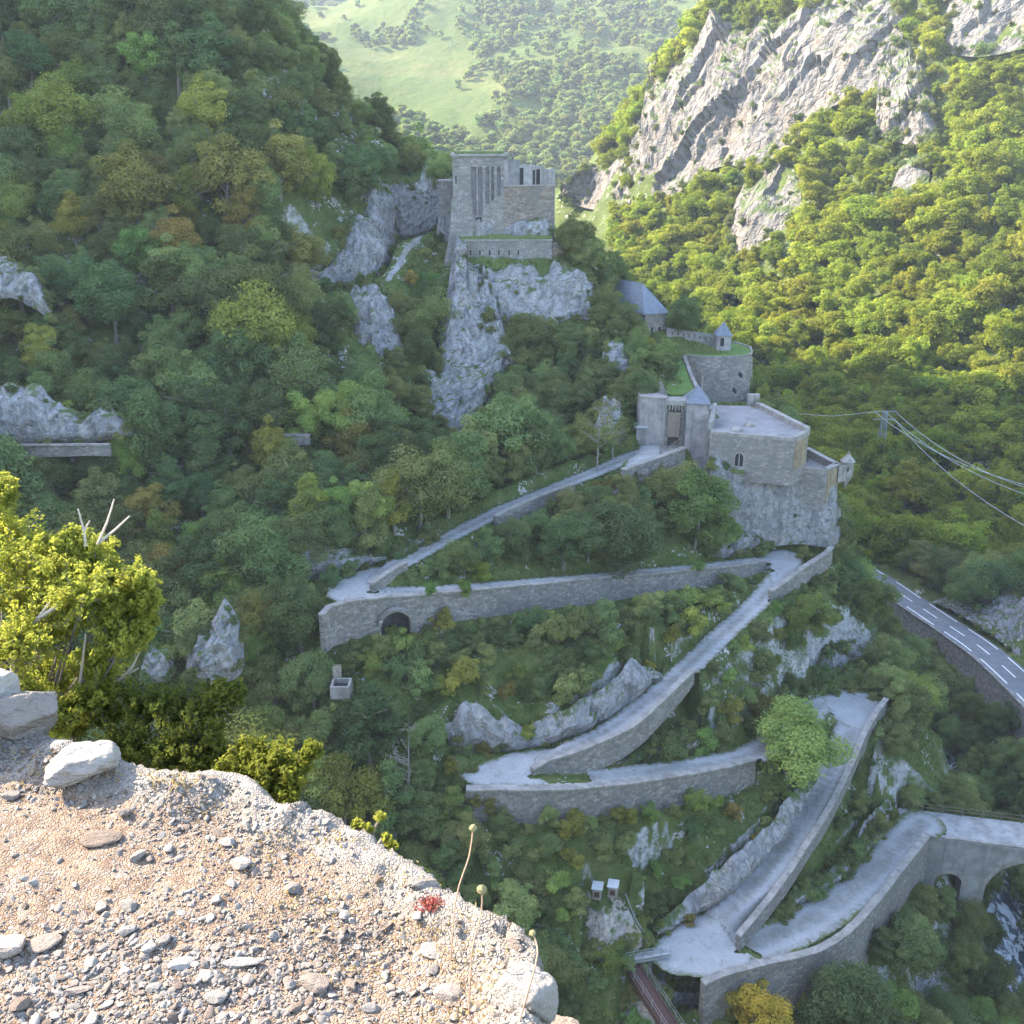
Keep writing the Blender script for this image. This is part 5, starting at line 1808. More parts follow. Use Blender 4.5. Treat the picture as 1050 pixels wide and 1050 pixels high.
# two little cabinets with bright roofs
for lab, u, v in (("left one of two small cabinets with bright roofs on the scree", 612.5, 918), ("right one of two small cabinets with bright roofs on the scree", 628.5, 916)):
    q = P(u, v, 73.4)
    tc_ = Thing("cabinet", q, lab, "cabinet", "cabinets on the scree")
    ang = R(-12)
    tc_.part(MB().box((q[0], q[1], q[2] + 0.35), (0.75, 0.85, 1.0), ang), "body", M["coping"])
    ca, sa = math.cos(ang), math.sin(ang)
    tc_.part(MB().box((q[0], q[1], q[2] + 1.0), (0.95, 1.1, 0.09), ang), "roof", M["white_metal"])
    tc_.part(MB().box((q[0] + sa * 0.46, q[1] - ca * 0.46, q[2] + 0.42), (0.42, 0.05, 0.5), ang), "door", M["rust"])
c0 = P(641, 926, 73.5)
c1 = Ph(660, 962, -65.6)
tag(MB().tube([c0 + (0, 0, 1.0), lerp(c0, c1, 0.5) + (0, 0, 0.35), c1 + (0, 0, 0.6)], 0.05, 5).build("cable", M["steel"]), "straight steel cable stretched from the scree down to the landing", "cable")
# plates of rock / concrete lying in the grass
for lab, L in (("flat grey slab tilted in the grass left of the scree", [(561, 938), (571, 932), (581, 945), (572, 955), (565, 953)]), ("small pale boulder in the grass above the grey slab", [(564, 908), (570, 903), (576, 906), (571, 912), (566, 912)])):
    ps = [P(u, v, 73.2 if "slab" in lab else 74.6) for u, v in L]
    g = np.mean(ps, axis=0)
    mb = MB()
    n = len(ps)
    mb.add([tuple(p + np.array((0, -0.1, 0.25))) for p in ps] + [tuple(p + np.array((0, 0.5, -0.5))) for p in ps], [tuple(range(n)), tuple(reversed(range(n, 2 * n)))] + [(i, (i + 1) % n, n + (i + 1) % n, n + i) for i in range(n)])
    tag(mb.build("boulder" if "boulder" in lab else "slab", M["rock_pale"] if "boulder" in lab else M["rock"], bevel=0.06), lab, "boulder" if "boulder" in lab else "slab")
# stone trough in the wood
q = P(350, 706, 81.5)
tw_ = Thing("stone_trough", q, "pale stone basin half hidden in the trees below the arch wall", "trough")
mb = MB()
for cx, cy, sx, sy in ((0, -0.75, 1.7, 0.2), (0, 0.75, 1.7, 0.2), (-0.75, 0, 0.2, 1.3), (0.75, 0, 0.2, 1.3)):
    mb.box((q[0] + cx, q[1] + cy, q[2]), (sx, sy, 1.2), 0)
tw_.part(mb, "basin", M["coping"])
tw_.part(MB().box((q[0], q[1], q[2] + 0.1), (1.3, 1.3, 0.1)), "water", M["dark"])
tw_.part(MB().box((q[0] - 0.5, q[1] + 1.1, q[2] + 0.9), (0.7, 0.4, 1.6)), "spout_stone", M["rock_pale"])

# ================================================================== river, rubble, pylon, wires
m, nt = new_mat("river_water")
t = NT(nt)
p_ = pos(t)
n1 = t.noise(t.scale(p_, (1, 0.45, 1)), 0.9, 5, 0.65, 1.2)
foam = t.ramp(n1, [(0.47, (0, 0, 0)), (0.56, (1, 1, 1))])
col = t.mix(foam, (0.05, 0.075, 0.085), (0.62, 0.66, 0.68))
rg = t.math("MULTIPLY_ADD", foam, 0.6, 0.12)
t.out(t.bsdf(col, rg, t.bump(n1, 0.8, 0.3), 0.5))
M["water"] = m
q, f = ribbon(riv, -3.4, 3.4, 0.0)
sdv = side_dir(riv)
V = []
mrow = 9
for i in range(len(riv)):
    for k in range(mrow):
        o = -2.9 + 5.8 * k / (mrow - 1)
        x, y = riv[i, :2] + sdv[i] * o
        V.append((x, y, riv[i, 2] + 0.12 * math.sin(x * 2.3 + y * 1.1) * math.sin(y * 1.7)))
tag(link("river", mesh_np("river", np.array(V), grid_faces(len(riv), mrow), M["water"], True)), "white-flecked mountain river in the gorge", None, None, "structure")


def stone_mesh(seed, n=2):
    import bmesh
    bm = bmesh.new()
    bmesh.ops.create_icosphere(bm, subdivisions=n, radius=1.0)
    v = np.array([q.co for q in bm.verts])
    r_ = np.random.default_rng(seed)
    for k in range(9):
        d = r_.normal(size=3)
        d /= np.linalg.norm(d)
        h = r_.uniform(0.55, 0.9)
        e = v @ d - h
        v = v - np.outer(np.maximum(e, 0) * 0.9, d)
    v *= r_.uniform(0.75, 1.25, 3) * (1.1, 0.95, 0.65)
    v += 0.05 * np.stack([fbm(v * 2.5 + seed, 2), fbm(v * 2.5 + 9 + seed, 2), fbm(v * 2.5 + 21 + seed, 2)], 1)
    f = np.array([[q.index for q in p.verts] for p in bm.faces])
    bm.free()
    return v, f


def merged_stones(name, P3, S, mat, nproto=5, sub=1):
    protos = [stone_mesh(50 + k, sub) for k in range(nproto)]
    vv, ff, b = [], [], 0
    for p, s in zip(P3, S):
        v, f = protos[rng.integers(nproto)]
        a = rng.uniform(0, 6.283)
        c_, s_ = math.cos(a), math.sin(a)
        w_ = v @ np.array([[c_, -s_, 0], [s_, c_, 0], [0, 0, 1]]) * s
        vv.append(w_ + p)
        ff.append(f + b)
        b += len(v)
    return link(name, mesh_np(name, np.vstack(vv), np.vstack(ff), mat, False))


pts, sz = [], []
for i in range(40, len(riv) - 30):
    for k in range(5):
        o = rng.uniform(-4.2, 4.2)
        p = riv[i, :2] + sdv[i] * o
        s = rng.uniform(0.25, 0.9) * (0.6 + 0.5 * abs(o) / 4)
        pts.append((p[0], p[1], riv[i, 2] + 0.1 * s))
        sz.append(s)
o = merged_stones("river_rubble", pts, sz, M["rock"])
tag(o, "grey rocks strewn in the river bed", None, None, "stuff")

# rubble slope right of the valley road
rub = [P(u, v, y) for u, v, y in ((958, 612, 161), (1000, 616, 158), (1030, 606, 158), (1065, 598, 157), (1065, 690, 136.5), (1030, 665, 143.5), (990, 640, 152))]
rock_sheet(Ly([(955, 617), (990, 634), (1025, 658), (1065, 694)], [161, 152.5, 144.5, 136.5]), Ly([(966, 612), (1000, 614), (1030, 604), (1068, 598)], [163, 160, 157, 153]), 0.5, 0.9, "grey rubble bank beside the valley road", tuck=0.3, bulge=0.1, strat=0.1)

# lattice pylon standing in the shaded wood and its wires
yp = 222
pb, pt = P(899, 492, yp), P(903, 421, yp)
tpy = Thing("pylon", pb, "slim grey lattice pylon standing in the shaded wood across the valley", "pylon")
mb = MB()
hh = pt[2] - pb[2] + 2
lev = np.linspace(0, 1, 9)
for k in range(4):
    sx, sy = ((-1, -1), (1, -1), (1, 1), (-1, 1))[k]
    mb.tube([(pb[0] + sx * 1.5, pb[1] + sy * 1.5, pb[2] - 4), (pb[0] + sx * 0.35, pb[1] + sy * 0.35, pb[2] + hh - 2)], 0.07, 4)
for i in range(8):
    r0_, r1_ = 1.5 - 1.15 * lev[i], 1.5 - 1.15 * lev[i + 1]
    z0_, z1_ = pb[2] - 2 + lev[i] * (hh), pb[2] - 2 + lev[i + 1] * hh
    cs = ((-1, -1), (1, -1), (1, 1), (-1, 1))
    for k in range(4):
        a, b = cs[k], cs[(k + 1) % 4]
        mb.tube([(pb[0] + a[0] * r0_, pb[1] + a[1] * r0_, z0_), (pb[0] + b[0] * r1_, pb[1] + b[1] * r1_, z1_)], 0.045, 4)
        mb.tube([(pb[0] + b[0] * r0_, pb[1] + b[1] * r0_, z0_), (pb[0] + a[0] * r1_, pb[1] + a[1] * r1_, z1_)], 0.045, 4)
tpy.part(mb, "lattice", M["steel"])
mb = MB()
for z in (hh - 2.2, hh - 4.0):
    mb.tube([(pb[0] - 2.4, pb[1], pb[2] + z), (pb[0] + 2.4, pb[1], pb[2] + z)], 0.08, 4)
tpy.part(mb, "cross_arm", M["steel"])
for i, (u1, v1, y1, off, zo) in enumerate(((1075, 503, 150, -2.3, -2.3), (1075, 515, 149, 0.0, -2.2), (1075, 507, 148, 2.3, -2.3), (1075, 552, 147, 2.3, -4.1))):
    a = np.array((pb[0] + off, pb[1], pb[2] + hh + zo))
    b = P(u1, v1, y1)
    pts = []
    for t in np.linspace(0, 1, 14):
        q = lerp(a, b, t)
        q[2] -= 4 * t * (1 - t) * 2.2
        pts.append(q)
    tag(MB().tube(pts, 0.045, 4).build("power_line", M["steel"]), ("upper left wire sagging from the pylon to the right edge", "upper middle wire sagging from the pylon to the right edge", "upper right wire sagging from the pylon to the right edge", "lowest wire sagging from the pylon to the right edge")[i], "wire", "wires of the valley power line")
a = np.array((pb[0] - 2.4, pb[1], pb[2] + hh - 2.3))
b = P(815, 424, 240)
tag(MB().tube([a, lerp(a, b, 0.5) + (0, 0, -0.8), b], 0.045, 4).build("power_line", M["steel"]), "short pale wire running left from the pylon towards the battery", "wire", "wires of the valley power line")

# moat path
mp = catmull(np.array([(*P(437, 238, 160), 1.6), (*P(428, 250, 155), 1.6), (*P(417, 262, 150.5), 1.6), (*P(408, 274, 146.5), 1.6), (*P(398, 288, 143), 1.6)]), 0.5)
MOATP = mp


# ================================================================== small arch through the long retaining wall
aw = [o for o in bpy.data.objects if o.name.startswith("retaining_wall") and "arch" in o.get("label", "")][0]
msn = [c for c in aw.children if c.name.startswith("masonry")][0]
ca_ = Ph(406, 640, -43.5)
fl = Ph(391, 640, -43.3)
fr_ = Ph(421, 640, -43.6)
wdir = fr_[:2] - fl[:2]
half = np.linalg.norm(wdir) / 2
wdir /= 2 * half
wn = np.array((-wdir[1], wdir[0]))
zs = Ph(406, 641, -43.5)[2] + 0.1
mid2 = (fl[:2] + fr_[:2]) / 2
prf = [(-half, zs - 4)] + [(half * math.cos(t), zs + half * math.sin(t)) for t in np.linspace(math.pi, 0, 15)] + [(half, zs - 4)]
v1 = [(*(mid2 + wdir * x - wn * 3.0), z) for x, z in prf]
v2 = [(*(mid2 + wdir * x + wn * 3.0), z) for x, z in prf]
n = len(prf)
cut = MB().add(v1 + v2, [tuple(range(n)), tuple(reversed(range(n, 2 * n)))] + [(i, (i + 1) % n, n + (i + 1) % n, n + i) for i in range(n)]).build("arch_cutter", M["wall"])
bm_ = msn.modifiers.new("cut", "BOOLEAN")
bm_.object = cut
bm_.operation = "DIFFERENCE"
bm_.solver = "EXACT"
bpy.context.view_layer.update()
dg = bpy.context.evaluated_depsgraph_get()
nm = bpy.data.meshes.new_from_object(msn.evaluated_get(dg))
msn.modifiers.clear()
if len(nm.polygons) > 500:
    msn.data = nm
bpy.data.objects.remove(cut)
mb = MB()
orgw = np.array(aw.location)
# vault behind, painted dark for the shade inside the arch; voussoir ring in front
front = []
for k in range(14):
    t, t2 = math.pi * k / 14, math.pi * (k + 1) / 14 - 0.02
    ps = [(r_ * math.cos(a), zs + r_ * math.sin(a)) for a, r_ in ((t, half), (t2, half), (t2, half + 0.3), (t, half + 0.3))]
    f = [(*(mid2 + wdir * x - wn * 0.42), z) for x, z in ps]
    g = [(*(mid2 + wdir * x + wn * 0.25), z) for x, z in ps]
    mb.add(f + g, [(0, 1, 2, 3), (7, 6, 5, 4), (0, 4, 5, 1), (3, 2, 6, 7), (1, 5, 6, 2), (0, 3, 7, 4)])
vo_ = mb.build("arch_ring", M["fort"], None, False, orgw)
vo_.location = (0, 0, 0)
vo_.parent = aw
mb = MB()
pv_ = [(x * 1.0, z) for x, z in prf]
v1 = [(*(mid2 + wdir * x + wn * 0.3), z) for x, z in pv_]
v2 = [(*(mid2 + wdir * x + wn * 2.6), z) for x, z in pv_]
mb.add(v1 + v2, [tuple(reversed(range(n, 2 * n)))] + [(i, (i + 1) % n, n + (i + 1) % n, n + i) for i in range(n)])
vv_ = mb.build("vault", M["render_dark"], None, False, orgw)
vv_.location = (0, 0, 0)
vv_.parent = aw

# ================================================================== vegetation
def leaf_quads(P3, N3, L, W, seed, bend=0.0):
    """rhombic leaf faces: centres P3, normals N3, half length L, half width W (arrays)"""
    r_ = np.random.default_rng(seed)
    n = len(P3)
    N3 = N3 / (np.linalg.norm(N3, axis=1)[:, None] + 1e-9)
    a = r_.normal(size=(n, 3))
    a -= N3 * (a * N3).sum(1)[:, None]
    a /= np.linalg.norm(a, axis=1)[:, None] + 1e-9
    b = np.cross(N3, a)
    L = np.broadcast_to(L, (n,))[:, None]
    W = np.broadcast_to(W, (n,))[:, None]
    V = np.stack([P3 - a * L, P3 - b * W + N3 * bend * L, P3 + a * L, P3 + b * W + N3 * bend * L], 1).reshape(-1, 3)
    Fq = np.arange(n * 4).reshape(n, 4)
    return V, Fq


def with_tint(me, tint, per=4):
    at = me.attributes.new("tint", "FLOAT", "POINT")
    at.data.foreach_set("value", np.repeat(tint, per).astype(np.float32))
    return me


def crown_mesh(name, seed, H, Rr, n, leaf, mat, base=0.28, lobes=24, conic=0.0, fill=0.25):
    r_ = np.random.default_rng(seed)
    zc, rz = H * (base + 1) / 2, H * (1 - base) / 2
    cs, rs = [], []
    off_ = r_.normal(size=3) * (1, 1, 0.3)
    off_ /= np.linalg.norm(off_)
    for k in range(lobes):
        d = r_.normal(size=3)
        d /= np.linalg.norm(d)
        q = r_.uniform(0.38, 0.98)
        if d @ off_ > 0.55 and r_.random() < 0.7:
            q *= 0.5
        p = d * q
        wid = 1 - conic * max(0, p[2])
        p = np.array((p[0] * Rr * wid, p[1] * Rr * wid, zc + p[2] * rz))
        cs.append(p)
        rs.append(Rr * r_.uniform(0.14, 0.38) * (1 - 0.5 * conic * max(0, d[2])))
    cs.append(np.array((0, 0, zc + rz * 0.35)))
    rs.append(Rr * 0.42)
    cs, rs = np.array(cs), np.array(rs)
    pr = rs ** 2 / (rs ** 2).sum()
    li = r_.choice(len(cs), n, p=pr)
    d = r_.normal(size=(n, 3))
    d[:, 2] += 0.45
    d /= np.linalg.norm(d, axis=1)[:, None]
    rad = rs[li] * (1.02 - fill * r_.random(n) ** 2) * (1 + 0.16 * r_.normal(size=n))
    P3 = cs[li] + d * rad[:, None] * (1.0, 1.0, 0.72)
    N3 = d * 1.0 + r_.normal(size=(n, 3)) * 0.38 + (0, 0, 0.45)
    s = leaf * r_.uniform(0.65, 1.35, n)
    V, Fq = leaf_quads(P3, N3, s, s * 0.62, seed + 1, 0.12)
    me = mesh_np(name, V, Fq, mat)
    lt = r_.random(len(cs))
    return with_tint(me, np.clip(0.55 * lt[li] + 0.45 * r_.random(n), 0, 1))


def trunk_mesh(name, seed, H, Rr, mat, base=0.28):
    r_ = np.random.default_rng(seed)
    mb = MB()
    top = H * 0.78
    lean = r_.normal(size=2) * 0.05 * H
    pts = [np.array((lean[0] * t * t, lean[1] * t * t, -1.2 + (top + 1.2) * t)) for t in np.linspace(0, 1, 6)]
    r0 = 0.022 * H + 0.03
    mb.tube(pts, [r0 * (1.25 - t * 1.05) for t in np.linspace(0, 1, 6)], 6)
    for k in range(7):
        t = r_.uniform(0.4, 0.85)
        b = np.array((lean[0] * t * t, lean[1] * t * t, -1.2 + (top + 1.2) * t))
        a = r_.uniform(0, 6.283)
        l = Rr * r_.uniform(0.45, 0.8)
        e = b + np.array((math.cos(a) * l, math.sin(a) * l, l * r_.uniform(0.4, 0.9)))
        mb.tube([b, lerp(b, e, 0.5) + (0, 0, 0.06 * l), e], [r0 * 0.42, r0 * 0.28, r0 * 0.1], 5)
    me_o = mb.build(name, mat)
    me = me_o.data
    bpy.data.objects.remove(me_o)
    return me


TREE = []   # (crown mesh, trunk mesh) built at H=8, R=3.2
for k in range(9):
    cn = (0.0, 0.25, 0.1, 0.45, 0.0, 0.3, 0.55, 0.1, 0.35)[k]
    m_ = (M["leaf"], M["leaf"], M["leaf_dark"], M["leaf"], M["leaf_dark"], M["leaf"], M["leaf_dark"], M["leaf"], M["leaf"])[k]
    TREE.append((crown_mesh("crown", 100 + k, 8.0, (3.3, 3.2, 3.4, 2.7, 3.3, 3.0, 2.5, 3.7, 2.9)[k], 14000, 0.118, m_, 0.12, 42 + 4 * k, cn), trunk_mesh("trunk", 200 + k, 8.0, 3.2, M["bark"])))
SHRUB = []  # H=2.4, R=1.5
for k in range(4):
    m_ = (M["leaf"], M["leaf_dark"], M["leaf"], M["leaf"])[k]
    SHRUB.append((crown_mesh("foliage", 300 + k, 2.4, 1.5, 3400, 0.09, m_, -0.05, 20), trunk_mesh("stem", 400 + k, 1.8, 1.2, M["bark"])))
FARC = [crown_mesh("far_crown_%d" % k, 500 + k, 8.5, (3.7, 3.4, 3.0, 3.9, 3.3)[k], 4600, 0.21, M["leaf_lit"], 0.08, 46, (0, .2, .45, .1, .3)[k]) for k in range(5)]

# ---- picture of what must stay in view (value: depth of the thing that is seen there)
KD = np.full((1100, 1100), -1.0)


def protect(poly, depth, grow=1.0):
    poly = np.asarray(poly, float)
    poly = poly.mean(0) + (poly - poly.mean(0)) * grow
    u0, v0 = np.maximum(np.floor(poly.min(0)).astype(int), -25)
    u1, v1 = np.minimum(np.ceil(poly.max(0)).astype(int), 1074)
    if u1 <= u0 or v1 <= v0:
        return
    uu, vv = np.meshgrid(np.arange(u0, u1 + 1), np.arange(v0, v1 + 1))
    ins = inside(poly, uu + 0.5, vv + 0.5)
    a = KD[v0 + 25:v1 + 26, u0 + 25:u1 + 26]
    ins = ins[:a.shape[0], :a.shape[1]]
    a[ins] = np.maximum(a[ins], depth)


def protect3(p3):
    u, v, d = proj(np.asarray(p3))
    protect(np.stack([u, v], 1), d.mean())


for k, s in road_s.items():
    sd = side_dir(s)
    for i in range(0, len(s) - 2, 2):
        w = s[i, 3] / 2 + 0.1
        protect3([(*(s[i, :2] + sd[i] * w), s[i, 2]), (*(s[i + 2, :2] + sd[i + 2] * w), s[i + 2, 2]), (*(s[i + 2, :2] - sd[i + 2] * w), s[i + 2, 2]), (*(s[i, :2] - sd[i] * w), s[i, 2])])
for p3 in lobe3:
    protect3(p3)
for i in range(0, len(vrs) - 2, 2):
    if proj(vrs[i, :3])[0] < 914:
        continue
    protect3([(*(vrs[i, :2] + vsd[i] * 4), vrs[i, 2]), (*(vrs[i + 2, :2] + vsd[i + 2] * 4), vrs[i + 2, 2]), (*(vrs[i + 2, :2] - vsd[i + 2] * 4.2), vrs[i + 2, 2] - 2.0), (*(vrs[i, :2] - vsd[i] * 4.2), vrs[i, 2] - 2.0)])
for poly, y, *gr_ in (
    # retaining walls
    ([(330, 630), (420, 610), (600, 594), (760, 578), (755, 598), (685, 603), (590, 622), (490, 638), (432, 642), (345, 658)], 100),
    ([(500, 811), (600, 808), (700, 795), (765, 783), (762, 800), (690, 822), (610, 828), (540, 838)], 90),
    ([(690, 1000), (800, 985), (900, 925), (953, 857), (950, 880), (925, 925), (905, 965), (840, 1000), (760, 1030), (700, 1030)], 92),
    # rock cuts
    ([(452, 727), (505, 727), (552, 742), (634, 692), (660, 690), (633, 735), (590, 757), (540, 768), (470, 774)], 95),
    ([(672, 944), (726, 903), (790, 845), (834, 790), (836, 805), (790, 880), (737, 930), (674, 960)], 88),
    ([(785, 940), (860, 886), (912, 816), (914, 836), (893, 870), (810, 934)], 92),
    ([(292, 552), (322, 548), (342, 561), (396, 569), (394, 576), (341, 592), (297, 597)], 100),
    ([(640, 776), (690, 766), (722, 750), (733, 768), (650, 784)], 92),
    ([(836, 700), (838, 676), (876, 652), (895, 676), (860, 695)], 118),
    # upper fort and its crag
    ([(452, 283), (464, 160), (517, 160), (569, 170), (570, 246), (585, 262), (600, 275), (604, 300), (560, 305), (500, 300), (478, 305)], 158),
    ([(452, 402), (468, 300), (482, 300), (520, 330), (528, 352), (500, 400), (478, 444), (460, 446), (440, 420), (432, 378)], 140, 0.82),
    ([(478, 264), (560, 264), (603, 280), (606, 318), (560, 325), (520, 318), (500, 310)], 152, 0.95),
    ([(400, 188), (454, 191), (448, 232), (425, 243), (404, 248)], 172),
    ([(303, 279), (343, 264), (370, 203), (384, 188), (404, 190), (404, 247), (385, 276), (345, 288)], 165, 0.97),
    ([(404, 280), (414, 258), (434, 244), (446, 240), (420, 262), (410, 290)], 168),
    ([(360, 288), (393, 290), (407, 325), (414, 360), (390, 360), (368, 335)], 146, 0.95),
    ([(622, 372), (626, 348), (646, 360), (646, 384)], 142, 0.82), ([(606, 440), (614, 405), (630, 400), (640, 445)], 130, 0.6),
    # barracks, bastion, gate, battery
    ([(630, 280), (665, 288), (684, 318), (686, 345), (668, 345), (655, 315), (632, 300)], 152),
    ([(684, 334), (735, 342), (741, 330), (750, 352), (775, 362), (772, 412), (712, 410), (700, 360), (686, 350)], 150),
    ([(684, 402), (700, 368), (712, 400)], 136),
    ([(655, 408), (676, 388), (700, 408), (717, 394), (730, 412), (780, 414), (830, 440), (834, 460), (862, 476), (874, 470), (874, 495), (846, 500), (858, 560), (770, 552), (752, 530), (745, 500), (738, 470), (700, 462), (652, 462)], 126),
    ([(650, 440), (666, 440), (666, 458), (650, 458)], 124),
    # left
    ([(0, 394), (60, 408), (118, 425), (125, 445), (90, 464), (0, 464)], 112, 0.82), ([(0, 262), (28, 275), (48, 312), (0, 315)], 124, 0.82), ([(190, 690), (205, 650), (236, 598), (246, 640), (240, 697)], 88, 0.82),
    ([(340, 690), (360, 690), (360, 712), (340, 712)], 88), ([(292, 446), (322, 446), (322, 462), (292, 462)], 116),
    # bridge, footbridge, scree, river
    ([(935, 840), (1060, 850), (1060, 900), (1000, 905), (975, 912), (955, 905), (952, 860)], 110), ([(975, 895), (1060, 880), (1060, 950), (1010, 930)], 125),
    ([(943, 770), (950, 742), (968, 745), (968, 790), (945, 800)], 152, 1.35),
    ([(590, 905), (640, 903), (660, 960), (690, 965), (690, 1060), (640, 1060), (640, 1000), (610, 990)], 76),
    ([(690, 1000), (725, 1005), (715, 1035), (690, 1030)], 78),
    # sunlit cliffs
    ([(640, 205), (660, 120), (690, 60), (735, 30), (880, 0), (930, 0), (900, 70), (850, 98), (780, 158), (735, 172), (690, 195)], 520, 0.95),
    ([(590, 180), (640, 155), (645, 210), (610, 215)], 520, 0.65), ([(902, 136), (903, 85), (925, 30), (952, 85), (958, 142)], 400, 1.0), ([(966, 56), (970, -20), (1070, -20), (1070, 48), (1010, 58)], 400, 1.0),
    ([(760, 248), (762, 198), (790, 178), (815, 178), (816, 218), (782, 250), (752, 260)], 400, 0.95), ([(920, 205), (930, 172), (948, 155), (938, 190)], 330),
    # rubble and verge right of the road
    ([(960, 612), (1000, 616), (1030, 606), (1060, 602), (1060, 690), (1000, 640)], 178), ([(925, 588), (960, 600), (1000, 612), (960, 618), (925, 602)], 188),
    ([(895, 420), (906, 420), (906, 470), (897, 470)], 215),
):
    protect(poly, y, gr_[0] if gr_ else 0.88 if y > 300 else 1.0)


def conflict(p, H, Rr):
    """share of sample points of a crown that would hide something that must be seen"""
    a = np.array([(dx * Rr * 0.8, 0, (0.5 + dz * 0.42) * H) for dx, dz in ((0, 0), (0, 1), (0, .6), (.7, .3), (-.7, .3), (.9, -.2), (-.9, -.2), (0, -.6), (.6, .75), (-.6, .75), (.5, -.6), (-.5, -.6), (1, 0), (-1, 0))]) + p
    u, v, d = proj(a)
    iu, iv = np.clip(u.astype(int) + 25, 0, 1099), np.clip(v.astype(int) + 25, 0, 1099)
    return (KD[iv, iu] > d + 0.5).mean()


def gz(x, y):
    """terrain height, bilinear on the uneven grid"""
    i = np.clip(np.searchsorted(gx, x) - 1, 0, len(gx) - 2)
    j = np.clip(np.searchsorted(gy, y) - 1, 0, len(gy) - 2)
    fx = (x - gx[i]) / (gx[i + 1] - gx[i])
    fy = (y - gy[j]) / (gy[j + 1] - gy[j])
    return ZG[i, j] * (1 - fx) * (1 - fy) + ZG[i + 1, j] * fx * (1 - fy) + ZG[i, j + 1] * (1 - fx) * fy + ZG[i + 1, j + 1] * fx * fy


# zones in the picture: (polygon, plant height range, width/height, spacing, kind)
ZN = [
    ("grass", [(490, 835), (700, 825), (775, 800), (850, 740), (865, 745), (800, 840), (680, 945), (650, 990), (600, 1010), (560, 960), (500, 900)], (1.0, 2.2), 0.7, 1.7, "shrub"),
    ("grass", [(600, 790), (660, 740), (730, 680), (790, 620), (830, 640), (880, 655), (830, 705), (780, 745), (730, 772)], (1.4, 3.4), 0.62, 1.7, "shrub"),
    ("bank", [(790, 940), (870, 880), (905, 800), (890, 760), (900, 740), (860, 830), (830, 880), (770, 955)], (0.9, 1.9), 0.7, 1.4, "shrub"),
    ("scrub", [(340, 655), (600, 622), (790, 590), (700, 690), (640, 675), (560, 735), (450, 720), (430, 700)], (1.5, 3.3), 0.62, 1.6, "shrub"),
    ("wood", [(385, 600), (480, 545), (560, 508), (640, 482), (730, 470), (765, 560), (700, 582), (600, 590)], (3.2, 6.0), 0.46, 2.2, "tree"),
    ("wood", [(425, 770), (470, 780), (500, 830), (560, 850), (600, 900), (560, 1000), (520, 1060), (420, 1060)], (3.0, 5.5), 0.5, 2.2, "tree"),
]
LANDM = [(100, 100, "the upper left hillside"), (250, 60, "the skyline of the left ridge"), (20, 290, "the ragged rock face by the left edge"), (60, 425, "the long cliff above the left path"), (60, 470, "the left path wall"),
         (305, 450, "the short piece of path wall"), (350, 250, "the pale rock left of the moat"), (425, 215, "the back wall of the moat"), (400, 320, "the moat buttress"), (470, 400, "the pale pillar under the upper fort"),
         (515, 200, "the upper fort"), (540, 330, "the loopholed wall"), (640, 300, "the barracks roof"), (620, 420, "the rock rib by the fort approach"), (690, 430, "the fort gate"), (800, 500, "the sheer battery cliff"),
         (330, 570, "the top left hairpin rock"), (500, 530, "the top ramp"), (560, 600, "the wall with the arch"), (405, 640, "the small wall arch"), (350, 705, "the stone basin"), (220, 650, "the pale rock pinnacle"),
         (550, 740, "the middle rock cutting"), (510, 790, "the middle hairpin"), (640, 815, "the middle retaining wall"), (690, 760, "the broken rock ledges"), (740, 630, "the long second ramp"), (865, 675, "the outcrop by the right hairpin"),
         (620, 915, "the two small cabinets"), (740, 910, "the cutting of the steep track"), (850, 900, "the lowest track bank"), (900, 800, "the steep parapet"), (860, 990, "the tall curved wall"), (1000, 880, "the stone bridge"),
         (955, 770, "the white river rapids"), (1000, 650, "the valley road"), (800, 570, "the hairpin under the battery"), (670, 1010, "the footbridge"), (150, 560, "the bright foreground bush"), (430, 850, "the pale bare snag"),
         (900, 440, "the lattice pylon"), (200, 200, "the middle of the left forest"), (150, 330, "the forest under the left ridge"), (300, 380, "the hollow below the moat"), (230, 500, "the wooded gorge side")]


def where(u, v):
    d = [math.hypot(u - a, (v - b) * 1.2) for a, b, _ in LANDM]
    k = int(np.argmin(d))
    a, b, n = LANDM[k]
    du, dv = u - a, v - b
    if abs(dv) > abs(du):
        w = "uphill of" if dv < 0 else "downhill of"
    else:
        w = "to the left of" if du < 0 else "to the right of"
    if d[k] < 18:
        w = "right by"
    return w, n


TINTS = {"deep green": (0.72, 0.80, 0.85), "mid green": (1.0, 1.0, 1.0), "fresh green": (1.15, 1.28, 0.95), "yellowing": (1.38, 1.2, 0.75), "russet": (1.36, 1.0, 0.80)}

NC = 90000
cx = np.concatenate([rng.uniform(-85, 75, NC), rng.uniform(40, 330, 26000), rng.uniform(-110, 90, 16000)])
cyy = np.concatenate([rng.uniform(58, 165, NC), rng.uniform(90, 520, 26000), rng.uniform(160, 260, 16000)])
cz = gz(cx, cyy)
cu, cv, cd = proj(np.stack([cx, cyy, cz + 2.5], 1))
ok = (cu > -70) & (cu < 1120) & (cv > -90) & (cv < 1120) & (cd > 40)
cx, cyy, cz, cu, cv, cd = [a[ok] for a in (cx, cyy, cz, cu, cv, cd)]
zone = np.full(len(cx), -1)
for k, (nm_, poly, *_r) in enumerate(ZN):
    ins = inside(poly, cu, cv)
    zone[ins & (zone < 0) & (cyy < 135)] = k
FOOT = [bt, pq, ring, c4, pl, [tuple(p) for p in core], [tuple(A_3 + np.array((-6, -1))), tuple(A_3), tuple(E_3 + np.array((0, 1))), tuple(E_3 + np.array((-8, 1)))]]
brx = [np.array((*(bA + dirb * x + nb_ * Wb / 2), zD, Wb + 1.0)) for x in np.arange(-2, 34, 2.0)]
cell = {}
placed = []
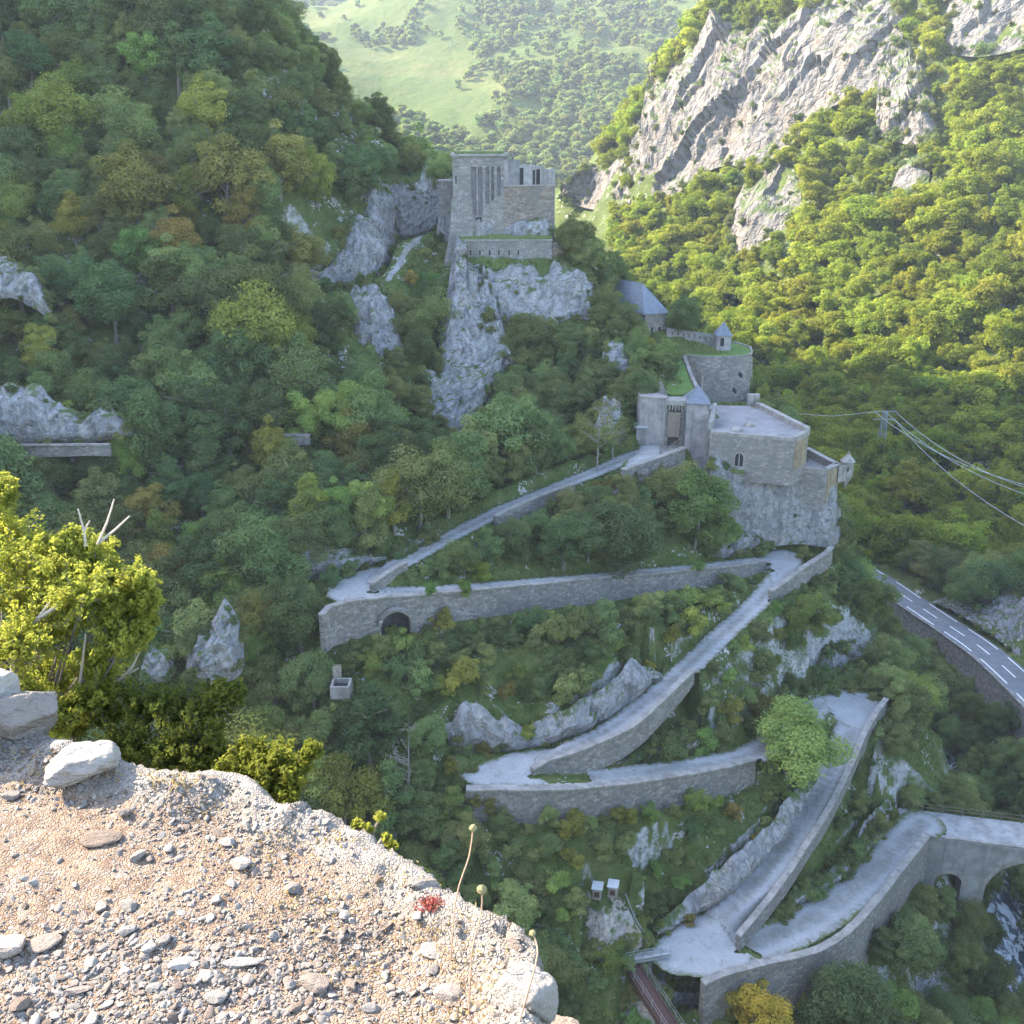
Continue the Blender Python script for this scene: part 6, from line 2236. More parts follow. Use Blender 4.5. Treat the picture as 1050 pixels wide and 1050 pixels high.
bnd = list(road_s.values())
rp = np.vstack([s[:, :4] for s in bnd])
rhash = {}
# path through the moat laid on the ground
V_, F_ = [], []
sdm = side_dir(MOATP)
for i in range(len(MOATP)):
    for o_ in (-0.42, 0.0, 0.42):
        x_, y_ = MOATP[i, :2] + sdm[i] * o_
        V_.append((x_, y_, float(gz(np.array([x_]), np.array([y_]))[0]) + 0.08))
tag(link("moat_path", mesh_np("moat_path", np.array(V_), grid_faces(len(MOATP), 3), M["gravel_road"], True)), "pale footpath climbing through the grassy moat", None, None, "structure")
for r_ in np.vstack([rp, MOATP, vrs[:, :4], riv[:, :4], np.array(brx)]):
    rhash.setdefault((int(r_[0] // 6), int(r_[1] // 6)), []).append(r_)


def near_road(x, y, pad):
    i, j = int(x // 6), int(y // 6)
    for a in (-1, 0, 1):
        for b in (-1, 0, 1):
            for r_ in rhash.get((i + a, j + b), ()):
                if math.hypot(x - r_[0], y - r_[1]) < r_[3] / 2 + pad:
                    return True
    return False


# ---- plants one can single out, set first
def base_at(u, v):
    a, dy, dz = ray(u, v)
    d = Vector((a, dy, dz)).normalized()
    h = TB.ray_cast(d * 25, d)
    return np.array(h[0])


SPECIAL = [
    (806, 796, 8.0, 4.5, "tree", 0, (1.12, 1.28, 1.0), "big fresh green round tree hiding the middle track, alone below its right end"),
    (640, 586, 8.0, 4.2, "tree", 4, (0.95, 1.0, 1.1), "broad grey-green tree in the middle of the bank above the wall with the arch"),
    (602, 575, 6.0, 3.0, "tree", 2, (0.85, 0.92, 0.95), "dark tree just left of the broad grey-green tree"),
    (712, 562, 9.0, 3.8, "tree", 0, (0.85, 0.98, 0.85), "tall dark green tree below the fort gate square"),
    (742, 562, 4.2, 2.2, "tree", 1, (1.0, 1.1, 0.9), "lower bushy tree leaning against the foot of the battery cliff"),
    (405, 548, 7.2, 2.6, "tree", 3, (1.6, 1.3, 0.75), "yellowing slender tree above the top ramp"),
    (372, 545, 6.6, 2.7, "tree", 1, (1.15, 1.2, 0.9), "light green tree left of the yellowing slender tree"),
    (776, 1066, 6.2, 2.9, "tree", 1, (2.1, 1.35, 0.6), "tree with an orange-yellow top at the bottom edge below the tall curved wall"),
    (852, 1058, 7.8, 3.4, "tree", 4, (0.75, 0.85, 0.9), "dark dense tree at the bottom edge right of the orange-topped one"),
    (820, 660, 7.0, 3.0, "tree", 1, (1.1, 1.1, 0.8), "olive green tree above the pale outcrop of the right hairpin"),
    (890, 640, 7.0, 2.9, "tree", 1, (1.0, 1.05, 0.9), "leafy tree on the edge of the spur, hiding where the valley road begins"),
    (884, 606, 6.0, 2.4, "tree", 3, (1.05, 1.1, 0.9), "upright narrow tree at the foot of the battery cliff, above the valley road"),
    (488, 594, 2.4, 1.5, "shrub", 0, (1.35, 1.5, 0.8), "bright yellow-green bush on the bank between the two upper tracks"),
    (622, 778, 3.2, 1.7, "shrub", 1, (0.9, 1.0, 0.9), "dark green bush at the end of the short tapering wall between the middle tracks"),
]
special_pts = []
for (u, v, H_, R_, kd, pk, tn, lb) in SPECIAL:
    p = base_at(u, v)
    special_pts.append((p, H_, R_, kd, pk, tn, lb))
    cell.setdefault((int(p[0] // 5), int(p[1] // 5)), []).append((p[0], p[1], R_ * 0.85))
for i in range(len(cx)):
    x, y, z = cx[i], cyy[i], cz[i]
    k = zone[i]
    big = y > 175 and x > 20
    if k >= 0:
        _, _, (h0_, h1_), wr, sp, kind = ZN[k]
        Hh = rng.uniform(h0_, h1_)
    else:
        if 330 < cu[i] < 905 and cv[i] > 565 and y < 122 and not (cu[i] < 450 and cv[i] > 740):
            kind, wr, sp, big = "shrub", 0.62, 1.6, False
        else:
            kind, wr, sp = "tree", 0.42, 3.3
        Hh = 5.0 + 6.5 * rng.random() ** 1.4
        wr = wr * rng.uniform(0.82, 1.15)
        if cu[i] > 230 and cv[i] < 175 and cu[i] < 480:
            Hh = min(Hh, rng.uniform(4.5, 7.0))
        if kind == "shrub":
            Hh = rng.uniform(1.0, 2.4)
        elif big:
            sp, Hh = 3.7, 5.5 + 7.5 * rng.random() ** 1.6
            wr = rng.uniform(0.34, 0.5)
        elif cu[i] > 640 and y < 135:
            Hh, sp = rng.uniform(4.0, 7.0), 2.7
        elif cu[i] > 430 and cv[i] < 470:
            Hh, sp = rng.uniform(4.0, 7.0), 2.6
        elif cv[i] > 520 and cu[i] < 450:
            Hh, sp = rng.uniform(5.5, 9), 2.9
    Rr = Hh * wr
    rr = sp * (0.7 + 0.3 * Hh / (8 if kind == "tree" else 2.4))
    i_, j_ = int(x // 5), int(y // 5)
    bad = False
    for a in (-1, 0, 1):
        for b in (-1, 0, 1):
            for q in cell.get((i_ + a, j_ + b), ()):
                if (q[0] - x) ** 2 + (q[1] - y) ** 2 < min(rr, q[2]) ** 2:
                    bad = True
                    break
            if bad:
                break
        if bad:
            break
    if bad or near_road(x, y, 0.5 if kind == "shrub" else 0.9):
        continue
    if y > 112 and y < 160 and any(inside(q, np.array([x]), np.array([y]))[0] for q in FOOT):
        continue
    p = np.array((x, y, z))
    tol = 0.10 if k >= 0 or kind == "shrub" or (540 < cu[i] < 790 and cv[i] < 460) else 0.04 if (430 < cu[i] < 680 and 430 < cv[i] < 560) else 0.13
    shrunk = 0
    cf = conflict(p, Hh, Rr)
    while cf > tol and shrunk < 3:
        Hh *= 0.68
        Rr = Hh * max(wr, 0.5)
        shrunk += 1
        cf = conflict(p, Hh, Rr)
    if cf > tol:
        continue
    if shrunk and Hh < 3.0:
        kind = "shrub"
    cell.setdefault((i_, j_), []).append((x, y, rr))
    placed.append([x, y, z, Hh, Rr, kind, k])

# which of them the camera can see
vis = []
for p in placed:
    x, y, z, Hh, Rr, kind, k = p
    seen = False
    for dz in (0.92, 0.6, 0.3):
        tgt = Vector((x, y, z + Hh * dz))
        d = tgt.length
        h = TB.ray_cast(tgt * (25.0 / d), tgt / d, d - 25.0 - 0.6)
        if h[0] is None:
            seen = True
            break
    u, v, dep_ = proj(np.array((x, y, z + Hh * 0.6)))
    size = Hh * Rr / dep_ ** 2
    infr = -25 < u < 1075 and -25 < v < 1075
    p += [seen, infr, float(size), float(u), float(v)]


def is_mass(p):
    return p[1] > 178 and p[0] > 15


trees = sorted([p for p in placed if p[5] == "tree" and p[7] and p[8] and not is_mass(p)], key=lambda p: -p[9])
shrubs = sorted([p for p in placed if p[5] == "shrub" and p[7] and p[8] and not is_mass(p)], key=lambda p: -p[9])
print("PLACED", len(placed), "trees", len(trees), "shrubs", len(shrubs), "mass", sum(is_mass(p) for p in placed))
NT_, NS_ = 280, 285
used_lab = {}


def plant_obj(kind, p, proto, label, group, tint, cat=None):
    x, y, z, Hh, Rr = p[:5]
    cm, tm = proto
    ref = (8.0, 3.25) if kind != "shrub" else (2.4, 1.5)
    o = bpy.data.objects.new({"tree": "broadleaf_tree", "shrub": "shrub"}.get(kind, kind), None)
    o.location = (x, y, z - 0.15)
    o.empty_display_size = 0.3
    o.scale = (Rr / ref[1], Rr / ref[1], Hh / ref[0])
    o.rotation_euler = (rng.normal(0, 0.06), rng.normal(0, 0.06), rng.uniform(0, 6.283))
    COL.objects.link(o)
    for nm_, me_ in (("crown" if kind != "shrub" else "foliage", cm), ("trunk" if kind != "shrub" else "stem", tm)):
        c = bpy.data.objects.new(nm_, me_)
        COL.objects.link(c)
        c.parent = o
        c.color = (*tint, 1)
    tag(o, label, cat or ("tree" if kind != "shrub" else "shrub"), group)
    return o


def pick_tint(u, v, y):
    r_ = rng.random()
    if v < 260 and u < 470:
        w = (0.32, 0.34, 0.10, 0.12, 0.12)
    elif v < 520 and u < 470:
        w = (0.36, 0.38, 0.13, 0.10, 0.03)
    elif u > 560 and v < 400:
        w = (0.40, 0.30, 0.05, 0.13, 0.12)
    elif u > 850:
        w = (0.45, 0.40, 0.13, 0.02, 0.0)
    else:
        w = (0.30, 0.40, 0.18, 0.09, 0.03)
    return list(TINTS)[int(np.searchsorted(np.cumsum(w), r_ * sum(w)))]


for p, H_, R_, kd, pk, tn, lb in special_pts:
    plant_obj(kd, [*p, H_, R_], (TREE if kd == "tree" else SHRUB)[pk], lb, "broadleaf trees of the gorge sides" if kd == "tree" else "shrubs on the zigzag slopes", tn)
for u, v, h_, H_, R_, pk, lb in ((441, 609, -41.5, 1.5, 0.7, 1, "small dark pointed bush growing on top of the wall with the arch"), (479, 608, -42.3, 1.6, 1.0, 0, "small round light green bush growing on top of the wall with the arch"), (716, 585, -45.7, 1.3, 0.9, 2, "low green bush on the wall top near the upper right hairpin")):
    plant_obj("shrub", [*Ph(u, v, h_), H_, R_], SHRUB[pk], lb, "shrubs on the zigzag slopes", (1.1, 1.25, 0.85))


def snag(label, u, v, H_, lean, seed, mat, leafy=0):
    """a nearly bare pale tree"""
    r_ = np.random.default_rng(seed)
    p = base_at(u, v)
    ts_ = Thing("bare_tree", p, label, "tree")
    mb = MB()
    pts = [p + np.array((lean * t * t * H_, 0, -0.5 + (H_ + 0.5) * t)) for t in np.linspace(0, 1, 7)]
    mb.tube(pts, list(np.linspace(0.11, 0.025, 7)), 6)
    tips = []
    for k in range(15):
        t = r_.uniform(0.35, 0.97)
        b = lerp(pts[int(t * 6)], pts[min(6, int(t * 6) + 1)], t * 6 - int(t * 6))
        a = r_.uniform(0, 6.283)
        l = H_ * 0.26 * (1.15 - t) + 0.35
        e = b + np.array((math.cos(a) * l, math.sin(a) * l, l * r_.uniform(0.3, 1.0)))
        mb.tube([b, lerp(b, e, 0.5) + (0, 0, -0.05), e], [0.045, 0.03, 0.012], 4)
        tips.append(e)
        for q in range(3):
            e2 = lerp(b, e, r_.uniform(0.4, 1)) + r_.normal(size=3) * l * 0.35
            mb.tube([lerp(b, e, 0.6), e2], [0.02, 0.008], 4)
            tips.append(e2)
    ts_.part(mb, "trunk", mat)
    if leafy:
        P3 = np.array([tips[r_.integers(len(tips))] for _ in range(leafy)]) + r_.normal(size=(leafy, 3)) * 0.28 - p
        s_ = 0.13 * r_.uniform(0.6, 1.3, leafy)
        V, Fq = leaf_quads(P3, r_.normal(size=(leafy, 3)) + (0, 0, 0.6), s_, s_ * 0.6, seed)
        me = with_tint(mesh_np("sparse_leaves", V, Fq, M["leaf"]), r_.random(leafy))
        ts_.part(link("sparse_leaves", me), "sparse_leaves", None)


snag("pale thin-leaved birch standing left of the fort approach", 612, 484, 9.0, 0.06, 11, M["pale_bark"], 420)
snag("second slighter birch with a bare pale stem beside the rock rib", 628, 470, 6.5, -0.03, 12, M["pale_bark"], 260)
snag("pale bare snag with a thin stem in the dark wood left of the middle hairpin", 420, 836, 9.5, 0.03, 13, M["pale_bark"], 60)
snag("dead pale tree leaning in the forest left of the moat", 303, 402, 7.0, 0.12, 14, M["pale_bark"], 40)
proto_children = {}
for kind, lst, cap in (("tree", trees[:NT_], NT_), ("shrub", shrubs[:NS_], NS_)):
    for p in lst:
        tn = pick_tint(p[10], p[11], p[1])
        w, n = where(p[10], p[11])
        sz_ = ("tall" if p[3] > 7.2 else "low" if p[3] < 4.5 else "middling") if kind == "tree" else ("big" if p[3] > 2.4 else "small" if p[3] < 1.4 else "rounded")
        if w in ("uphill of", "downhill of") or w == "right by":
            lab = f"{sz_} {tn} {'broadleaf tree' if kind == 'tree' else 'shrub'} {w} {n}"
        else:
            lab = f"{sz_} {tn} {'broadleaf tree' if kind == 'tree' else 'shrub'} {w} {n}"
        if len(lab.split()) > 16:
            lab = " ".join(lab.split()[1:])
        if len(lab.split()) > 16:
            lab = lab.replace("broadleaf ", "")
        k = rng.integers(len(TREE)) if kind == "tree" else rng.integers(len(SHRUB))
        o = plant_obj(kind, p, (TREE if kind == "tree" else SHRUB)[k], lab, ("broadleaf trees of the gorge sides" if kind == "tree" else "shrubs on the zigzag slopes"), TINTS[tn])
        proto_children.setdefault((kind, int(k)), [c for c in o.children])


# ---- the rest of the wood as one mass: geometry nodes instances of the same crowns
def gn_scatter(name, pts, rot, scl, idx, sources, label):
    me = bpy.data.meshes.new(name)
    n = len(pts)
    me.vertices.add(n)
    me.vertices.foreach_set("co", np.asarray(pts, np.float32).ravel())
    a = me.attributes.new("rot", "FLOAT_VECTOR", "POINT")
    a.data.foreach_set("vector", np.asarray(rot, np.float32).ravel())
    a = me.attributes.new("scl", "FLOAT_VECTOR", "POINT")
    a.data.foreach_set("vector", np.asarray(scl, np.float32).ravel())
    a = me.attributes.new("idx", "INT", "POINT")
    a.data.foreach_set("value", np.asarray(idx, np.int32))
    o = link(name, me)
    ng = bpy.data.node_groups.new(name, "GeometryNodeTree")
    ng.interface.new_socket("Geometry", in_out="INPUT", socket_type="NodeSocketGeometry")
    ng.interface.new_socket("Geometry", in_out="OUTPUT", socket_type="NodeSocketGeometry")
    gi, go = ng.nodes.new("NodeGroupInput"), ng.nodes.new("NodeGroupOutput")
    m2p = ng.nodes.new("GeometryNodeMeshToPoints")
    iop = ng.nodes.new("GeometryNodeInstanceOnPoints")
    jn = ng.nodes.new("GeometryNodeJoinGeometry")
    for s in sources:
        oi = ng.nodes.new("GeometryNodeObjectInfo")
        oi.transform_space = "ORIGINAL"
        oi.inputs["Object"].default_value = s
        oi.inputs["As Instance"].default_value = True
        ng.links.new(oi.outputs["Geometry"], jn.inputs[0])
    iop.inputs["Pick Instance"].default_value = True
    for nm_, typ, sock in (("rot", "FLOAT_VECTOR", "Rotation"), ("scl", "FLOAT_VECTOR", "Scale"), ("idx", "INT", "Instance Index")):
        na = ng.nodes.new("GeometryNodeInputNamedAttribute")
        na.data_type = typ
        na.inputs["Name"].default_value = nm_
        ng.links.new(na.outputs["Attribute"], iop.inputs[sock])
    ng.links.new(gi.outputs[0], m2p.inputs[0])
    ng.links.new(m2p.outputs[0], iop.inputs["Points"])
    ng.links.new(jn.outputs[0], iop.inputs["Instance"])
    ng.links.new(iop.outputs[0], go.inputs[0])
    md = o.modifiers.new("scatter", "NODES")
    md.node_group = ng
    return tag(o, label, None, None, "stuff")


def mass(name, lst, srcs, ref, label, wide=1.0):
    n = len(lst)
    if not n:
        return
    P3 = np.array([(p[0], p[1], p[2] - 0.3) for p in lst])
    rt = np.stack([rng.normal(0, 0.05, n), rng.normal(0, 0.05, n), rng.uniform(0, 6.283, n)], 1)
    sc = np.array([(p[4] / ref[1] * wide, p[4] / ref[1] * wide, p[3] / ref[0]) for p in lst])
    return gn_scatter(name, P3, rt, sc, rng.integers(0, len(srcs), n), srcs, label)


crown_src = [[c for c in proto_children[k] if c.name.startswith("crown")][0] for k in proto_children if k[0] == "tree"]
fol_src = [[c for c in proto_children[k] if c.name.startswith("foliage")][0] for k in proto_children if k[0] == "shrub"]
far_src = []
rest = trees[NT_:] + [p for p in placed if p[5] == "tree" and not is_mass(p) and not (p[7] and p[8]) and (p[7] or p[0] > -60)]
mass("hillside_wood", rest, crown_src, (8.0, 3.25), "remaining dense green wood filling the gorge sides")
edge = []
for pts_, pr_ in EDGEP:
    if pr_ < 0:
        far_ = pts_[:, 1].mean() > 250
        for q in pts_[rng.random(len(pts_)) < (0.2 if far_ else -pr_)]:
            h_ = rng.uniform(0.4, 0.9) * (3.5 if far_ else 1)
            edge.append([q[0], q[1], q[2] - 0.2 * h_, h_, h_ * 0.62])
        continue
    L_ = np.append(0, np.cumsum(np.linalg.norm(np.diff(pts_, axis=0), axis=1)))
    far_ = pts_[:, 1].mean() > 250
    st_ = 5.0 if far_ else 1.25
    for t_ in np.arange(0, L_[-1], st_):
        if rng.random() > pr_ * 0.8:
            continue
        q = np.array([np.interp(t_ + rng.uniform(-0.5, 0.5) * st_, L_, pts_[:, i]) for i in range(3)])
        h_ = rng.uniform(0.5, 1.9) * (3.2 if far_ else 1.0)
        if conflict(q, h_, h_ * 0.6) > 0.45 and not far_:
            h_ *= 0.6
        edge.append([q[0], q[1], q[2] - 0.35 * h_, h_, h_ * 0.62])
mass("cliff_scrub", edge, fol_src, (2.4, 1.5), "low scrub and grass clinging to the edges of the rock faces")
mass("hillside_scrub", shrubs[NS_:], fol_src, (2.4, 1.5), "remaining low green scrub between the hairpins")
mlist = [p for p in placed if is_mass(p) and (p[7] or p[1] < 300)]
# the far wood brings its own crowns: three of its trees stand as objects at the near edge
near3 = sorted([p for p in mlist if p[7] and p[8]], key=lambda p: -p[9])[:5]
rank_ = list(np.argsort(np.argsort([p[10] for p in near3])))
for k, p in enumerate(near3):
    o = plant_obj("tree", p, (FARC[k], TREE[k][1]), ["leftmost", "second", "middle", "fourth", "rightmost"][rank_[k]] + " of five big trees at the near edge of the wood across the valley", "trees at the edge of the valley wood", (1, 1, 1))
    far_src.append([c for c in o.children if c.name.startswith("crown")][0])
mass("valley_wood", [p for p in mlist if p not in near3], far_src, (8.5, 3.7), "dense mixed wood covering the mountain across the valley", 1.12)


# ================================================================== far mountain
FX = np.arange(-900, 901, 12.0)
FY = np.arange(640, 2700, 12.0)
fctrl = []
for v, L in {175: [(300, 760), (450, 780), (560, 800), (700, 780), (900, 760)], 130: [(300, 900), (450, 900), (560, 900), (700, 880), (900, 860)], 60: [(250, 1150), (380, 1120), (480, 1080), (600, 1060), (720, 1040), (900, 1000)],
             0: [(250, 1500), (420, 1420), (520, 1280), (640, 1240), (760, 1200), (900, 1150)], -80: [(250, 1900), (420, 1800), (520, 1560), (640, 1450), (760, 1400), (900, 1300)]}.items():
    for u, y in L:
        fctrl.append(P(u, v, y))
for u, v, y in ((340, 48, 1100), (400, 20, 1180), (450, -5, 1240), (320, 60, 1060), (280, 90, 1000)):
    fctrl.append(P(u, v, y))
for u, v, y in ((330, 60, 1400), (380, 35, 1450), (420, 15, 1500), (350, 10, 1900), (300, -20, 2100), (420, -20, 2100)):
    fctrl.append(P(u, v, y))
for x, y, h in ((-900, 700, 60), (900, 700, 60), (-900, 2600, 420), (900, 2600, 420), (0, 2600, 430), (0, 660, -60), (-500, 1200, 180), (600, 1000, 200)):
    fctrl.append(np.array((x, y, h)))
fctrl = np.array(fctrl)
A2 = -np.linalg.norm(fctrl[:, None, :2] - fctrl[None, :, :2], axis=2) - np.eye(len(fctrl)) * 3
K2 = np.block([[A2, np.ones((len(fctrl), 1))], [np.ones((1, len(fctrl))), np.zeros((1, 1))]])
s2 = np.linalg.solve(K2, np.append(fctrl[:, 2], 0))
FGX, FGY = np.meshgrid(FX, FY, indexing="ij")
fx_, fy_ = FGX.ravel(), FGY.ravel()
FZ = np.empty(len(fx_))
for a in range(0, len(fx_), 20000):
    d = np.hypot(fx_[a:a + 20000, None] - fctrl[None, :, 0], fy_[a:a + 20000, None] - fctrl[None, :, 1])
    FZ[a:a + 20000] = -(d @ s2[:-1]) + s2[-1]
q3 = np.stack([fx_ * 0.0045, fy_ * 0.0045, fx_ * 0], 1)
FZ += 22 * ridged(q3 * np.array((1.3, 0.7, 1)), 3) * np.clip((fy_ - 760) / 300, 0, 1) - 10 + 5 * fbm(q3 * 6, 3)
FZ = np.clip(FZ, -90, 500)


def mat_meadow():
    m, nt = new_mat("mountain_meadow")
    t = NT(nt)
    p = pos(t)
    n1 = t.noise(p, 0.012, 5, 0.6)
    n2 = t.noise(p, 0.1, 4, 0.65)
    c = t.ramp(t.math("ADD", t.math("MULTIPLY", n1, 0.6), t.math("MULTIPLY", n2, 0.4)), [(0.3, (0.038, 0.064, 0.012)), (0.5, (0.066, 0.090, 0.017)), (0.7, (0.118, 0.114, 0.034))])
    t.out(t.bsdf(c, 0.95, t.bump(n2, 0.8, 3.0), 0.1))
    return m


M["meadow"] = mat_meadow()
tag(link("far_mountain", mesh_np("far_mountain", np.stack([fx_, fy_, FZ], 1), grid_faces(len(FX), len(FY)), M["meadow"], True)), "hazy sunlit mountain of meadows and woods closing the valley", None, None, "structure")
FZG = FZ.reshape(FGX.shape)
n = 60000
tx, ty = rng.uniform(-520, 420, n), rng.uniform(760, 2200, n)
i, j = ((tx - FX[0]) / 12).astype(int), ((ty - FY[0]) / 12).astype(int)
fx, fy = (tx - FX[i]) / 12, (ty - FY[j]) / 12
tz = FZG[i, j] * (1 - fx) * (1 - fy) + FZG[i + 1, j] * fx * (1 - fy) + FZG[i, j + 1] * (1 - fx) * fy + FZG[i + 1, j + 1] * fx * fy
u_, v_, _ = proj(np.stack([tx, ty, tz], 1))
nz = fbm(np.stack([tx * 0.010, ty * 0.0075, tx * 0], 1), 3)
thr = np.where(u_ < 470, 0.36, 0.02)                       # open meadow to the left, woods to the right
thr = np.where(ty > 1330 + 0 * ty, np.where(u_ < 440, -0.6, thr), thr)
thr = np.where((v_ > 118), np.minimum(thr, -0.15), thr)
keep_ = (nz + rng.normal(0, 0.12, n) > thr) & (u_ > 285) & (u_ < 780) & (v_ > -40) & (v_ < 190) & (rng.random(n) < 0.55)
strip_ = (np.abs(u_ - (478 - (v_ - 60) * 0.12)) < 4) & (v_ < 112)
keep_ &= ~strip_
tx, ty, tz = tx[keep_], ty[keep_], tz[keep_]
print("FAR TREES", len(tx))
n = len(tx)
# one lone crown stands as the source tree of the far woods
FC2 = [crown_mesh("far_crown_low_%d" % k, 700 + k, 9.0, 3.9, 420, 0.95, M["leaf_far"], 0.05, 12, 0.3) for k in range(2)]
fs_ = []
for k in range(2):
    p = [tx[k], ty[k], tz[k], 10.0, 4.2, "tree", -1]
    o = plant_obj("tree", p, (FC2[k], TREE[k][1]), ("tiny lone tree high on the hazy far mountain", "another tiny lone tree on the hazy far mountain")[k], "lone trees on the far mountain", (1, 1, 1))
    fs_.append([c for c in o.children if c.name.startswith("crown")][0])
hs_ = rng.uniform(0.75, 1.45, n)
gn_scatter("mountain_wood", np.stack([tx, ty, tz - 0.5], 1), np.stack([np.zeros(n), np.zeros(n), rng.uniform(0, 6.283, n)], 1), np.stack([hs_ * 1.05, hs_ * 1.05, hs_], 1), rng.integers(0, 2, n), fs_, "bluish woods scattered over the far mountain")

# ================================================================== grass and herbs of the zigzag slopes
n = 420000
tx, ty = rng.uniform(-40, 62, n), rng.uniform(62, 170, n)
tz = gz(tx, ty)
u_, v_, d_ = proj(np.stack([tx, ty, tz], 1))
ok = (u_ > 150) & (u_ < 1010) & (v_ > 180) & (v_ < 1080)
tx, ty, tz = tx[ok], ty[ok], tz[ok]
ok = np.array([not near_road(x, y, 0.05) for x, y in zip(tx, ty)])
tx, ty, tz = tx[ok], ty[ok], tz[ok]
nz = fbm(np.stack([tx * 0.25, ty * 0.25, tx * 0 + 3], 1), 3)
ok = nz + rng.normal(0, 0.25, len(tx)) > -0.25
tx, ty, tz = tx[ok][:190000], ty[ok][:190000], tz[ok][:190000]
n = len(tx)
s = rng.uniform(0.07, 0.20, n)
P3 = np.stack([tx, ty, tz + s * 0.6], 1)
N3 = rng.normal(size=(n, 3)) * 0.7 + (0, -0.25, 0.55)
V, Fq = leaf_quads(P3, N3, s, s * 0.5, 77)
M["grass"] = mat_foliage("slope_grass", ((0.045, 0.065, 0.018), (0.085, 0.115, 0.028), (0.17, 0.165, 0.06)), 0.3, 1.3, 0.12)
me = with_tint(mesh_np("grass", V, Fq, M["grass"]), np.clip(0.5 + 0.5 * fbm(P3 * 0.35, 3) + rng.normal(0, 0.2, n), 0, 1))
tag(link("grass", me), "rough grass and herbs on the steep slopes between the hairpins", None, None, "stuff")


# ================================================================== the ledge the picture is taken from
EZ = -1.6
EDGE = [(-420, 735), (-200, 738), (-60, 745), (0, 752), (50, 765), (120, 792), (200, 809), (250, 813), (290, 839), (330, 843), (400, 881), (440, 906), (490, 946), (535, 975), (556, 1003), (556, 1040), (560, 1110)]
ep = np.array([Ph(u, v, EZ)[:2] for u, v in EDGE] + [(0.10, 1.15), (0.22, 0.6), (0.3, -0.5), (0.3, -2.0)])
ep = catmull(ep, 0.03)
ledge_poly = np.vstack([ep, [(-4.5, -2.0), (-4.5, 3.0)]])
lx = np.concatenate([np.arange(-4.4, -2.0, 0.08), np.arange(-2.0, 0.75, 0.0125)])
ly = np.concatenate([np.arange(-1.9, 0.9, 0.08), np.arange(0.9, 3.4, 0.0125), np.arange(3.4, 5.2, 0.06)])
LX, LY = np.meshgrid(lx, ly, indexing="ij")
qx, qy = LX.ravel(), LY.ravel()
dist = np.empty(len(qx))
for a in range(0, len(qx), 8000):
    dist[a:a + 8000] = np.hypot(qx[a:a + 8000, None] - ep[None, :, 0], qy[a:a + 8000, None] - ep[None, :, 1]).min(1)
insd = inside(ledge_poly, qx, qy)
dist = np.where(insd, dist, -dist)
dist = dist + 0.03 * fbm(np.stack([qx * 5, qy * 5, qx * 0], 1), 3)


def ledge_z(x, y, d):
    p = np.stack([x, y, x * 0], 1)
    z = EZ + 0.05 * fbm(p * 1.1, 3) + 0.012 * fbm(p * 9, 3) + 0.006 * fbm(p * 30 + 7, 2)
    rim = np.exp(-((d - 0.04) / 0.075) ** 2)
    z = z + rim * (0.03 + 0.022 * ridged(p * 2.6, 3) + 0.04 * facets(p * 4.5) + 0.012 * facets(p * 14 + 9))
    steep = np.where(x < -0.55, 1.3, np.clip(1.3 + (x + 0.55) * 12, 1.3, 9))
    drop = np.minimum(np.maximum(-d, 0) * steep, 5.5)
    z = z - drop + np.where(d < 0, 0.10 * fbm(p * 4 + 3, 3) * np.clip(-d * 6, 0, 1), 0)
    return z


lz_ = ledge_z(qx, qy, dist)
m, nt = new_mat("stony_ground")
t = NT(nt)
p_ = pos(t)
n1 = t.noise(p_, 2.2, 5, 0.6)
n2 = t.noise(p_, 22, 5, 0.7)
wq = t.n("ShaderNodeVectorMath", operation="MULTIPLY_ADD")
t.l(t.noise(p_, 30, 3, 0.6, 0, 1), wq.inputs[0])
wq.inputs[1].default_value = (0.02, 0.02, 0.02)
t.l(p_, wq.inputs[2])
vo1 = t.voro(wq.outputs[0], 120, "F1", "Color")
sp_ = t.n("ShaderNodeSeparateColor")
t.l(vo1, sp_.inputs[0])
soil = t.ramp(n2, [(0.3, (0.126, 0.081, 0.052)), (0.5, (0.219, 0.149, 0.100)), (0.7, (0.303, 0.225, 0.165))])
peb = t.ramp(sp_.outputs[0], [(0, (0.148, 0.123, 0.100)), (1, (0.310, 0.268, 0.234))])
c = t.mix(t.math("MULTIPLY", t.ramp(sp_.outputs[1], [(0.55, (0, 0, 0)), (0.6, (1, 1, 1))]), t.ramp(n1, [(0.35, (0.2, 0.2, 0.2)), (0.6, (1, 1, 1))])), soil, peb)
at = t.n("ShaderNodeAttribute", attribute_name="rim")
rk = t.ramp(t.noise(p_, 9, 6, 0.65), [(0.3, (0.174, 0.144, 0.118)), (0.55, (0.270, 0.233, 0.197)), (0.75, (0.321, 0.286, 0.247))])
c = t.mix(at.outputs["Fac"], c, rk)
e_ = t.voro(wq.outputs[0], 120, "DISTANCE_TO_EDGE")
h = t.math("ADD", t.math("MULTIPLY", n2, 0.6), t.math("MULTIPLY", t.ramp(e_, [(0, (0, 0, 0)), (0.25, (1, 1, 1))]), 0.5))
h = t.math("ADD", h, t.math("MULTIPLY", t.noise(p_, 90, 3), 0.3))
t.out(t.bsdf(c, 0.95, t.bump(h, 0.8, 0.012), 0.15))
M["stony"] = m
me = mesh_np("ground", np.stack([qx, qy, lz_], 1), grid_faces(len(lx), len(ly)), M["stony"], True)
rimv = np.clip(1 - (dist - 0.10 - 0.09 * fbm(np.stack([qx * 3.5, qy * 3.5, qx * 0 + 4], 1), 3)) / 0.05, 0, 1)
at = me.attributes.new("rim", "FLOAT", "POINT")
at.data.foreach_set("value", rimv.astype(np.float32))
tag(link("ground", me), "stony sunlit ledge in the foreground ending in a pale rock rim", None, None, "structure")
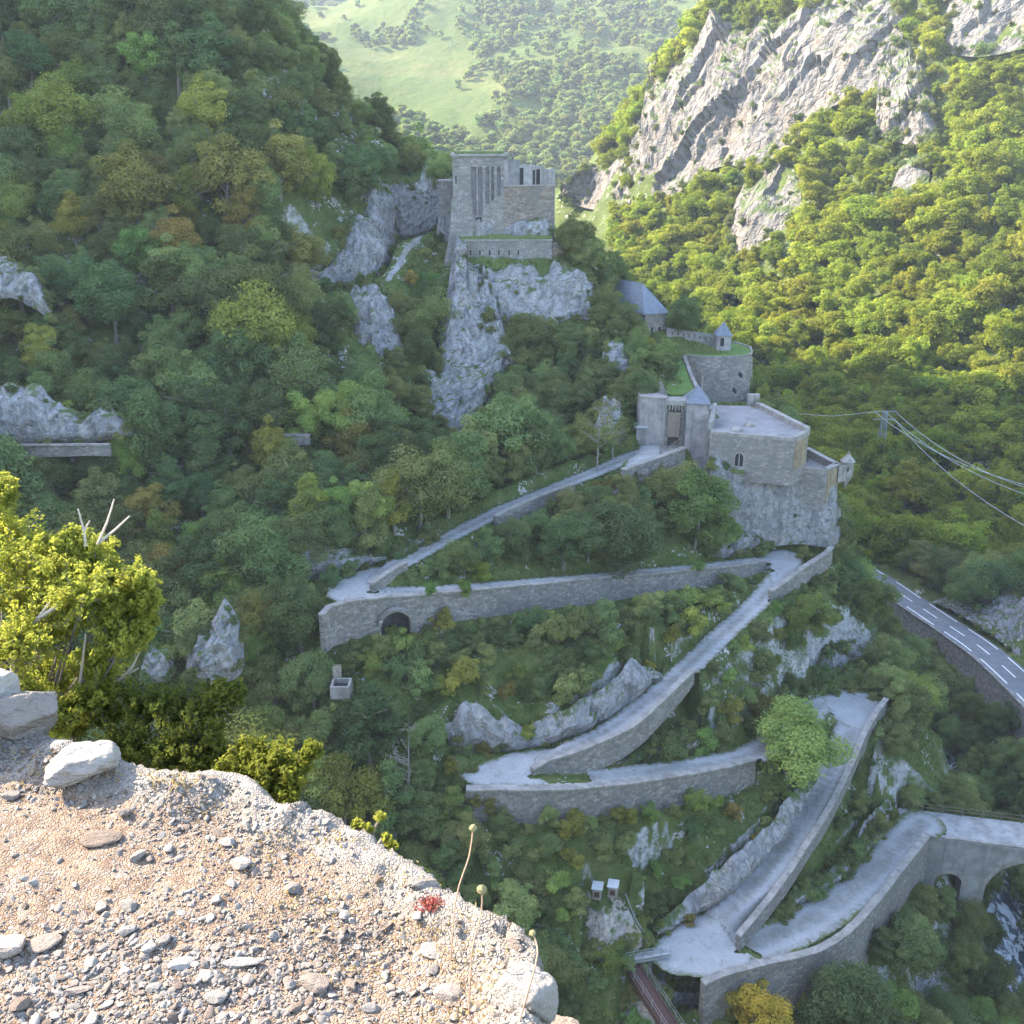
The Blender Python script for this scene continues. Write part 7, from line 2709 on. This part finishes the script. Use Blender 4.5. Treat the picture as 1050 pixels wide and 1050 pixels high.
LB_ = BVHTree.FromPolygons([tuple(v) for v in np.stack([qx, qy, lz_], 1)], [tuple(int(i) for i in f) for f in grid_faces(len(lx), len(ly))])


def on_ledge(u, v):
    a, dy, dz = ray(u, v)
    d = Vector((a, dy, dz)).normalized()
    h = LB_.ray_cast(d * 0.3, d)
    return np.array(h[0]) if h[0] is not None else None


def mat_stone(name, cols):
    m, nt = new_mat(name)
    t = NT(nt)
    tc = t.n("ShaderNodeTexCoord")
    oi = t.n("ShaderNodeObjectInfo")
    p = t.n("ShaderNodeVectorMath", operation="ADD")
    t.l(tc.outputs["Object"], p.inputs[0])
    t.l(oi.outputs["Random"], p.inputs[1])
    n = t.noise(p.outputs[0], 2.2, 6, 0.65)
    f = t.math("ADD", t.math("MULTIPLY", n, 0.55), t.math("MULTIPLY_ADD", oi.outputs["Random"], 0.55, -0.05))
    c = t.ramp(f, [(0.2, cols[0]), (0.5, cols[1]), (0.85, cols[2])])
    sp = t.noise(p.outputs[0], 9, 4, 0.7)
    c = t.mix(t.ramp(sp, [(0.55, (0, 0, 0)), (0.72, (0.5, 0.5, 0.5))]), c, tuple(x * 0.55 for x in cols[0]))
    t.out(t.bsdf(c, 0.9, t.bump(t.math("ADD", n, t.math("MULTIPLY", sp, 0.5)), 0.6, 0.15), 0.2))
    return m


M["pebble"] = mat_stone("grey_pebbles", ((0.171, 0.125, 0.093), (0.263, 0.207, 0.167), (0.371, 0.309, 0.259)))
M["white_stone"] = mat_stone("white_limestone", ((0.232, 0.199, 0.168), (0.303, 0.267, 0.230), (0.373, 0.332, 0.290)))


def block_mesh(seed):
    """angular weathered block: a cube pulled out of shape, cut by planes, roughened"""
    import bmesh
    r_ = np.random.default_rng(seed)
    bm = bmesh.new()
    bmesh.ops.create_cube(bm, size=2.0)
    bmesh.ops.subdivide_edges(bm, edges=list(bm.edges), cuts=21, use_grid_fill=True)
    v = np.array([q.co for q in bm.verts])
    v = v / (np.abs(v) ** 5).sum(1)[:, None] ** 0.2
    for k in range(7):
        d = r_.normal(size=3)
        d /= np.linalg.norm(d)
        e_ = v @ d - r_.uniform(0.75, 1.05)
        v = v - np.outer(np.maximum(e_, 0) * 0.95, d)
    v *= r_.uniform(0.85, 1.15, 3) * (1, 1, 0.7)
    v += 0.11 * np.stack([fbm(v * 1.1 + seed, 3), fbm(v * 1.1 + 9 + seed, 3), fbm(v * 1.1 + 21 + seed, 3)], 1)
    v += 0.03 * np.stack([fbm(v * 5 + seed, 3), fbm(v * 5 + 2 + seed, 3), fbm(v * 5 + 4 + seed, 3)], 1)
    v += 0.11 * facets(v * 1.6 + seed)[:, None] * v / np.linalg.norm(v, axis=1)[:, None]
    v += 0.035 * np.stack([ridged(v * 3 + seed, 3), ridged(v * 3 + 5 + seed, 3), ridged(v * 3 + 8 + seed, 3)], 1)
    f = [[q.index for q in p.verts] for p in bm.faces]
    bm.free()
    return v, np.array(f)


STM = []
for k in range(7):
    v, f = stone_mesh(900 + k, 3)
    STM.append(mesh_np("stone", v, f, M["pebble"], False))
BLK = []
for k in range(5):
    v, f = block_mesh(1200 + k)
    BLK.append(mesh_np("block", v, f, M["white_stone"], True))


def stone_at(u, v, size, label, squash=0.65, rot=None, mat=None, sink=0.25, cat="stone", group=None, proto=None, wide=1.0, name="stone", at_=None):
    p = on_ledge(u, v) if at_ is None else np.asarray(at_, float)
    if p is None:
        return None
    k = int(rng.integers(7)) if proto is None else proto
    me_ = BLK[k % 5] if name in ("boulder", "rim_rock", "rock_shelf") else STM[k]
    if mat is not None:
        me_ = me_.copy()
        me_.materials.clear()
        me_.materials.append(mat)
    o = link(name, me_)
    o.location = (p[0], p[1], p[2] + size * squash * (1 - 2 * sink))
    o.rotation_euler = (rng.normal(0, 0.12), rng.normal(0, 0.12), rng.uniform(0, 6.283) if rot is None else rot)
    o.scale = (size * wide, size, size * squash * 1.3)
    return tag(o, label, cat, group)


W_ = M["white_stone"]
# the two white boulders at the left of the rim, the rim blocks
stone_at(14, 750, 0.085, "big white rounded boulder at the left edge, in front of the bush", 0.8, 0.4, W_, 0.16, "boulder", None, 2, 1.15, "boulder")
stone_at(-30, 742, 0.12, "white boulder cut by the left edge of the frame behind the big rounded one", 0.8, 1.4, W_, 0.2, "boulder", None, 4, 1.1, "boulder")
stone_at(84, 793, 0.058, "low white boulder lying on the rim just right of the big rounded one", 0.62, 0.1, W_, 0.15, "boulder", None, 5, 1.35, "boulder")
for u, v, sz, rt, wd, sq, lab, pr in ((432, 906, 0.020, 0.2, 1.4, 0.6, "small cream stone perched on the rim above the red stonecrop", 2),
                                     (535, 1016, 0.042, -0.8, 1.3, 1.0, "pale block at the right-hand end of the rim", 0)):
    stone_at(u, v, sz, lab, sq, rt, W_, 0.62, "rim rock", None, pr, wd, "rim_rock")
lowp = P(588, 1066, 2.0)
stone_at(0, 0, 0.10, "grey shaded rock shelf just below the right end of the rim", 0.75, -0.5, M["pebble"], 0.5, "rock shelf", None, 3, 1.6, "rock_shelf", (lowp[0] - 0.09, lowp[1] + 0.02, lowp[2] - 0.10))
# stones one can single out on the gravel
for u, v, sz, rt, wd, sq, lab, pr in ((103, 862, 0.036, 0.1, 2.3, 0.5, "flat grey slab with a long straight edge on the gravel", 1), (128, 836, 0.024, 0.4, 1.0, 0.9, "upright angular grey stone behind the flat slab", 0), (142, 880, 0.019, 0.9, 1.2, 0.8, "yellowish stone leaning beside the flat slab", 2), (247, 888, 0.021, -0.3, 1.25, 0.8, "smooth pale stone casting a sharp shadow in the middle of the gravel", 4),
                                     (324, 1012, 0.030, -0.2, 1.3, 0.7, "biggest tan pebble near the bottom edge", 6), (248, 988, 0.017, 0.05, 2.8, 0.5, "long thin pale stone above the tan pebble", 5), (132, 930, 0.027, -0.5, 1.3, 0.5, "pale flattish stone in the middle left of the gravel", 3), (132, 957, 0.026, 0.7, 1.1, 0.7, "faceted grey stone just below the pale flattish one", 0),
                                     (45, 968, 0.034, 0.7, 1.7, 0.35, "wide embedded slab at the lower left of the gravel", 1), (8, 975, 0.042, 0.2, 1.2, 0.6, "dark stone cut by the left edge low in the frame", 6), (80, 1018, 0.018, 0.3, 1.6, 0.6, "slim tilted stone near the lower left corner", 2), (158, 1016, 0.02, 0.2, 1.2, 0.8, "pale pyramid-shaped stone near the bottom edge", 0),
                                     (221, 1025, 0.019, 0.1, 1.2, 0.7, "round pale stone left of the tan pebble at the bottom", 4), (233, 865, 0.026, -0.3, 1.3, 0.6, "half-buried pale stone up the slope from the shadow-casting stone", 3), (380, 1036, 0.015, 0.2, 1.3, 0.8, "bright small stone right of the tan pebble", 5), (442, 975, 0.026, -0.8, 1.6, 0.3, "flat pale plate below the red stonecrop", 1),
                                     (460, 1022, 0.024, 0, 1.2, 0.7, "bluish grey stone among dry stems at the lower right", 4), (12, 818, 0.022, 0.2, 1.3, 0.7, "pale stone below the white boulders", 6)):
    stone_at(u, v, sz * 0.82, lab, sq, rt, W_ if "pale" in lab or "bright" in lab else None, 0.22, "stone", None, pr, wd)
cnt = 0
while cnt < 110:
    u, v = rng.uniform(-10, 560), rng.uniform(780, 1060)
    p = on_ledge(u, v)
    if p is None:
        continue
    d = np.hypot(p[0] - ep[:, 0], p[1] - ep[:, 1]).min()
    if not inside(ledge_poly, np.array([p[0]]), np.array([p[1]]))[0] or d < 0.06:
        continue
    s = float(np.clip(rng.lognormal(math.log(0.0088), 0.3), 0.006, 0.016))
    k_ = "pale" if rng.random() < 0.5 else "grey"
    row = "upper" if v < 880 else "middle" if v < 970 else "lowest"
    col_ = "left" if u < 140 else "central" if u < 320 else "right-hand"
    stone_at(u, v, s, f"small {k_} stone lying in the {row} {col_} part of the gravel", rng.uniform(0.5, 0.85), None, W_ if k_ == "pale" else None, 0.2, "stone", "loose stones on the gravel ledge", None, rng.uniform(1.0, 1.5))
    cnt += 1
# gravel proper
n = 26000
pts = []
uu, vv = rng.uniform(-30, 590, n), rng.uniform(740, 1075, n)
for u, v in zip(uu, vv):
    p = on_ledge(u, v)
    if p is not None and p[1] < 3.2 and p[2] > EZ - 0.12:
        pts.append(p)
pts = np.array(pts)
dn = fbm(np.stack([pts[:, 0] * 2.2, pts[:, 1] * 2.2, pts[:, 0] * 0 + 2], 1), 3)
din = np.array([np.hypot(p[0] - ep[:, 0], p[1] - ep[:, 1]).min() for p in pts])
kp = (dn + rng.normal(0, 0.2, len(pts)) > 0.02) & (din > 0.035)
pts = pts[kp]
n = len(pts)
sc = np.clip(rng.lognormal(math.log(0.0030), 0.6, n), 0.0012, 0.0105)
srcs = [o for o in bpy.data.objects if o.name.startswith("stone") and o.type == "MESH" and o.get("group") == "loose stones on the gravel ledge"][:10]
gn_scatter("gravel", pts + np.array((0, 0, 0.001)), rng.uniform(-0.5, 6.283, (n, 3)) * (0.12, 0.12, 1), sc[:, None] * rng.uniform(0.7, 1.3, (n, 3)) * (1.1, 1, 0.75), rng.integers(0, len(srcs), n), srcs, "grey and cream gravel covering the foreground ledge")

# dry herbs, stonecrop, seed heads
M["dry"] = mat_foliage("dry_herbs", ((0.16, 0.075, 0.035), (0.26, 0.13, 0.06), (0.33, 0.24, 0.12)), 0.25, 1.2, 20)
M["red"] = mat_foliage("red_stonecrop", ((0.22, 0.06, 0.045), (0.33, 0.11, 0.075), (0.40, 0.20, 0.13)), 0.2, 1.2, 30)
M["stalk"] = mat_plain("dry_stalk", (0.36, 0.22, 0.14), 0.8, 0.2, 30, 0.1)
M["seed"] = mat_plain("seed_head", (0.40, 0.34, 0.16), 0.9, 0.3, 90, 0.8)


def herb_points(cents, n, sp):
    out = []
    for u, v, r in cents:
        for _ in range(n):
            p = on_ledge(u + rng.normal(0, r), v + rng.normal(0, r * 0.5))
            if p is not None and p[2] > EZ - 0.2:
                out.append(p)
    return np.array(out)


def herb(name, cents, n, hgt, mat, size):
    b = herb_points(cents, n, 0)
    P3 = b + np.stack([rng.normal(0, 0.004, len(b)), rng.normal(0, 0.004, len(b)), rng.uniform(0, hgt, len(b))], 1)
    N3 = rng.normal(size=(len(b), 3))
    s = size * rng.uniform(0.6, 1.4, len(b))
    V, Fq = leaf_quads(P3, N3, s, s * 0.45, 5)
    me = with_tint(mesh_np(name, V, Fq, mat), rng.random(len(b)))
    return link(name, me)


tag(herb("stonecrop", [(437, 929, 5), (442, 931, 5), (434, 933, 4), (444, 926, 4)], 110, 0.014, M["red"], 0.0036), "red stonecrop clump on the rim beside the first dry flower stem", "plant")
tag(herb("dry_herbs", [(60, 785, 14), (20, 775, 15), (110, 797, 10), (165, 802, 12), (190, 805, 9), (215, 830, 20), (300, 865, 22), (345, 862, 14), (400, 905, 22), (450, 950, 22), (480, 985, 18), (500, 1015, 18), (470, 1040, 20), (340, 950, 30), (300, 930, 25), (410, 965, 26), (360, 1000, 24), (250, 880, 30), (35, 800, 25)], 75, 0.016, M["dry"], 0.0045), "brown and rusty dry herbs tufted over the gravel", None, None, "stuff")
for lab, base, mid, head, hs in (("tallest dry flower stem with a round pale seed head, standing left of the other two", (462, 985), (468, 920), (485, 849), 0.0068), ("middle dry flower stem, with the largest knobbly seed head", (481, 1040), (484, 975), (494, 912), 0.0088), ("shortest dry flower stem with a small seed head, rightmost by the rim block", (532, 1050), (549, 990), (546, 957), 0.0055)):
    b = on_ledge(*base)
    if b is None:
        b = P(*base, 1.5)
    yb_ = b[1]
    h_ = P(*head, yb_ + 0.06)
    m_ = P(*mid, yb_ + 0.02)
    td = Thing("flower_stem", b, lab, "dried flower")
    cv_ = catmull([b, m_, lerp(m_, h_, 0.6) + (0.006, 0, 0), h_], 0.02)
    td.part(MB().tube(list(cv_), 0.0016, 5), "stalk", M["stalk"])
    v, f = stone_mesh(33, 2)
    v = v / np.linalg.norm(v, axis=1)[:, None] * (1 + 0.22 * rng.random(len(v)))[:, None]
    me = mesh_np("seed_head", v * hs + h_ - td.loc, f, M["seed"], False)
    td.part(link("seed_head", me), "seed_head", None)

# ---- box bushes below the rim
M["box_leaf"] = mat_foliage("box_leaves", ((0.070, 0.086, 0.018), (0.165, 0.172, 0.032), (0.31, 0.275, 0.058)), 0.45, 1.6, 3.0, 0.012, 0.8)
M["box_leaf_dark"] = mat_foliage("dark_box_leaves", ((0.035, 0.058, 0.016), (0.080, 0.110, 0.026), (0.19, 0.19, 0.04)), 0.4, 1.5, 3.0, 0.012, 0.8)
M["twig"] = mat_plain("bare_twig", (0.40, 0.34, 0.27), 0.85, 0.25, 25, 0.2)


def bush(label, root_uvy, blobs, mat, seed, dead=(), twigs=56, leaves=34, stems=()):
    r_ = np.random.default_rng(seed)
    root = P(*root_uvy)
    tb = Thing("box_bush", root, label, "bush")
    Pl, Nl, Sl, Tt = [], [], [], []
    st = MB()
    for (u, v, rp_, y) in blobs:
        c = P(u, v, y)
        rad = rp_ / F * y * 1.02
        st.tube([root, lerp(root, c, 0.45) + r_.normal(size=3) * 0.04, c], [0.009, 0.006, 0.0025], 5)
        for k in range(twigs):
            d = r_.normal(size=3)
            d[2] = abs(d[2]) * 0.9 + 0.05 if r_.random() < 0.72 else d[2]
            d /= np.linalg.norm(d)
            s0 = c + d * rad * r_.uniform(0.05, 0.4) + r_.normal(size=3) * rad * 0.15
            d2 = d * 0.8 + np.array((0, 0, 0.45)) + r_.normal(size=3) * 0.25
            d2 /= np.linalg.norm(d2)
            ln = rad * r_.uniform(0.45, 0.85)
            if k % 3 == 0:
                st.tube([c, s0, s0 + d2 * ln], [0.003, 0.0022, 0.001], 4)
            tcol_ = r_.random()
            for q in range(leaves):
                t = (q + r_.random()) / leaves
                a = r_.normal(size=3)
                a -= d2 * a.dot(d2)
                a /= np.linalg.norm(a) + 1e-9
                Pl.append(s0 + d2 * ln * t + a * 0.010)
                Nl.append(np.cross(a, d2) * 0.4 + d2 * 0.55 + r_.normal(size=3) * 0.45)
                Sl.append(r_.uniform(0.0065, 0.012))
                Tt.append(0.45 * tcol_ + 0.35 * t + 0.2 * r_.random())
    Pl, Nl, Sl = np.array(Pl), np.array(Nl), np.array(Sl)
    V, Fq = leaf_quads(Pl - root, Nl, Sl, Sl * 0.52, seed, 0.2)
    me = with_tint(mesh_np("foliage", V, Fq, mat), np.array(Tt))
    tb.part(link("foliage", me), "foliage", None)
    tb.part(st, "stem", M["bark"])
    for pts_ in stems:
        cv_ = catmull([P(*q) for q in pts_], 0.05)
        tb.part(MB().tube(list(cv_), list(np.linspace(0.009, 0.003, len(cv_))), 6), "branch", M["twig"])
    for pts_ in dead:
        cv_ = catmull([P(*q) for q in pts_], 0.05)
        tb.part(MB().tube(list(cv_), list(np.linspace(0.006, 0.0028, len(cv_))), 5), "dead_twig", M["twig"])
    return tb


bush("tall bright yellow-green box bush at the left edge with bare white twigs on top", (20, 790, 3.5),
     [(5, 555, 45, 3.7), (3, 508, 22, 3.7), (48, 575, 42, 3.65), (92, 580, 36, 3.6), (105, 600, 34, 3.6), (135, 612, 28, 3.55), (20, 620, 55, 3.6), (70, 640, 50, 3.55), (118, 640, 40, 3.5), (145, 650, 22, 3.5), (10, 690, 55, 3.6), (55, 700, 40, 3.6), (100, 690, 36, 3.5), (60, 600, 42, 3.5), (25, 580, 45, 3.55), (140, 600, 24, 3.5), (152, 622, 20, 3.5), (85, 615, 45, 3.4), (125, 665, 34, 3.4), (40, 660, 50, 3.4), (75, 565, 24, 3.6), (30, 720, 40, 3.3), (60, 745, 32, 3.25), (95, 725, 36, 3.35), (20, 670, 36, 3.3)], M["box_leaf"], 61,
     dead=[[(88, 560, 3.55), (86, 545, 3.55), (80, 522, 3.55)], [(86, 545, 3.55), (92, 534, 3.55)], [(100, 558, 3.55), (110, 535, 3.55), (117, 512, 3.55)], [(102, 556, 3.55), (118, 543, 3.55), (133, 529, 3.55)], [(128, 692, 3.45), (136, 683, 3.45), (143, 668, 3.45)], [(120, 698, 3.45), (142, 685, 3.45)]],
     stems=[[(12, 700, 3.4), (16, 665, 3.4), (38, 635, 3.4), (62, 602, 3.4)], [(38, 635, 3.4), (58, 622, 3.4), (78, 614, 3.4)], [(75, 760, 3.4), (82, 700, 3.4), (88, 650, 3.4)]])
bush("darker green box bush spreading behind the rim below the tall bush", (150, 830, 3.2),
     [(70, 745, 45, 3.4), (110, 735, 45, 3.35), (150, 735, 42, 3.3), (195, 745, 42, 3.3), (130, 775, 45, 3.2), (175, 785, 45, 3.15), (215, 790, 42, 3.15), (225, 718, 22, 3.3), (240, 712, 14, 3.3), (205, 760, 40, 3.2)], M["box_leaf_dark"], 62, twigs=62)
bush("small sunlit box bush at the right-hand end of the thicket behind the rim", (270, 850, 2.95),
     [(255, 780, 30, 3.05), (282, 785, 30, 3.0), (300, 800, 27, 2.95), (270, 805, 32, 2.95), (320, 772, 14, 3.0), (240, 800, 28, 3.0), (290, 820, 22, 2.9)], M["box_leaf"], 63, twigs=44)
bush("thin leafy sprigs poking above the middle of the rim", (375, 885, 2.5), [(358, 855, 8, 2.5), (366, 846, 6, 2.5), (378, 850, 7, 2.5), (390, 838, 5, 2.5), (396, 860, 8, 2.48), (404, 868, 6, 2.46)], M["box_leaf"], 64, twigs=7, leaves=9)
# ------------------------------------------------------------------ light, sky, air
SUN_EL = R(36)
AZ = np.array((-0.92, 0.39))
AZ /= np.linalg.norm(AZ)
sd_ = Vector((AZ[0] * math.cos(SUN_EL), AZ[1] * math.cos(SUN_EL), math.sin(SUN_EL)))
ld = bpy.data.lights.new("sun", "SUN")
ld.energy = 3.5
ld.angle = R(0.53)
ld.color = (1.0, 0.90, 0.74)
lo = bpy.data.objects.new("sun", ld)
lo.rotation_euler = sd_.to_track_quat("Z", "Y").to_euler()
lo.location = (0, 0, 200)
COL.objects.link(lo)

w = bpy.data.worlds.new("World")
scene.world = w
w.use_nodes = True
nt = w.node_tree
nt.nodes.clear()
sky = nt.nodes.new("ShaderNodeTexSky")
sky.sky_type = "NISHITA"
sky.sun_disc = False
sky.sun_elevation = SUN_EL
sky.sun_rotation = math.atan2(AZ[0], AZ[1])
sky.air_density = 1.0
sky.dust_density = 1.0
bg = nt.nodes.new("ShaderNodeBackground")
bg.inputs[1].default_value = 0.15
wo = nt.nodes.new("ShaderNodeOutputWorld")
nt.links.new(sky.outputs[0], bg.inputs[0])
nt.links.new(bg.outputs[0], wo.inputs[0])

HAZE = True
if HAZE:
    m, hnt = new_mat("haze_air")
    pv = hnt.nodes.new("ShaderNodeVolumePrincipled")
    pv.inputs["Color"].default_value = (0.80, 0.88, 1.0, 1)
    pv.inputs["Density"].default_value = 0.00014
    pv.inputs["Anisotropy"].default_value = 0.1
    mo = hnt.nodes.new("ShaderNodeOutputMaterial")
    hnt.links.new(pv.outputs[0], mo.inputs["Volume"])
    hb = MB().prism([(-1500, -120), (1500, -120), (1500, 3000), (-1500, 3000)], -99, 520).build("haze", m)
    tag(hb, "thin morning haze filling the valley", None, None, "stuff")

vsn = scene.view_settings
vsn.view_transform = "Standard"
vsn.look = "None"
vsn.exposure = 2.82
vsn.gamma = 1.0
scene.render.film_transparent = False
cy = scene.cycles
cy.use_denoising = True
cy.max_bounces = 6
cy.diffuse_bounces = 4
cy.glossy_bounces = 2
cy.transmission_bounces = 3
cy.transparent_max_bounces = 6
cy.volume_bounces = 0
cy.caustics_reflective = False
cy.caustics_refractive = False
cy.sample_clamp_indirect = 4.0
